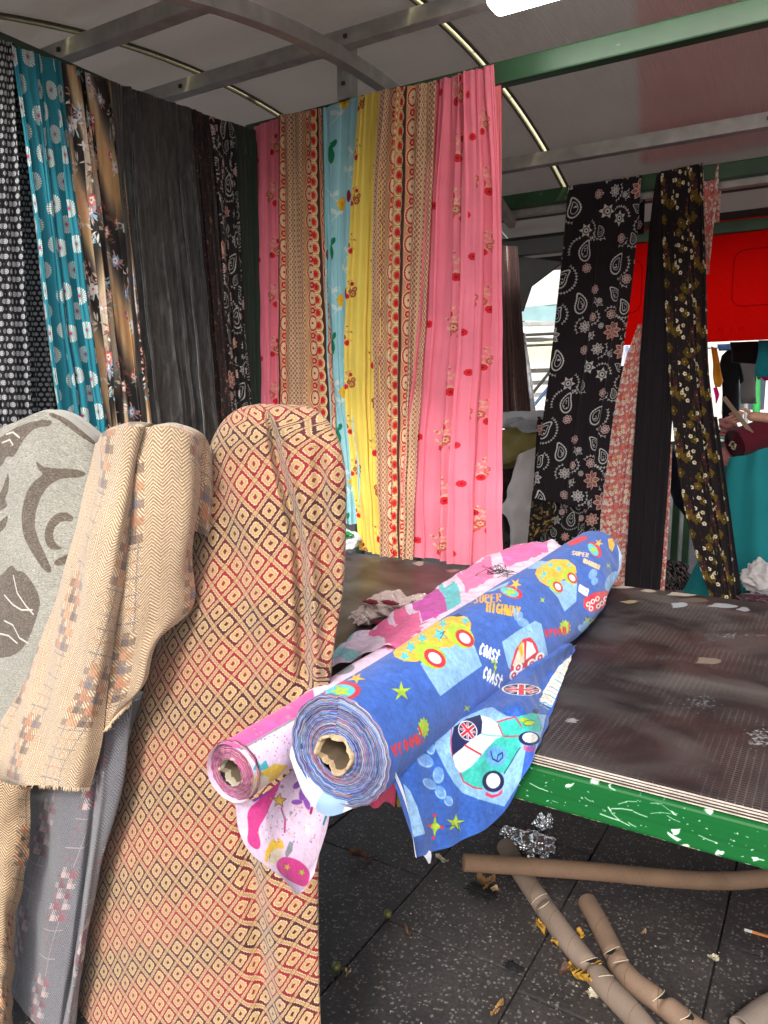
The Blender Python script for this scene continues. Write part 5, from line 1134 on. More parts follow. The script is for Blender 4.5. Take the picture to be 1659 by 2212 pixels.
G = [[py(508, 1738, .80), py(560, 1720, .84), py(610, 1680, .90), py(655, 1640, .96), py(700, 1610, 1.02)],
     [py(514, 1790, .80), py(570, 1775, .84), py(618, 1750, .90), py(665, 1725, .95), py(722, 1690, 1.0)],
     [py(536, 1836, .80), py(585, 1825, .845), py(630, 1812, .89), py(672, 1790, .93), py(712, 1756, .97)],
     [py(578, 1872, .81), py(612, 1872, .85), py(642, 1868, .88), py(672, 1855, .91), py(696, 1820, .94)],
     [py(616, 1905, .82), py(634, 1912, .85), py(650, 1914, .87), py(664, 1905, .89), py(680, 1880, .91)],
     [py(640, 1932, .83), py(648, 1930, .85), py(655, 1926, .86), py(661, 1920, .87), py(668, 1908, .88)]]
Pp = ripple(surf(np.array(G), 90, 110), .0035, .09, 4); uvp = arc_uv(Pp); pp = Printer(Pp, uvp, 1500, LIL)
pp.poly(chaikin(Y1([(1150, 700), (1210, 650), (1280, 570), (1320, 540), (1290, 620), (1260, 680), (1240, 730), (1200, 790), (1220, 860), (1200, 890), (1150, 850), (1160, 790)])), MAG)
pp.poly(Y1([(1160, 640), (1200, 610), (1255, 580), (1250, 620), (1190, 660)]), PUR)
pp.poly(Y1([tuple(q) for q in star(1303, 655, 34, -1.5, 5, .42)]), YEL); pp.line(Y1([tuple(q) for q in star(1303, 655, 34, -1.5, 5, .42)]), .0014, (110, 90, 60), True)
pp.line(Y1([(1312, 690), (1330, 740), (1328, 800)]), .004, (190, 60, 120)); pp.line(Y1([(1320, 712), (1326, 735)]), .004, GRY)
for (x, y, r) in ((1316, 590, 13), (1358, 712, 13), (1345, 1000, 10)): pp.poly(Y1([tuple(q) for q in star(x, y, r, .2, 5, .45)]), GRY)
for (x, y, rx, ry, ro) in ((1390, 580, 14, 28, .9), (1385, 662, 26, 12, 0), (1412, 620, 16, 36, .2), (1430, 660, 14, 40, -.3)): pp.poly(Y1(ellp(x, y, rx, ry, ro)), PUR)
pp.poly(Y1([(1235, 935), (1240, 890), (1260, 850), (1275, 830), (1290, 850), (1300, 830), (1320, 845), (1325, 880), (1290, 880), (1260, 910), (1245, 945)]), YEL)
pp.poly(chaikin(Y1([(1245, 940), (1262, 895), (1295, 872), (1318, 885), (1312, 930), (1275, 962)])), SKN); pp.poly(Y1([(1330, 900), (1350, 845), (1368, 850), (1364, 890), (1335, 925)]), GRY)
pp.poly(chaikin(Y1([(1285, 965), (1300, 925), (1340, 915), (1400, 935), (1440, 975), (1448, 1010), (1430, 1060), (1380, 1045), (1320, 1010)])), MAG); pp.poly(Y1([tuple(q) for q in star(1340, 965, 17, .2, 5, .45)]), YEL); pp.poly(Y1([tuple(q) for q in star(1408, 990, 17, .2, 5, .45)]), LIME)
pp.line(Y1([(1455, 690), (1450, 712)]), .005, (160, 40, 90)); pp.line(Y1([(1520, 732), (1510, 762)]), .005, (40, 140, 150)); pp.line(Y1([(1262, 905), (1256, 925)]), .001, (90, 60, 60))
for k in range(90):
    x, y = rg.uniform(1180, 1500), rg.uniform(540, 850); a = rg.uniform(0, 3); pp.line(Y1([(x, y), (x+5*math.cos(a), y+5*math.sin(a))]), .0016, [GRY, PUR, MAG, YEL, GRY][k % 5])
mottle(pp.cv, .05, 8); grid_mesh('loose_flap', Pp, pp.tex_uv(), cloth_mat('pink_flap_cotton', pp.finish('pink_flap_print'), transl=.18, crease=.25), pbolt)
# slack cloth lying along the far side of the pink bolt
S0 = [pz(712, 1440, .88), pz(770, 1385, .90), pz(850, 1345, .92), pz(925, 1295, .93), pz(1010, 1240, .94), pz(1070, 1205, .95), pz(1130, 1182, .955), pz(1192, 1172, .955)]
S1 = [pz(705, 1440, .853), pz(745, 1410, .855), pz(800, 1388, .855), pz(905, 1322, .855), pz(960, 1280, .855), pz(1040, 1232, .855), pz(1100, 1205, .855), pz(1160, 1188, .855)]
S2 = [np.array((-.752-.05*(a[1]-.8)/1.65+.0, a[1], .948)) for a in S0]; S3 = [np.array((a[0]+.075, a[1], .925)) for a in S2]; Sm = [(np.array(a)+np.array(b2))/2+np.array((-.01, 0, .018)) for a, b2 in zip(S0, S1)]
Pq = ripple(surf(np.array([S1, Sm, S0, S2, S3]), 60, 150), .009, .09, 12); uvq = arc_uv(Pq); pq = Printer(Pq, uvq, 1000, (232, 206, 224))
for (a, b2, c) in (((830, 1395), (905, 1345), (226, 104, 150)), ((905, 1322), (960, 1300), (196, 84, 164)), ((1000, 1262), (1060, 1225), (238, 130, 176)), ((1085, 1205), (1180, 1172), (244, 120, 178)), ((960, 1298), (990, 1282), (110, 196, 200)), ((740, 1420), (775, 1395), (150, 204, 208))):
    pq.poly([(a[0], a[1]-26), (b2[0], b2[1]-26), (b2[0]+6, b2[1]+20), (a[0]+6, a[1]+22)], c)
mottle(pq.cv, .06, 2); grid_mesh('slack_cloth', Pq, pq.tex_uv(), cloth_mat('pink_slack_cotton', pq.finish('pink_slack_print'), crease=.5, transl=.15), pbolt)

# ================================================================== upholstery cloths standing in front of the table
def standing(name, label, cat, mat, rows, toward, tile, rot, seed, creases=(), nu=150, nv=170, back=.05, parent=None, wr=.004, wl=.14, pw=.55, off=(0, 0), group=None):
    """a bolt stood on end with cloth wrapped round it. rows: (y, x_left, x_right, plane Y, bulge)"""
    R_ = np.array([[r[0], r[1], r[2], r[3], r[4]] for r in rows], float); R2 = catmull(R_, nv)
    tw = np.array(toward, float); tw /= np.linalg.norm(tw); s = np.linspace(0, 1, nu); P = np.zeros((nv, nu, 3)); B = np.zeros((nv, 60, 3))
    for i in range(nv):
        y, xl, xr, Yp, bl = R2[i]; L = at(xl, y, 1, Yp); Rt = at(xr, y, 1, Yp); e = np.maximum(np.sin(math.pi*s), 0)**pw
        d = bl*e
        for path, dep, wd in creases:
            path = np.array(path, float); xc = np.interp(y, path[:, 0], path[:, 1], left=np.nan, right=np.nan)
            if not np.isnan(xc):
                fade = min(1, (y-path[0, 0])/60+.15, (path[-1, 0]-y)/60+.15); sc = (xc-xl)/max(1, xr-xl); d = d-dep*fade*np.exp(-((s-sc)/wd)**2)+dep*.5*fade*np.exp(-((s-sc-wd*1.6)/wd)**2)
        P[i] = L+(Rt-L)*s[:, None]+tw*d[:, None]
        sb = np.linspace(1, 0, 60); B[i] = L+(Rt-L)*sb[:, None]-tw*(back*np.maximum(np.sin(math.pi*sb), 0)**.6*min(1, bl/.05))[:, None]
    P = ripple(P, wr, wl, seed, (1, 1, .45))
    uv = tile_uv(arc_uv(P), tile, rot, off); o = grid_mesh(name, P, uv, mat, parent)
    B[:, 0] = P[:, -1]; B[:, -1] = P[:, 0]; B = B[:, ::-1]
    ob = grid_mesh('back_wrap', B, tile_uv(arc_uv(B), tile, rot), mat, o if parent is None else parent)
    if parent is None: tag(o, label, cat, group)
    return o, P
IMG['tweed'] = design_tweed('tweed_weave', (208, 190, 160), (150, 116, 86), [(88, 88, 102), (168, 104, 76), (72, 64, 66), (188, 134, 98)])
IMG['grey_tweed'] = design_tweed('grey_tweed_weave', (128, 126, 130), (92, 92, 98), [(150, 84, 96), (196, 172, 168), (120, 66, 78), (186, 166, 166)], size=.30, mixk=.95)
IMG['brown_tweed'] = design_tweed('brown_tweed_weave', (196, 172, 140), (120, 92, 66), [(70, 60, 54), (160, 84, 52), (58, 50, 46), (186, 120, 80)], size=.2)
M_broc = cloth_mat('brocade', IMG['brocade'], rough=.62, bump=.55, weave=900, sheen=.2)
M_twd = cloth_mat('tweed_cloth', IMG['tweed'], rough=.95, bump=.8, weave=500, sheen=.3); M_gtw = cloth_mat('grey_tweed_cloth', IMG['grey_tweed'], gain=.82, rough=.95, bump=.8, weave=500, sheen=.3); M_btw = cloth_mat('brown_tweed_cloth', IMG['brown_tweed'], rough=.95, bump=.8)
TW = (.62, -.78, 0)
GU = 'upholstery bolts stood in front of the table'
standing('brocade_cloth', 'red and gold diamond brocade wrapped over a tall bolt, left of the blue roll', 'upholstery fabric', M_broc,
         [(873, 560, 652, 1.125, .012), (882, 520, 678, 1.12, .035), (905, 486, 706, 1.115, .045), (945, 460, 730, 1.11, .058), (1010, 440, 745, 1.105, .058), (1100, 424, 748, 1.10, .058), (1250, 398, 742, 1.09, .058), (1400, 340, 722, 1.08, .058),
          (1550, 292, 706, 1.07, .058), (1700, 250, 694, 1.06, .058), (1900, 208, 690, 1.04, .058), (2080, 180, 692, 1.03, .058), (2260, 150, 698, 1.01, .058), (2440, 124, 704, 1.0, .058)], TW, (.262, .262), math.radians(36), 31,
         creases=(([(885, 578), (930, 596), (1000, 612), (1100, 640), (1180, 656), (1300, 662), (1480, 664)], .040, .034), ([(960, 690), (1100, 700), (1300, 712), (1400, 716)], .018, .045), ([(1720, 548), (1900, 574), (2100, 592), (2440, 610)], .030, .04), ([(1000, 470), (1200, 520), (1500, 560)], .012, .09)), nu=240, nv=260, wr=.0025, wl=.26, pw=.42, group=GU)
standing('grey_tweed_bolt', 'grey and dusky pink tweed bolt standing below the beige tweed', 'upholstery fabric', M_gtw,
         [(1450, 96, 292, .99, .04), (1560, 80, 284, .985, .05), (1700, 62, 264, .98, .055), (1950, 36, 202, .97, .055), (2212, 20, 160, .96, .055), (2480, 2, 118, .95, .055)], (.74, -.67, 0), (.30, .30), .15, 33, creases=(([(1500, 226), (1700, 214), (2000, 172), (2480, 96)], .022, .035), ([(1650, 120), (2000, 90), (2400, 60)], .006, .1)), wr=.004, group=GU)
tw = empty('beige_tweed_cloth', 'beige and tan herringbone tweed draped over its bolt with checked blocks', 'upholstery fabric', (-1.25, .93, .9), group=GU)
def gridpx(rows, planes):
    return np.array([[at(x, y, 1, p) for (x, y), p in zip(r, (pl if isinstance(pl, (list, tuple)) else [pl]*len(r)))] for r, pl in zip(rows, planes)])
SB = gridpx([[(296, 925), (350, 921), (400, 934), (425, 955), (436, 985)], [(286, 1010), (340, 1010), (392, 1015), (424, 1030), (435, 1060)], [(276, 1090), (328, 1090), (382, 1095), (418, 1105), (431, 1130)], [(260, 1210), (310, 1205), (362, 1208), (400, 1212), (423, 1220)],
            [(246, 1335), (290, 1335), (340, 1322), (380, 1318), (415, 1309)], [(240, 1420), (272, 1425), (305, 1415), (326, 1405), (342, 1390)], [(232, 1500), (258, 1502), (285, 1495), (305, 1488), (320, 1474)], [(226, 1574), (240, 1562), (256, 1548), (272, 1534), (290, 1518)]],
           [[.925, .93, .955, .985, 1.03]]*5+[[.925, .93, .94, .95, .965]]*3)
SB = ripple(surf(SB, 120, 110), .007, .13, 41, (1, 1, .35)); TOPY = at(300, 921, 1, .93)
grid_mesh('side_panel', SB, tile_uv(arc_uv(SB), (.34, .34), -.12, (.22, .1)), M_twd, tw)
SA = gridpx([[(204, 958), (222, 936), (262, 922), (298, 920), (322, 930)], [(190, 1040), (215, 1035), (252, 1038), (278, 1042), (296, 1050)], [(152, 1190), (180, 1190), (215, 1196), (248, 1200), (272, 1205)], [(112, 1330), (148, 1336), (190, 1345), (226, 1350), (251, 1352)],
            [(62, 1450), (105, 1460), (160, 1470), (206, 1478), (237, 1482)], [(6, 1560), (55, 1572), (120, 1585), (182, 1590), (223, 1592)], [(-40, 1640), (22, 1650), (95, 1655), (165, 1656), (208, 1658)], [(-50, 1692), (18, 1694), (88, 1697), (155, 1700), (196, 1702)]],
           [[.97, .925, .90, .905, .94]]*2+[[.95, .905, .88, .885, .925]]*6)
SA = ripple(surf(SA, 140, 120), .008, .12, 43, (1, 1, .3))
grid_mesh('front_panel', SA, tile_uv(arc_uv(SA), (.34, .34), .1, (.55, .35)), M_twd, tw)
# top lid joining the panels to the bolt behind
lidf = np.concatenate([SA[0, ::4], SB[0, 30::4]]); lid = np.array([lidf, lidf+np.array((-.02, .035, .006)), lidf*np.array((1, 1, 1))+np.array((-.04, .075, -.012)), lidf+np.array((-.05, .09, -.10)), lidf+np.array((-.06, .09, -.20))])
lid = surf(lid, 26, 70); grid_mesh('back_panel', lid, tile_uv(arc_uv(lid), (.34, .34), .1), M_twd, tw)
# frayed hem threads
bm = bmesh.new(); M_fray = cloth_mat('fray_thread', None, (214, 186, 150))
for P_, seed in ((SA[-1], 1), (SB[-1], 2)):
    rr = random.Random(seed)
    for k in range(170):
        t = rr.random()*(len(P_)-1.01); i = int(t); p = P_[i]+(P_[i+1]-P_[i])*(t-i); L = rr.uniform(.003, .010); q = p+np.array((rr.uniform(-.003, .003), rr.uniform(-.004, .001), -L)); w = np.array((.0005, .0003, 0))
        vs = [bm.verts.new(c) for c in (p-w, p+w, q+w*.4, q-w*.4)]; bm.faces.new(vs)
tag(bm_obj('fringe', bm, M_fray, tw), kind='stuff')
# damask
def z8(x, y): return (x*.463, 850+.463*y)
def Z8(l): return [z8(*p) for p in l]
DM = gridpx([[(-120, 985), (-50, 950), (0, 926), (50, 903), (95, 889), (140, 901), (178, 930), (206, 962), (222, 1010)], [(-125, 1060), (-50, 1020), (0, 1000), (50, 985), (95, 975), (140, 990), (180, 1010), (212, 1030), (228, 1060)], [(-130, 1200), (-50, 1180), (0, 1170), (50, 1165), (95, 1160), (140, 1165), (180, 1175), (212, 1180), (228, 1190)],
            [(-130, 1400), (-50, 1390), (0, 1385), (50, 1380), (95, 1380), (140, 1385), (180, 1385), (212, 1390), (228, 1390)], [(-130, 1620), (-50, 1610), (0, 1605), (50, 1600), (95, 1600), (140, 1600), (180, 1600), (212, 1600), (228, 1600)]],
           [[1.10, 1.06, 1.04, 1.025, 1.02, 1.03, 1.045, 1.07, 1.11]]*5)
DM = ripple(surf(DM, 130, 130), .010, .22, 47, (1, 1, .5)); uvd = arc_uv(DM); pd = Printer(DM, uvd, 1500, (160, 156, 144)); GB1 = (104, 92, 80)
for sh in ([(-60, 260), (0, 205), (60, 165), (130, 135), (235, 118), (245, 150), (160, 160), (110, 215), (80, 270), (60, 300), (30, 290), (10, 340), (-60, 380)], [(225, 100), (262, 118), (310, 150), (360, 190), (445, 245), (440, 215), (385, 170), (330, 130), (280, 105), (235, 85)],
           [(165, 310), (205, 345), (260, 350), (330, 350), (410, 368), (380, 395), (310, 392), (250, 410), (200, 460), (172, 530), (160, 600), (170, 660), (205, 740), (250, 835), (212, 838), (160, 760), (118, 690), (100, 620), (102, 540), (122, 460), (160, 405), (205, 378), (175, 350)],
           [(205, 660), (222, 600), (262, 558), (310, 552), (345, 575), (338, 600), (300, 592), (262, 612), (243, 660), (262, 705), (300, 725), (240, 732), (215, 705)], [(245, 780), (330, 745), (400, 700), (410, 730), (330, 790), (262, 810)],
           [(-40, 500), (0, 470), (20, 420), (40, 360), (44, 440), (20, 500), (40, 520), (10, 545), (-40, 560)], [(-60, 620), (0, 600), (40, 560), (30, 620), (0, 650), (-60, 680)],
           [(-60, 850), (0, 860), (55, 790), (75, 830), (110, 828), (150, 880), (178, 930), (190, 980), (172, 1040), (150, 1110), (110, 1190), (60, 1225), (0, 1235), (-60, 1230)]):
    pd.poly(chaikin(Z8(sh)), GB1)
for ln in ([(62, 850), (80, 930), (120, 990), (155, 1030)], [(20, 940), (60, 985), (100, 1010), (150, 1010)], [(20, 1060), (60, 1080), (90, 1140), (130, 1165)], [(0, 1120), (40, 1130), (80, 1165)], [(30, 190), (60, 180), (90, 205)], [(10, 230), (45, 215), (60, 240)]): pd.line(Z8(ln), .0042, (216, 210, 196))
Yg, Xg = np.mgrid[0:pd.cv.H, 0:pd.cv.W]/1500.0; hb = ((Yg+np.abs((Xg % .016)-.008)) % .0056) < .0028; pd.cv.a[..., :3] *= np.where(hb, 1.0, .88)[..., None]
rgx = np.random.RandomState(3); st = np.repeat(rgx.normal(size=(pd.cv.H, pd.cv.W//9+1)), 9, 1)[:, :pd.cv.W]; dk = (pd.cv.a[..., 0] < .6); pd.cv.a[..., :3] *= (1+np.where(dk, .22, .03)*st)[..., None]; pd.cv.speck(.05, 5)
M_dmk = cloth_mat('damask_cloth', pd.finish('damask_weave'), rough=.9, bump=.6); dmo = grid_mesh('damask_cloth', DM, pd.tex_uv(), M_dmk)
tag(dmo, 'pale grey upholstery cloth with large brown scroll leaves at the left edge', 'upholstery fabric', GU)
edge = DM[0]; dl = surf(np.array([edge, edge+np.array((-.03, .045, .0)), edge+np.array((-.06, .09, -.06)), edge+np.array((-.07, .1, -.6))]), 20, 60); grid_mesh('back_wrap', dl, tile_uv(arc_uv(dl), (1, 1)), cloth_mat('damask_plain', None, (172, 168, 157)), dmo)
BT = gridpx([[(-80, 1660), (-40, 1670), (-8, 1685), (30, 1695), (66, 1700)], [(-80, 1840), (-40, 1845), (0, 1845), (34, 1840), (62, 1836)], [(-80, 1980), (-40, 1985), (0, 1990), (20, 1995), (33, 2000)], [(-80, 2240), (-40, 2240), (-5, 2240), (14, 2240), (26, 2240)]], [[.86, .84, .84, .86, .89]]*4)
BT = ripple(surf(BT, 70, 50), .005, .1, 51); tag(grid_mesh('brown_tweed_cloth', BT, tile_uv(arc_uv(BT), (.2, .2), .1), M_btw), 'brown houndstooth tweed edge in the bottom left corner, before the grey bolt', 'upholstery fabric', GU)

# ================================================================== loose things on and around the table
def crumple(name, c, size, seed, mat, amp=.25, sub=5, freq=3.0, smooth=True, parent=None, tile=(.12, .12), sharp=True, floor=None):
    bm = bmesh.new(); bmesh.ops.create_icosphere(bm, subdivisions=sub, radius=1.0); V = np.array([v.co[:] for v in bm.verts]); rgx = np.random.RandomState(seed); h = np.zeros(len(V))
    for k in range(14):
        d = rgx.normal(size=3); d /= np.linalg.norm(d); f = freq*rgx.uniform(.6, 3.2); q = V@d*f+rgx.uniform(0, 6)+.8*np.sin(V@rgx.normal(size=3)*freq); h += ((1-2*np.abs(np.sin(q))) if sharp else np.sin(q))/(1+f/freq)
    h = h/np.abs(h).max(); V2 = V*(1+amp*h)[:, None]*np.array(size)/1.0+np.array(c)
    if floor is not None: V2[:, 2] = np.where(V2[:, 2] < floor, floor+.0006+.02*(V2[:, 2]-floor)*0, V2[:, 2])
    for v, p in zip(bm.verts, V2): v.co = p
    uvl = bm.loops.layers.uv.new('UVMap')
    for f in bm.faces:
        for lp in f.loops: p = lp.vert.co; lp[uvl].uv = ((p.x+p.z*.6)/tile[0], (p.y+p.z*.5)/tile[1])
    return bm_obj(name, bm, mat, parent, smooth)
def tube(name, pts, r, mat, parent=None, n=24, seg=80, wall=.003, closed_end=False, dents=()):
    pts = catmull(np.array(pts, float), seg); T = np.gradient(pts, axis=0); T /= np.linalg.norm(T, axis=1, keepdims=True); up = np.array((0, 0, 1.0)); S = np.cross(T, up); S /= np.linalg.norm(S, axis=1, keepdims=True); U = np.cross(S, T)
    t = np.linspace(0, 2*math.pi, n+1); rr = np.full((seg, n+1), float(r)); s = np.linspace(0, 1, seg)[:, None]
    for (p, dep, a) in dents: rr -= dep*np.exp(-((s-p)/.018)**2)*np.maximum(0, np.cos(t[None]-a))**.7
    P = pts[:, None]+rr[..., None]*(U[:, None]*np.cos(t)[None, :, None]+S[:, None]*np.sin(t)[None, :, None])
    def ring(i, k, off): return pts[i][None]+(rr[i][:, None]*k)*(U[i]*np.cos(t)[:, None]+S[i]*np.sin(t)[:, None])+T[i]*off
    k = 1-wall/r
    P = np.concatenate([[ring(0, k, .06)], [ring(0, k, 0)], P, [ring(-1, k, 0)], [ring(-1, k, -.06)]]); return grid_mesh(name, P, np.zeros(P.shape[:2]+(2,)), mat, parent), pts, T, S, U
def wire(name, pts, r, mat, parent=None, n=6, smoothn=None):
    pts = np.array(pts, float) if smoothn is None else catmull(np.array(pts, float), smoothn)
    T = np.gradient(pts, axis=0); T /= np.linalg.norm(T, axis=1, keepdims=True)+1e-9; up = np.array((.1, .2, 1.0)); S = np.cross(T, up); S /= np.linalg.norm(S, axis=1, keepdims=True)+1e-9; U = np.cross(S, T); t = np.linspace(0, 2*math.pi, n+1)
    P = pts[:, None]+r*(U[:, None]*np.cos(t)[None, :, None]+S[:, None]*np.sin(t)[None, :, None]); return grid_mesh(name, P, None, mat, parent)
M_polka = cloth_mat('polka_scrap_cloth', IMG['polka'], transl=.1, crease=.5); M_marf = cloth_mat('maroon_frill_cloth', None, (112, 30, 44))
sc = empty('scrap_cloth', 'crumpled beige polka dot scrap with maroon trim lying on the table', 'fabric scrap', (-1.03, 1.72, TZ))
crumple('scrap_bundle', (-1.03, 1.73, .893), (.075, .085, .046), 3, M_polka, .42, 6, 2.6, parent=sc, floor=.851); crumple('scrap_fold', (-.985, 1.80, .885), (.05, .07, .036), 5, M_polka, .4, 5, 3, parent=sc, floor=.851)
crumple('scrap_fold', (-1.075, 1.68, .875), (.04, .05, .028), 6, M_polka, .5, 5, 3, parent=sc, floor=.851)
for (x, y, s) in ((800, 1300, 1), (842, 1302, 2), (822, 1345, 3), (790, 1372, 4)):
    p = at(x, y, 1, 1.66); crumple('maroon_trim', p, (.030, .012, .007), s, M_marf, .6, 4, 4, parent=sc)
M_thread = cloth_mat('black_thread', None, (16, 16, 20)); rr = random.Random(3); c0_ = at(1085, 1236, 1, 2.05); tp = [c0_+np.array((rr.gauss(0, .028), rr.gauss(0, .02), rr.gauss(0, .012))) for k in range(46)]
tag(wire('thread_tangle', tp, .0007, M_thread, smoothn=600), 'tangle of black thread lying between the two printed bolts', 'thread')
M_bagw = plain_mat('glossy_white_bag', (210, 216, 220), .25); M_bagg = plain_mat('glossy_green_print', (30, 140, 60), .25, lo=.6, hi=1.2, tscale=20)
bgp = at(752, 1160, 1, 2.44); bag = empty('plastic_bag', 'white and green plastic bag on the table beside the yellow cloth', 'bag', tuple(bgp*np.array((1, 1, 0))+np.array((0, 0, TZ))))
crumple('bag_body', bgp+np.array((-.02, 0, -.015)), (.075, .05, .055), 9, M_bagw, .25, 5, 2.5, parent=bag, floor=.851); crumple('green_print', bgp+np.array((-.015, -.028, .012)), (.062, .028, .018), 11, M_bagg, .35, 5, 3, parent=bag)
for nm, lb, q0, q1, colr, sd in (('ruffle_cloth', 'dull pink ruffled cloth hanging from the table under the blue bolt', (725, 1610), (862, 1752), (196, 70, 100), 1), ('olive_cloth', 'olive cloth end hanging off the table between bolt and flap', (846, 1590), (940, 1742), (128, 116, 44), 2)):
    rows = []
    for t in np.linspace(0, 1, 7): rows.append([at(q0[0]+(q1[0]-q0[0])*u+(-10 if sd == 1 else 14)*t, q0[1]+(q1[1]-q0[1])*t+((-20*abs(math.sin(u*9)) if sd == 1 else -26*u*u) if t > .9 else 0), 1, 1.135-.012*math.sin(u*(15 if sd == 1 else 5))*t) for u in np.linspace(0, 1, 16)])
    Pz = ripple(surf(np.array(rows), 50, 110), .004, .05, sd); tag(grid_mesh(nm, Pz, None, cloth_mat(nm+'_weave', None, colr, crease=.3)), lb, 'fabric')

# ---- cardboard tubes on the pavement
GT = 'empty cardboard tubes on the pavement'
M_lip = card_mat('torn_card_edge', (196, 180, 158)); M_slit = plain_mat('dark_slit', (14, 11, 10), .9)
def card_tube(label, pts, r, dents, tears, col, seams=True):
    M = card_mat('card_tube', col); root = empty('cardboard_tube', label, 'cardboard tube', tuple(pts[0][:2])+(0,), group=GT)
    o, p, T, S, U = tube('tube_wall', pts, r, M, root, 40, 160, .003, dents=dents); n = len(p); L = np.concatenate([[0], np.linalg.norm(np.diff(p, axis=0), axis=1).cumsum()]); turns = L[-1]/(r*3.4)
    hx = [p[i]+(r+.0002)*(U[i]*math.cos(2*math.pi*turns*i/n)+S[i]*math.sin(2*math.pi*turns*i/n)) for i in range(2, n-2)]; wire('wound_seam', hx, .0005, M_seam, root, 4)
    for (q, a0, a1, slit) in tears:
        i = int(q*(n-1)); rr2 = r+.0012; arc = [p[i]+rr2*(U[i]*math.cos(a)+S[i]*math.sin(a))+T[i]*.010*math.sin((a-a0)/(a1-a0)*math.pi) for a in np.linspace(a0, a1, 16)]; wire('tear_lip', arc, .0011, M_lip, root, 5)
        if slit:
            A = [np.array(arc[3:13])+T[i]*.002, np.array(arc[3:13])+T[i]*(.002+.012*np.sin(np.linspace(0, math.pi, 10)))[:, None]]; grid_mesh('slit', np.array(A), None, M_slit, root)
    return root
M_seam = card_mat('seam_card', (108, 80, 60))
card_tube('straight brown tube lying across the other, running to the right edge', [at(1001, 1863, 2, .097), at(1140, 1872, 2, .085), at(1300, 1884, 2, .068), at(1460, 1899, 2, .050), at(1570, 1903, 2, .037), at(1662, 1896, 2, .029), at(1760, 1885, 2, .027)], .0255, (), (), (140, 112, 90))
def gp(x, y, z=.029): return at(x, y, 2, z)
card_tube('longest greyish tube with torn kinks, under the straight one, by the foil', [gp(1092, 1828), gp(1120, 1876), gp(1168, 1948), gp(1215, 2015), gp(1262, 2075), gp(1310, 2132), gp(1365, 2190), gp(1420, 2260)], .029,
          [(.30, .012, .6), (.62, .012, -.3)], [(.29, -.6, 1.6, False), (.33, -.2, 1.2, False), (.61, -.9, 1.0, True), (.70, -1.2, .6, False)], (138, 120, 106))
card_tube('shorter bent brown tube with two kinks at the bottom right', [gp(1268, 1948), gp(1292, 1992), gp(1322, 2052), gp(1340, 2090), gp(1370, 2124), gp(1430, 2168), gp(1490, 2215), gp(1560, 2262)], .0275, [(.34, .012, 1.2), (.44, .010, -.3), (.72, .01, 0)], [(.33, -.4, 1.5, True), (.44, -.8, .9, False), (.70, -.8, 1.1, True), (.84, -.5, .9, True)], (138, 113, 94))
card_tube('end of another grey tube just entering the bottom right corner', [gp(1600, 2225), gp(1660, 2180), gp(1740, 2140)], .029, (), (), (132, 118, 108))
# ---- foil, leaves, papers, fruit
def foil_mat():
    m, n, l, b = _nt('aluminium_foil'); b.inputs['Base Color'].default_value = (.78, .79, .8, 1); b.inputs['Metallic'].default_value = 1; b.inputs['Roughness'].default_value = .24
    tc = n.new('ShaderNodeTexCoord'); v = n.new('ShaderNodeTexVoronoi'); v.inputs['Scale'].default_value = 90; l.new(tc.outputs['Object'], v.inputs['Vector']); bp = n.new('ShaderNodeBump'); bp.inputs['Strength'].default_value = .5; bp.inputs['Distance'].default_value = .004; l.new(v.outputs[0], bp.inputs['Height']); l.new(bp.outputs[0], b.inputs['Normal']); return m
M_foil = foil_mat(); M_redb = plain_mat('maroon_wrapper', (86, 22, 26), .35)
fo = empty('foil_wrapper', 'crumpled silver foil with a torn wing, on the pavement by the tubes', 'litter', tuple(at(1145, 1835, 2, 0)))
crumple('foil_body', at(1150, 1822, 2, .040), (.082, .055, .038), 2, M_foil, .42, 5, 3, False, fo, floor=.001); crumple('foil_wing', at(1168, 1790, 1, 2.30), (.034, .024, .060), 4, M_foil, .45, 4, 3, False, fo); crumple('foil_wing', at(1103, 1803, 1, 2.22), (.040, .025, .028), 6, M_foil, .45, 4, 3, False, fo)
crumple('foil_wing', at(1186, 1778, 1, 2.30), (.014, .012, .036), 7, M_foil, .5, 4, 4, False, fo); crumple('wrapper_lining', at(1140, 1796, 1, 2.28), (.02, .012, .026), 8, M_redb, .4, 4, 3, True, fo)
leaf_m = {k: plain_mat('leaf_'+k, c, .55, .4, 260, .6, 1.3, 60) for k, c in dict(brown=(92, 62, 44), gold=(196, 150, 56), ochre=(150, 112, 66), tan=(196, 160, 120), dark=(30, 22, 20), cream=(206, 196, 170)).items()}
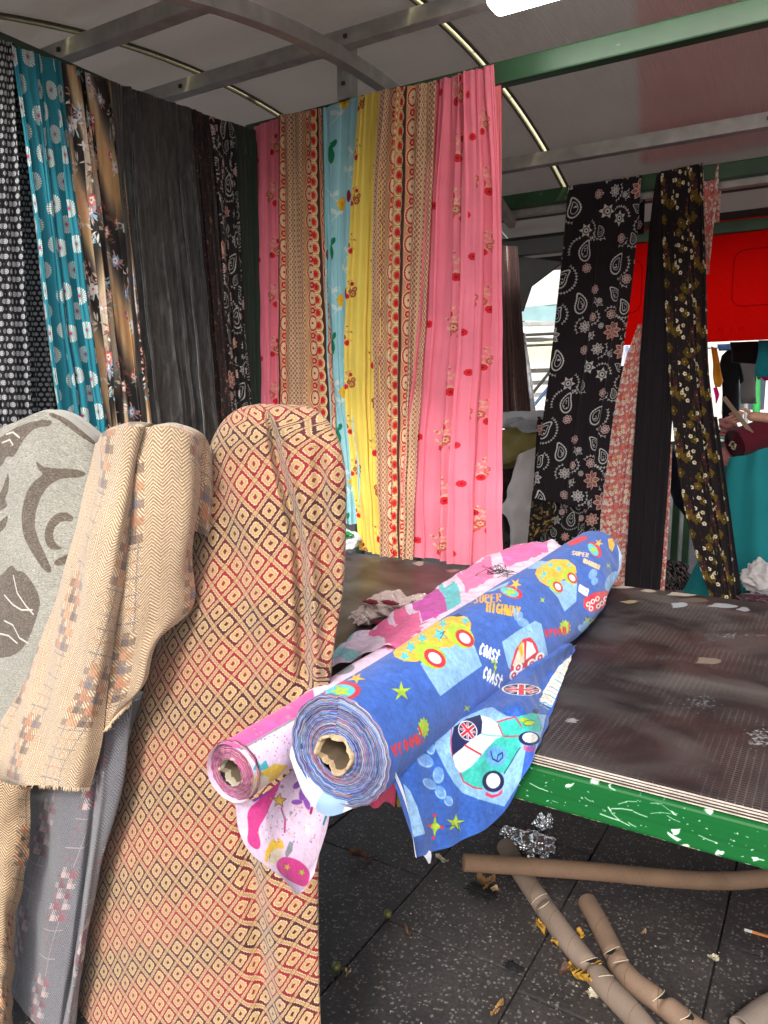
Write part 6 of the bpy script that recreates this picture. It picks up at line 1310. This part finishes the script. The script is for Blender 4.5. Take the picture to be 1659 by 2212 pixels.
def leaf(label, x, y, L, W, ang, kind, seed, curl=.02, cat='leaf', name='fallen_leaf', jag=.18, group='fallen leaves on the pavement'):
    rgx = np.random.RandomState(seed); p = at(x, y, 2, .002); n = 28; bm = bmesh.new(); c, s = math.cos(ang), math.sin(ang); rows = []
    for i in range(n):
        t = i/(n-1); w = W*math.sin(math.pi*min(1, t*.96+.02))**.75*(1+jag*math.sin(i*2.1+seed)+jag*.5*rgx.normal()); row = []
        for k in range(-4, 5):
            u = k/4.; X = (t-.5)*L; Y = u*w; Z = .003+curl*(u*u)*(.5+.5*math.sin(t*5+seed))+curl*.5*abs(math.sin(t*3+seed))+.0015*math.sin(t*40+abs(u)*6); row.append(bm.verts.new((p[0]+X*c-Y*s, p[1]+X*s+Y*c, Z)))
        rows.append(row)
    for a, b2 in zip(rows[:-1], rows[1:]):
        for k in range(8): bm.faces.new((a[k], a[k+1], b2[k+1], b2[k]))
    if cat == 'leaf':
        pts = [Vector((p[0]+(t-.5)*L*c, p[1]+(t-.5)*L*s, .0045+curl*.5*abs(math.sin(t*3+seed)))) for t in np.linspace(0, 1.25, 12)]
    o = bm_obj(name, bm, leaf_m[kind], None, True); pivot(o, tuple(p)); tag(o, label, cat, group)
    if cat == 'leaf': wire('midrib', pts, .0009, leaf_m['dark'], o)
    return o
leaf('brown serrated leaf on the dark slab left of the blue flap', 782, 1855, .085, .026, .5, 'brown', 1)
leaf('ochre curled leaf lying on a black scrap under the straight tube', 1050, 1912, .055, .026, .3, 'ochre', 2, .03)
leaf('narrow golden leaf left of the longest tube, above the torn paper', 1168, 2008, .060, .014, -.9, 'gold', 3, .02)
leaf('crumpled golden leaf touching the longest tube on its left side', 1205, 2046, .042, .020, -.2, 'gold', 4, .03)
leaf('large ragged golden leaf heap beside the longest tube near the bottom', 1262, 2120, .105, .032, -.5, 'gold', 5, .04, jag=.35)
leaf('dark brown leaf fragment at the left tip of the golden heap', 1224, 2108, .04, .016, .4, 'brown', 6)
leaf('small tan leaf on the joint above the bent tube', 1238, 1878, .024, .010, .6, 'tan', 7)
leaf('small reddish brown leaf on the cross joint', 880, 2022, .03, .007, -.4, 'brown', 8)
leaf('thin tan leaf standing at the bottom joint', 1073, 2188, .045, .006, 1.2, 'ochre', 9)
for i, (lb, x, y, L, W, a, kd) in enumerate((('pale curled paper shred right of the brown leaf', 955, 1845+15, .045, .009, .1, 'cream'), ('small tan crumb beside the green fruit', 748+4, 2110-6, .016, .008, .3, 'tan'), ('tiny tan paper bit in the middle of the right slab', 1387+4, 2008+10, .011, .008, .1, 'tan'),
        ('pale paper shred right of the bent tube', 1540, 2070+4, .03, .010, -.2, 'cream'), ('orange tan flake below the leaf on the black scrap', 1068, 1925, .024, .010, .1, 'tan'), ('yellowish paper flake at the bottom by the joint', 1372, 2146+10, .02, .012, .9, 'tan'),
        ('yellow paper scrap just right of the longest tube', 1254, 2022, .024, .012, .0, 'gold'), ('pinkish torn paper on the golden leaf heap', 1280, 2150, .038, .014, 1.4, 'cream'), ('white paper shred between the two torn tubes', 1355-10, 2180, .04, .006, -.2, 'cream'))):
    leaf(lb, x, y, L, W, a, kd, 20+i, .012, 'paper scrap', 'paper_scrap', .3, 'paper shreds on the pavement')
M_blkr = plain_mat('black_rag', (14, 12, 14), .85)
for i, (x, y, L) in enumerate(((1040, 1925, .09), (1120-10, 2093-4, .05))):
    P_ = at(x, y, 2, .003); tag(crumple('black_scrap', P_, (L*.6, L*.4, .005), 30+i, M_blkr, .7, 4, 5), ('black torn rag under the ochre leaf' if i == 0 else 'small black twist of plastic on the cross joint'), 'litter')
M_fr = plain_mat('green_fruit_skin', (96, 96, 44), .35, lo=.6, hi=1.15, tscale=60)
for i, (x, y, r) in enumerate(((727, 2088, .0125), (838, 1974, .012))):
    p = at(x, y, 2, r); rt = empty('fallen_fruit', 'round olive green fruit at the lower end of the slab joint' if i == 0 else 'brownish green fruit on the slab joint further back', 'fruit', (p[0], p[1], 0)); crumple('fruit_skin', p, (r, r, r*.97), 40+i, M_fr, .04, 4, 2, True, rt, sharp=False)
    wire('stalk', [p+np.array((0, 0, r*.9)), p+np.array((.002, .001, r*1.3)), p+np.array((.005, .002, r*1.5))], .0008, leaf_m['dark'], rt)
cg = empty('cigarette_end', 'cigarette end with white tip and orange filter near the right edge', 'litter', tuple(at(1630, 2015, 2, 0)))
a_, b_, c_ = at(1608, 2008, 2, .004), at(1625, 2013, 2, .004), at(1675, 2028, 2, .004); wire('paper_part', [a_, (a_+b_)/2, b_], .004, plain_mat('cigarette_paper', (214, 210, 204), .8), cg, 12); wire('filter', [b_, (b_+c_)/2, c_], .0041, plain_mat('cork_paper', (206, 128, 66), .7), cg, 12)
rr = random.Random(8); M_gr = plain_mat('grit_stone', (170, 164, 152), .8); bm = bmesh.new()
for k in range(260):
    x, y = rr.uniform(-1.5, .3), rr.uniform(1.2, 2.9); r = rr.uniform(.0008, .0028); m_ = bmesh.ops.create_icosphere(bm, subdivisions=1, radius=r)
    for v in m_['verts']: v.co = Vector((x+v.co.x*rr.uniform(.7, 1.4), y+v.co.y, max(0.0003, r*.5+v.co.z*.7)))
gr = bm_obj('grit', bm, M_gr); tag(gr, 'fine pale grit scattered over the paving', 'grit', kind='stuff')

# ================================================================== beyond: neighbouring tables, goods, a trader, hanging clothes, awnings
M_tab2 = plain_mat('neighbour_table_top', (58, 44, 42), .5)
def simple_table(label, x0, x1, y0, y1, zt):
    t = empty('stall_table', label, 'table', ((x0+x1)/2, (y0+y1)/2, 0)); box('tabletop', x0, x1, y0, y1, zt-.025, zt, M_tab2, t, .002); box('front_frame', x0, x1, y0+.005, y0+.045, zt-.095, zt-.026, M_rail, t, .004); box('back_frame', x0, x1, y1-.05, y1-.01, zt-.095, zt-.026, M_rail, t, .004)
    for x in (x0+.03, x1-.08):
        for y in (y0+.05, y1-.1): box('leg', x, x+.05, y, y+.05, 0, zt-.096, M_green, t, .003)
    return t
simple_table('neighbour table behind the pink cloth piled with rolled goods', -3.0, -1.42, 4.45, 5.25, .80)
simple_table('neighbour table at the right under the maroon bolt', -.62, 1.6, 4.45, 5.25, .86)
simple_table('far table seen between the dark lengths across the aisle', -3.4, -.4, 9.7, 10.4, .80)
def bolt_simple(name, label, a, b, r, col, core=(190, 176, 150), seed=0, cat='fabric bolt', group=None, sheen=.2, shiny=.85):
    root = empty(name, label, cat, (a[0], a[1], min(a[2], b[2])-r), group=group); P, uv, fr = cyl_grid(a, b, r, 50, 70, .06, seed); P = ripple(P, .002, .12, seed+1); m = cloth_mat(name+'_weave', None, col, rough=shiny, crease=.25, sheen=sheen)
    grid_mesh('rolled_cloth', P, None, m, root); bolt_end('coiled_end', np.array(a)-fr[0]*.0, fr, r*.26, r*1.0, [col, tuple(int(c*.8) for c in col), tuple(min(255, int(c*1.15)) for c in col)], root, seed+2, 14, .02, name+'_end%d' % seed); torn_core(np.array(a)-fr[0]*.01, fr, r*.27, .004, .2, card_mat('core_card', core), root, .05, seed)
    return root
def Y(x, y, p): return at(x, y, 1, p)
bolt_simple('maroon_bolt', 'maroon velvet bolt with pale core on top of the teal cloth', Y(1588, 960, 4.38), Y(1790, 885, 4.75), .080, (96, 10, 32), seed=51, sheen=.15, shiny=.8)
bolt_simple('grey_bolt', 'pale grey bolt with gauzy wrapping, behind the pink cloth edge', Y(1215, 905, 4.5), Y(1030, 908, 4.62), .055, (186, 188, 192), seed=52)
# olive cloth over goods
def sheetpx(name, label, cat, mat, rows, planes, amp, wl, seed, nv=60, nu=70, group=None, sq=(1, 1, 1)):
    P_ = ripple(surf(gridpx(rows, planes), nv, nu), amp, wl, seed, sq); o = grid_mesh(name, P_, tile_uv(arc_uv(P_), (.3, .3)), mat); b = P_.reshape(-1, 3); pivot(o, (float(b[:, 0].mean()), float(b[:, 1].mean()), float(b[:, 2].min()))); return tag(o, label, cat, group)
M_oli = cloth_mat('olive_satin', None, (122, 112, 58), rough=.45, crease=.3); M_gau = cloth_mat('grey_gauze', None, (170, 172, 176), transl=.3, crease=.5); M_whs = cloth_mat('white_linen', None, (214, 208, 206), crease=.2, transl=.1)
sheetpx('olive_cloth', 'olive satin cloth heaped under the pale grey bolt', 'fabric', M_oli, [[(1060, 935), (1110, 925), (1160, 915), (1215, 912)], [(1060, 960), (1110, 965), (1160, 950), (1215, 940)], [(1060, 1000), (1110, 995), (1160, 980), (1215, 975)], [(1070, 1020), (1110, 1010), (1160, 1000), (1215, 990)]], [[4.5]*4, [4.4, 4.38, 4.38, 4.42], [4.4, 4.36, 4.38, 4.42], [4.5]*4], .02, .12, 61)
sheetpx('grey_gauze', 'grey gauze bunched on the pale bolt behind the paisley cloth', 'fabric', M_gau, [[(1092, 900), (1120, 896), (1160, 905), (1215, 888)], [(1100, 918), (1130, 912), (1165, 915), (1215, 905)], [(1110, 922), (1135, 935), (1170, 930), (1215, 920)]], [[4.5]*4, [4.42]*4, [4.40]*4], .02, .07, 62)
sheetpx('white_cloth', 'white cloth draped down from the heap beside the pink length', 'fabric', M_whs, [[(1118, 985), (1135, 975), (1160, 965), (1200, 950)], [(1104, 1030), (1122, 1030), (1150, 1025), (1200, 1010)], [(1090, 1080), (1112, 1090), (1145, 1085), (1200, 1070)], [(1080, 1100), (1108, 1122), (1145, 1130), (1200, 1120)], [(1100, 1128), (1110, 1160), (1145, 1175), (1200, 1165)], [(1100, 1180), (1112, 1190), (1145, 1215), (1200, 1210)]], [[4.36, 4.34, 4.34, 4.36]]*6, .014, .12, 63)
M_dkf = cloth_mat('dark_goods', IMG['sequin'], gain=.8)
crumple_specs = [((1095, 1040), (.12, .12, .13), M_dkf, 'dark flowered bundle under the olive cloth', 'fabric bundle'), ((1105, 1110), (.10, .12, .14), M_blk, 'black bundle behind the white cloth', 'fabric bundle'), ((1130, 1195), (.16, .10, .12), M_blk, 'black cloth heap at the foot of the white cloth', 'fabric bundle')]
for i, ((x, y), s, m_, lb, ct) in enumerate(crumple_specs): tag(crumple('cloth_bundle', Y(x, y, 4.52), s, 70+i, m_, .3, 5, 2.5), lb, ct)
tag(crumple('cloth_bundle', Y(1170, 1150, 4.5), (.10, .1, .14), 79, cloth_mat('dotted_linen', None, (176, 190, 176)), .3, 5, 2.5), 'pale green bundle between white and gold flowered cloths', 'fabric bundle')
# teal cloth over goods at the right
M_teal = cloth_mat('teal_jersey', None, (28, 132, 138), rough=.8, crease=.15)
sheetpx('teal_cloth', 'large teal cloth falling in long folds below the maroon bolt', 'fabric', M_teal, [[(1565, 1010), (1590, 990), (1625, 980), (1665, 965), (1720, 960)], [(1556, 1060), (1590, 1060), (1625, 1055), (1670, 1050), (1730, 1050)], [(1540, 1130), (1580, 1130), (1625, 1130), (1670, 1130), (1730, 1130)], [(1510, 1210), (1560, 1210), (1610, 1215), (1665, 1190), (1720, 1190)], [(1470, 1290), (1530, 1300), (1590, 1305), (1640, 1290), (1670, 1280)], [(1440, 1400), (1520, 1400), (1590, 1400), (1640, 1400), (1670, 1400)]],
        [[4.42, 4.36, 4.34, 4.34, 4.36]]+[[4.36, 4.32, 4.30, 4.30, 4.32]]*5, .030, .15, 64, 90, 120, sq=(1, 1, .12))
M_pk2 = cloth_mat('rose_cloth', None, (206, 140, 136), crease=.4)
tag(crumple('cloth_bundle', Y(1572, 918, 4.7), (.06, .05, .05), 81, M_pk2, .5, 5, 3), 'rose cloth bunched beside the maroon bolt', 'fabric bundle'); tag(crumple('cloth_bundle', Y(1572, 1000, 4.5), (.05, .05, .10), 82, M_pk2, .3, 5, 2), 'pink cloth under the maroon bolt by the black floral length', 'fabric bundle')
tag(crumple('white_garment', Y(1648, 1250, 4.1), (.11, .08, .10), 83, M_whs, .45, 6, 3), 'crumpled white garment at the right edge behind the table', 'garment'); tag(crumple('cloth_bundle', Y(1640, 1296, 4.0), (.10, .06, .035), 84, cloth_mat('plum_velvet', None, (70, 16, 40), sheen=.7), .5, 5, 3), 'plum velvet bundle below the white garment', 'fabric bundle')
tag(crumple('knit_heap', Y(1452, 1245, 4.5), (.11, .08, .10), 85, cloth_mat('black_knit', IMG['whitefl'], gain=.7), .4, 5, 4), 'black knitted heap seen between the two dark lengths', 'garment')
tag(crumple('cloth_bundle', Y(1420, 1278, 4.3), (.14, .05, .02), 86, cloth_mat('plum_edge', None, (110, 40, 60)), .5, 4, 4), 'narrow plum strip of cloth just over the table edge', 'fabric bundle')
# stool like support below the loose heaps so nothing floats
box_sup = empty('goods_crate', 'dark crate carrying garments behind the table', 'crate', (-.05, 4.25, 0)); M_cr = plain_mat('dark_crate', (40, 38, 40), .7)
for k in range(4): box('crate_slat', -.35, .35, 4.05, 4.07, .06+.1*k, .13+.1*k, M_cr, box_sup, .003)
for k in range(4): box('crate_slat', -.35, .35, 4.36, 4.38, .06+.1*k, .13+.1*k, M_cr, box_sup, .003)
box('crate_top', -.36, .36, 4.04, 4.39, .45, .47, M_cr, box_sup, .003)

# garments: outline measured once, then given thickness and rounded edges
def garment(name, label, pts, Yp, th, col, cat='garment', seed=0, group='garments on sale beyond', mat=None, hanger=True):
    P_ = [at(x, y, 1, Yp) for x, y in pts]; bm = bmesh.new(); f = bm.faces.new([bm.verts.new(p) for p in P_]); r = bmesh.ops.extrude_face_region(bm, geom=[f])
    for v in r['geom']:
        if isinstance(v, bmesh.types.BMVert): v.co.y += th
    bmesh.ops.triangulate(bm, faces=bm.faces[:]); bmesh.ops.subdivide_edges(bm, edges=bm.edges[:], cuts=3, use_grid_fill=True)
    zs = [p[2] for p in P_]; z1 = max(zs); cx = sum(p[0] for p in P_)/len(P_); rgx = np.random.RandomState(seed)
    for v in bm.verts:
        k = .012*math.sin(v.co.x*70+seed)*min(1, (z1-v.co.z)*4)+.006*math.sin(v.co.x*160+v.co.z*9+seed); v.co.y += k; v.co.x += .004*math.sin(v.co.z*30+seed)
    bmesh.ops.recalc_face_normals(bm, faces=bm.faces); m = mat or cloth_mat(name+'_weave', None, col, crease=.3, transl=.08)
    o = bm_obj(name, bm, m, None, True); pivot(o, (float(cx), float(Yp), float(min(zs)))); tag(o, label, cat, group)
    if hanger:
        c = np.array((cx, Yp+th/2, z1)); wire('hanger_hook', [c+np.array((0, 0, -.02)), c+np.array((0, 0, .03)), c+np.array((.012, 0, .05)), c+np.array((.02, 0, .035))], .003, M_steel, o, 6, 20)
    return o
def shirt(x0, x1, y0, y1, sl=.45):
    w = x1-x0; h = y1-y0; return [(x0+w*.40, y0), (x0+w*.60, y0), (x0+w*.80, y0+h*.08), (x1, y0+h*sl), (x0+w*.88, y0+h*(sl+.04)), (x0+w*.78, y0+h*.3), (x0+w*.80, y1), (x0+w*.20, y1), (x0+w*.22, y0+h*.3), (x0+w*.12, y0+h*(sl+.04)), (x0, y0+h*sl), (x0+w*.20, y0+h*.08)]
garment('black_shirt', 'black shirt hanging right of the brown flower length', shirt(1548, 1606, 756, 905), 6.6, .10, (26, 26, 30), seed=1)
garment('grey_shirt', 'grey long shirt hanging beside the black shirt', shirt(1588, 1642, 770, 872), 6.9, .10, (140, 138, 136), seed=2)
garment('black_trousers', 'folded black trousers hanging under the red tarpaulin', [(1577, 739), (1638, 737), (1638, 762), (1634, 786), (1606, 784), (1580, 782)], 6.2, .05, (24, 24, 28), seed=3, hanger=False)
garment('turquoise_jacket', 'turquoise jacket hanging at the right edge under the tarpaulin', [(1640, 735), (1700, 735), (1715, 800), (1700, 812), (1670, 780), (1662, 812), (1650, 815), (1630, 812), (1635, 770)], 6.0, .09, (30, 160, 176), seed=4)
garment('hot_pink_top', 'hot pink top showing below the turquoise jacket', [(1640, 808), (1700, 803), (1700, 822), (1650, 822)], 6.05, .05, (236, 24, 110), seed=5, hanger=False)
garment('mustard_top', 'narrow mustard top edge beside the brown flower length', [(1537, 748), (1548, 752), (1552, 790), (1562, 822), (1554, 836), (1544, 836), (1540, 800)], 5.9, .05, (214, 150, 40), seed=6, hanger=False)
garment('magenta_strip', 'small magenta garment edge below the mustard one', [(1541, 838), (1548, 836), (1552, 852), (1545, 872)], 5.9, .04, (230, 30, 130), seed=7, hanger=False)
garment('blue_bag', 'pale blue and white bag hanging just below the tarpaulin', [(1550, 744), (1582, 742), (1580, 756), (1552, 757)], 6.8, .06, (110, 170, 226), seed=9, hanger=False)
garment('navy_coat', 'dark navy coat hanging between the two dark lengths', [(1438, 960), (1462, 985), (1480, 1010), (1490, 1060), (1494, 1105), (1486, 1126), (1474, 1110), (1455, 1080), (1440, 1050), (1424, 1040)], 4.6, .10, (24, 26, 44), seed=10)
cols = [(228, 228, 232), (150, 160, 200), (236, 240, 240), (120, 200, 190), (230, 90, 130), (240, 236, 226), (70, 80, 120), (200, 206, 216)]
for i in range(7):
    x = 1342+i*7.2; garment('hanging_top', ['white top nearest the paisley cloth', 'lilac blue top second along', 'very pale top third along', 'aqua top in the middle', 'raspberry top past the aqua one', 'cream top before the navy one', 'navy top at the right end'][i]+' on the rack under the tarpaulin', [(x+1, 748), (x+6, 747), (x+9, 770), (x+7, 800), (x-1, 801), (x-3, 772)], 7.6+i*.05, .05, cols[i], seed=20+i, group='small tops on the far rack')
garment('maroon_floral_dress', 'dark maroon flowered dress beside the ditsy length', [(1334, 790), (1372, 792), (1380, 830), (1376, 900), (1340, 930), (1318, 900), (1322, 830)], 5.7, .10, (60, 30, 34), seed=30, mat=M_dkf)
# rack holding them
def hbar(name, label, p0, p1, r, mat, cat='rail'): return tag(wire(name, [p0, (np.array(p0)+np.array(p1))/2, p1], r, mat, n=10), label, cat)
rk = empty('clothes_rack', 'steel clothes rack beyond the tables holding the hanging garments', 'clothes rack', (-.5, 6.6, 0)); 
for (ya, z_) in ((6.1, 2.02), (6.7, 1.98), (7.7, 1.97)):
    wire('rack_rail', [(-2.6, ya, z_), (-.5, ya, z_), (1.6, ya, z_)], .012, M_steel, rk, 10)
    for x in (-2.6, 1.6): wire('rack_upright', [(x, ya, 0), (x, ya, 1), (x, ya, z_)], .013, M_steel, rk, 10)
tag(wire('silver_pole', [Y(1612, 775, 8.0), Y(1611, 900, 8.0), Y(1608, 1150, 8.0)], .02, M_steel, n=12), 'slim silver pole standing behind the grey shirt', 'pole')
# folded clothes on the far counter
fc = [(206, 206, 200), (80, 140, 120), (140, 60, 60), (30, 30, 34), (220, 214, 200), (210, 180, 150), (60, 66, 70), (150, 190, 180), (236, 230, 222), (180, 120, 110)]
simple_table('counter with stacks of folded clothes below the hanging shirts', -1.05, 1.6, 5.75, 6.4, 1.18)
for c in range(5):
    for k in range(5):
        x = -.80+c*.115; z_ = 1.182+k*.022; bm = bmesh.new(); box_bm(bm, x, x+.10, 5.78+.01*math.sin(k*3+c), 6.0, z_, z_+.019, .007)
        for v in bm.verts: v.co.z += .003*math.sin(v.co.x*60+k); v.co.x += .004*math.sin(k*7+c)
        tag(bm_obj('folded_garment', bm, cloth_mat('folded_garment_%d' % ((c*5+k) % 10), None, fc[(c*3+k) % 10]), None), '%s folded garment, %s in the %s stack on the counter' % (['off white', 'green', 'maroon', 'black', 'cream', 'peach', 'charcoal', 'aqua grey', 'ivory', 'rose'][(c*3+k) % 10], ['lowest', 'second from the bottom', 'middle one', 'second from the top', 'topmost'][k], ['leftmost', 'second', 'third', 'fourth', 'rightmost'][c]), 'garment', 'folded garments stacked on the counter')
# leaning wrapped roll, striped cloth holder, awnings at the left gap
M_wrap = plain_mat('clear_wrap', (190, 192, 196), .15, .6, 60, .5, 1.3, 26)
tag(wire('wrapped_roll', [Y(1128, 722, 5.4), Y(1140, 800, 5.3), Y(1152, 900, 5.2)], .022, M_wrap, n=14, smoothn=40), 'thin plastic wrapped roll leaning right of the striped cloth', 'roll')
M_awn = cloth_mat('weathered_white_awning', None, (206, 204, 196), transl=.2, crease=.2); M_awc = cloth_mat('cream_awning', None, (214, 206, 172), transl=.15, crease=.2); M_awb = cloth_mat('pale_aqua_awning', None, (150, 182, 184), transl=.15)
aw = empty('market_awning', 'weathered white and cream awnings of a far stall, left of the paisley cloth', 'awning', (-3.2, 9.0, 0))
for (y0, y1_, m_, d0, d1) in ((578, 655, M_awn, 9.6, 9.0), (660, 694, M_awb, 9.02, 9.0), (706, 728, M_awn, 8.8, 8.7), (738, 782, M_awc, 8.7, 8.5)):
    rows = np.array([[at(1085+k*26, y0+3*math.sin(k), 1, d0) for k in range(7)], [at(1085+k*26, y1_+2*math.sin(k*2), 1, d1) for k in range(7)]]); Pa = ripple(surf(rows, 14, 60), .012, .4, 3); grid_mesh('awning_panel', Pa, None, m_, aw)
for y0 in (699, 733, 800, 826, 852): a_, b_ = at(1080, y0+3, 1, 8.9), at(1250, y0-2, 1, 8.9); bar('awning_rail', a_, b_, .05, .05, M_steel, aw)
for x_ in (1098, 1236): a_ = at(x_, 900, 1, 8.95); box('post', a_[0]-.04, a_[0]+.04, 8.93, 9.01, 0, 2.7, M_steel, aw, .004)
a_, b_ = at(1150, 880, 1, 8.6), at(1215, 800, 1, 8.6); bar('awning_brace', a_, b_, .03, .03, plain_mat('blue_steel', (70, 100, 140), .5), aw); a_, b_ = at(1150, 850, 1, 8.6), at(1215, 770, 1, 8.6); bar('awning_brace', a_, b_, .03, .03, M_dark, aw)
pr_ = garment('purple_banner', 'purple strip of banner above the far white awning', [(1160, 572), (1240, 566), (1240, 584), (1170, 588)], 9.7, .04, (110, 84, 170), 'banner', 11, None, hanger=False)
# pale building across the square
M_wall = plain_mat('pale_render_wall', (206, 204, 196), .9, .2, 40); M_glass = plain_mat('window_glass', (60, 72, 80), .12); bd = empty('pale_building', 'pale building across the square seen past the garments at the right', 'building', (2, 24, 0))
box('wall', -16, 12, 24, 30, 0, 9, M_wall, bd); 
for i in range(11):
    for j in range(3): w_ = box('window', -15+i*2.4, -13.8+i*2.4, 23.93, 23.985, 1.2+j*2.7, 2.8+j*2.7, M_white, bd, .01); box('pane', -14.9+i*2.4, -13.9+i*2.4, 23.90, 23.925, 1.3+j*2.7, 2.7+j*2.7, M_glass, w_)
tag(wire('green_post', [at(1634, 790, 1, 12), at(1634, 850, 1, 12), at(1633, 960, 1, 12)], .05, plain_mat('green_post_paint', (40, 150, 70), .5), n=10), 'green post far off behind the grey shirt', 'post')

# ---- a trader's arm with a measuring stick; the rest of the person stands outside the picture
SK = plain_mat('skin', (206, 150, 128), .55, lo=.92, hi=1.06)
def skin_mesh(name, V, E, R, mat, parent=None, sub=2):
    me = bpy.data.meshes.new(name); me.from_pydata([tuple(v) for v in V], E, []); o = bpy.data.objects.new(name, me); COL.objects.link(o); md = o.modifiers.new('skin', 'SKIN'); md.use_smooth_shade = True
    for i, sv in enumerate(me.skin_vertices[0].data): sv.radius = (R[i], R[i]); sv.use_root = (i == 0)
    ss = o.modifiers.new('sub', 'SUBSURF'); ss.levels = sub; ss.render_levels = sub; dg = bpy.context.evaluated_depsgraph_get(); m2 = bpy.data.meshes.new_from_object(o.evaluated_get(dg)); bpy.data.objects.remove(o); m2.materials.clear(); return link(name, m2, mat, parent, True)
hx = at(1612, 900, 1, 4.42); W_ = np.array
px, py_ = .34, 4.92
body_v = [(px, py_, .98), (px, py_, 1.18), (px, py_, 1.38), (px, py_, 1.50), (px, py_-.01, 1.60), (px, py_-.03, 1.70), (px, py_-.02, 1.78), (px-.11, py_, .92), (px-.12, py_-.01, .50), (px-.12, py_, .08), (px-.12, py_-.14, .04), (px+.11, py_, .92), (px+.12, py_-.01, .50), (px+.12, py_, .08), (px+.12, py_-.14, .04), (px-.19, py_, 1.45), (px-.27, py_-.16, 1.24), (hx[0]+.20, hx[1]+.08, hx[2]-.02), (hx[0]+.05, hx[1]+.01, hx[2]), (hx[0], hx[1], hx[2]+.002), (px+.19, py_, 1.45), (px+.26, py_-.02, 1.18), (px+.24, py_-.15, .98), (px+.23, py_-.19, .92)]
body_e = [(0, 1), (1, 2), (2, 3), (3, 4), (4, 5), (5, 6), (0, 7), (7, 8), (8, 9), (9, 10), (0, 11), (11, 12), (12, 13), (13, 14), (2, 15), (15, 16), (16, 17), (17, 18), (18, 19), (2, 20), (20, 21), (21, 22), (22, 23)]
body_r = [.15, .13, .15, .065, .055, .085, .07, .10, .062, .045, .035, .10, .062, .045, .035, .065, .048, .038, .026, .030, .065, .048, .034, .03]
person = empty('person', 'trader in dark top with one bare forearm reaching in at the right, holding a stick', 'person', (px, py_, 0))
skin_mesh('body', body_v, body_e, body_r, SK, person)
FN = [((-.012, 0, .018), (-.05, -.012, .022), (-.085, -.014, .010)), ((-.015, 0, .006), (-.058, -.014, .006), (-.092, -.016, -.010)), ((-.014, 0, -.006), (-.054, -.014, -.010), (-.082, -.016, -.024)), ((-.010, 0, -.016), (-.042, -.012, -.024), (-.064, -.014, -.034)), ((.02, -.012, .02), (-.006, -.03, .040), (-.03, -.034, .040))]
for f_ in FN: skin_mesh('finger', [tuple(hx+W_(q)) for q in f_], [(0, 1), (1, 2)], [.011, .0095, .0075], SK, person, 1)
skin_mesh('dark_top', [(px, py_, .96), (px, py_, 1.18), (px, py_, 1.38), (px, py_, 1.47), (px-.19, py_, 1.45), (px-.27, py_-.16, 1.25), (px+.19, py_, 1.45), (px+.26, py_-.02, 1.2)], [(0, 1), (1, 2), (2, 3), (2, 4), (4, 5), (2, 6), (6, 7)], [.165, .145, .165, .08, .085, .065, .085, .065], cloth_mat('dark_top_weave', None, (40, 40, 50)), person)
skin_mesh('trousers', [(px, py_, .98), (px-.11, py_, .90), (px-.12, py_-.01, .50), (px-.12, py_, .10), (px+.11, py_, .90), (px+.12, py_-.01, .50), (px+.12, py_, .10)], [(0, 1), (1, 2), (2, 3), (0, 4), (4, 5), (5, 6)], [.16, .115, .08, .065, .115, .08, .065], cloth_mat('trouser_weave', None, (34, 36, 48)), person)
skin_mesh('hair', [(px, py_+.02, 1.80), (px, py_+.05, 1.72), (px, py_+.06, 1.62)], [(0, 1), (1, 2)], [.085, .085, .06], plain_mat('dark_hair', (36, 26, 20), .6), person)
for s_ in (-1, 1): crumple('eye', (px+s_*.030, py_-.112, 1.71), (.012, .006, .008), 90, plain_mat('eye_white', (220, 216, 210), .3), 0.0, 2, 1, True, person, sharp=False); crumple('ear', (px+s_*.088, py_-.02, 1.69), (.012, .018, .03), 91, SK, .05, 2, 1, True, person, sharp=False)
crumple('nose', (px, py_-.122, 1.68), (.012, .02, .022), 92, SK, .02, 3, 1, True, person, sharp=False); crumple('mouth', (px, py_-.108, 1.635), (.024, .008, .007), 93, plain_mat('lips', (160, 84, 80), .5), .02, 3, 1, True, person, sharp=False)
s0, s1_ = Y(1563, 858, 4.37), Y(1624, 936, 4.37); bar_o = bar('measuring_stick', s0, s1_, .008, .022, plain_mat('worn_wood_stick', (140, 112, 96), .6, .3, 200), None, .001); tag(bar_o, 'worn wooden measuring stick held in the hand above the maroon bolt', 'measuring stick')
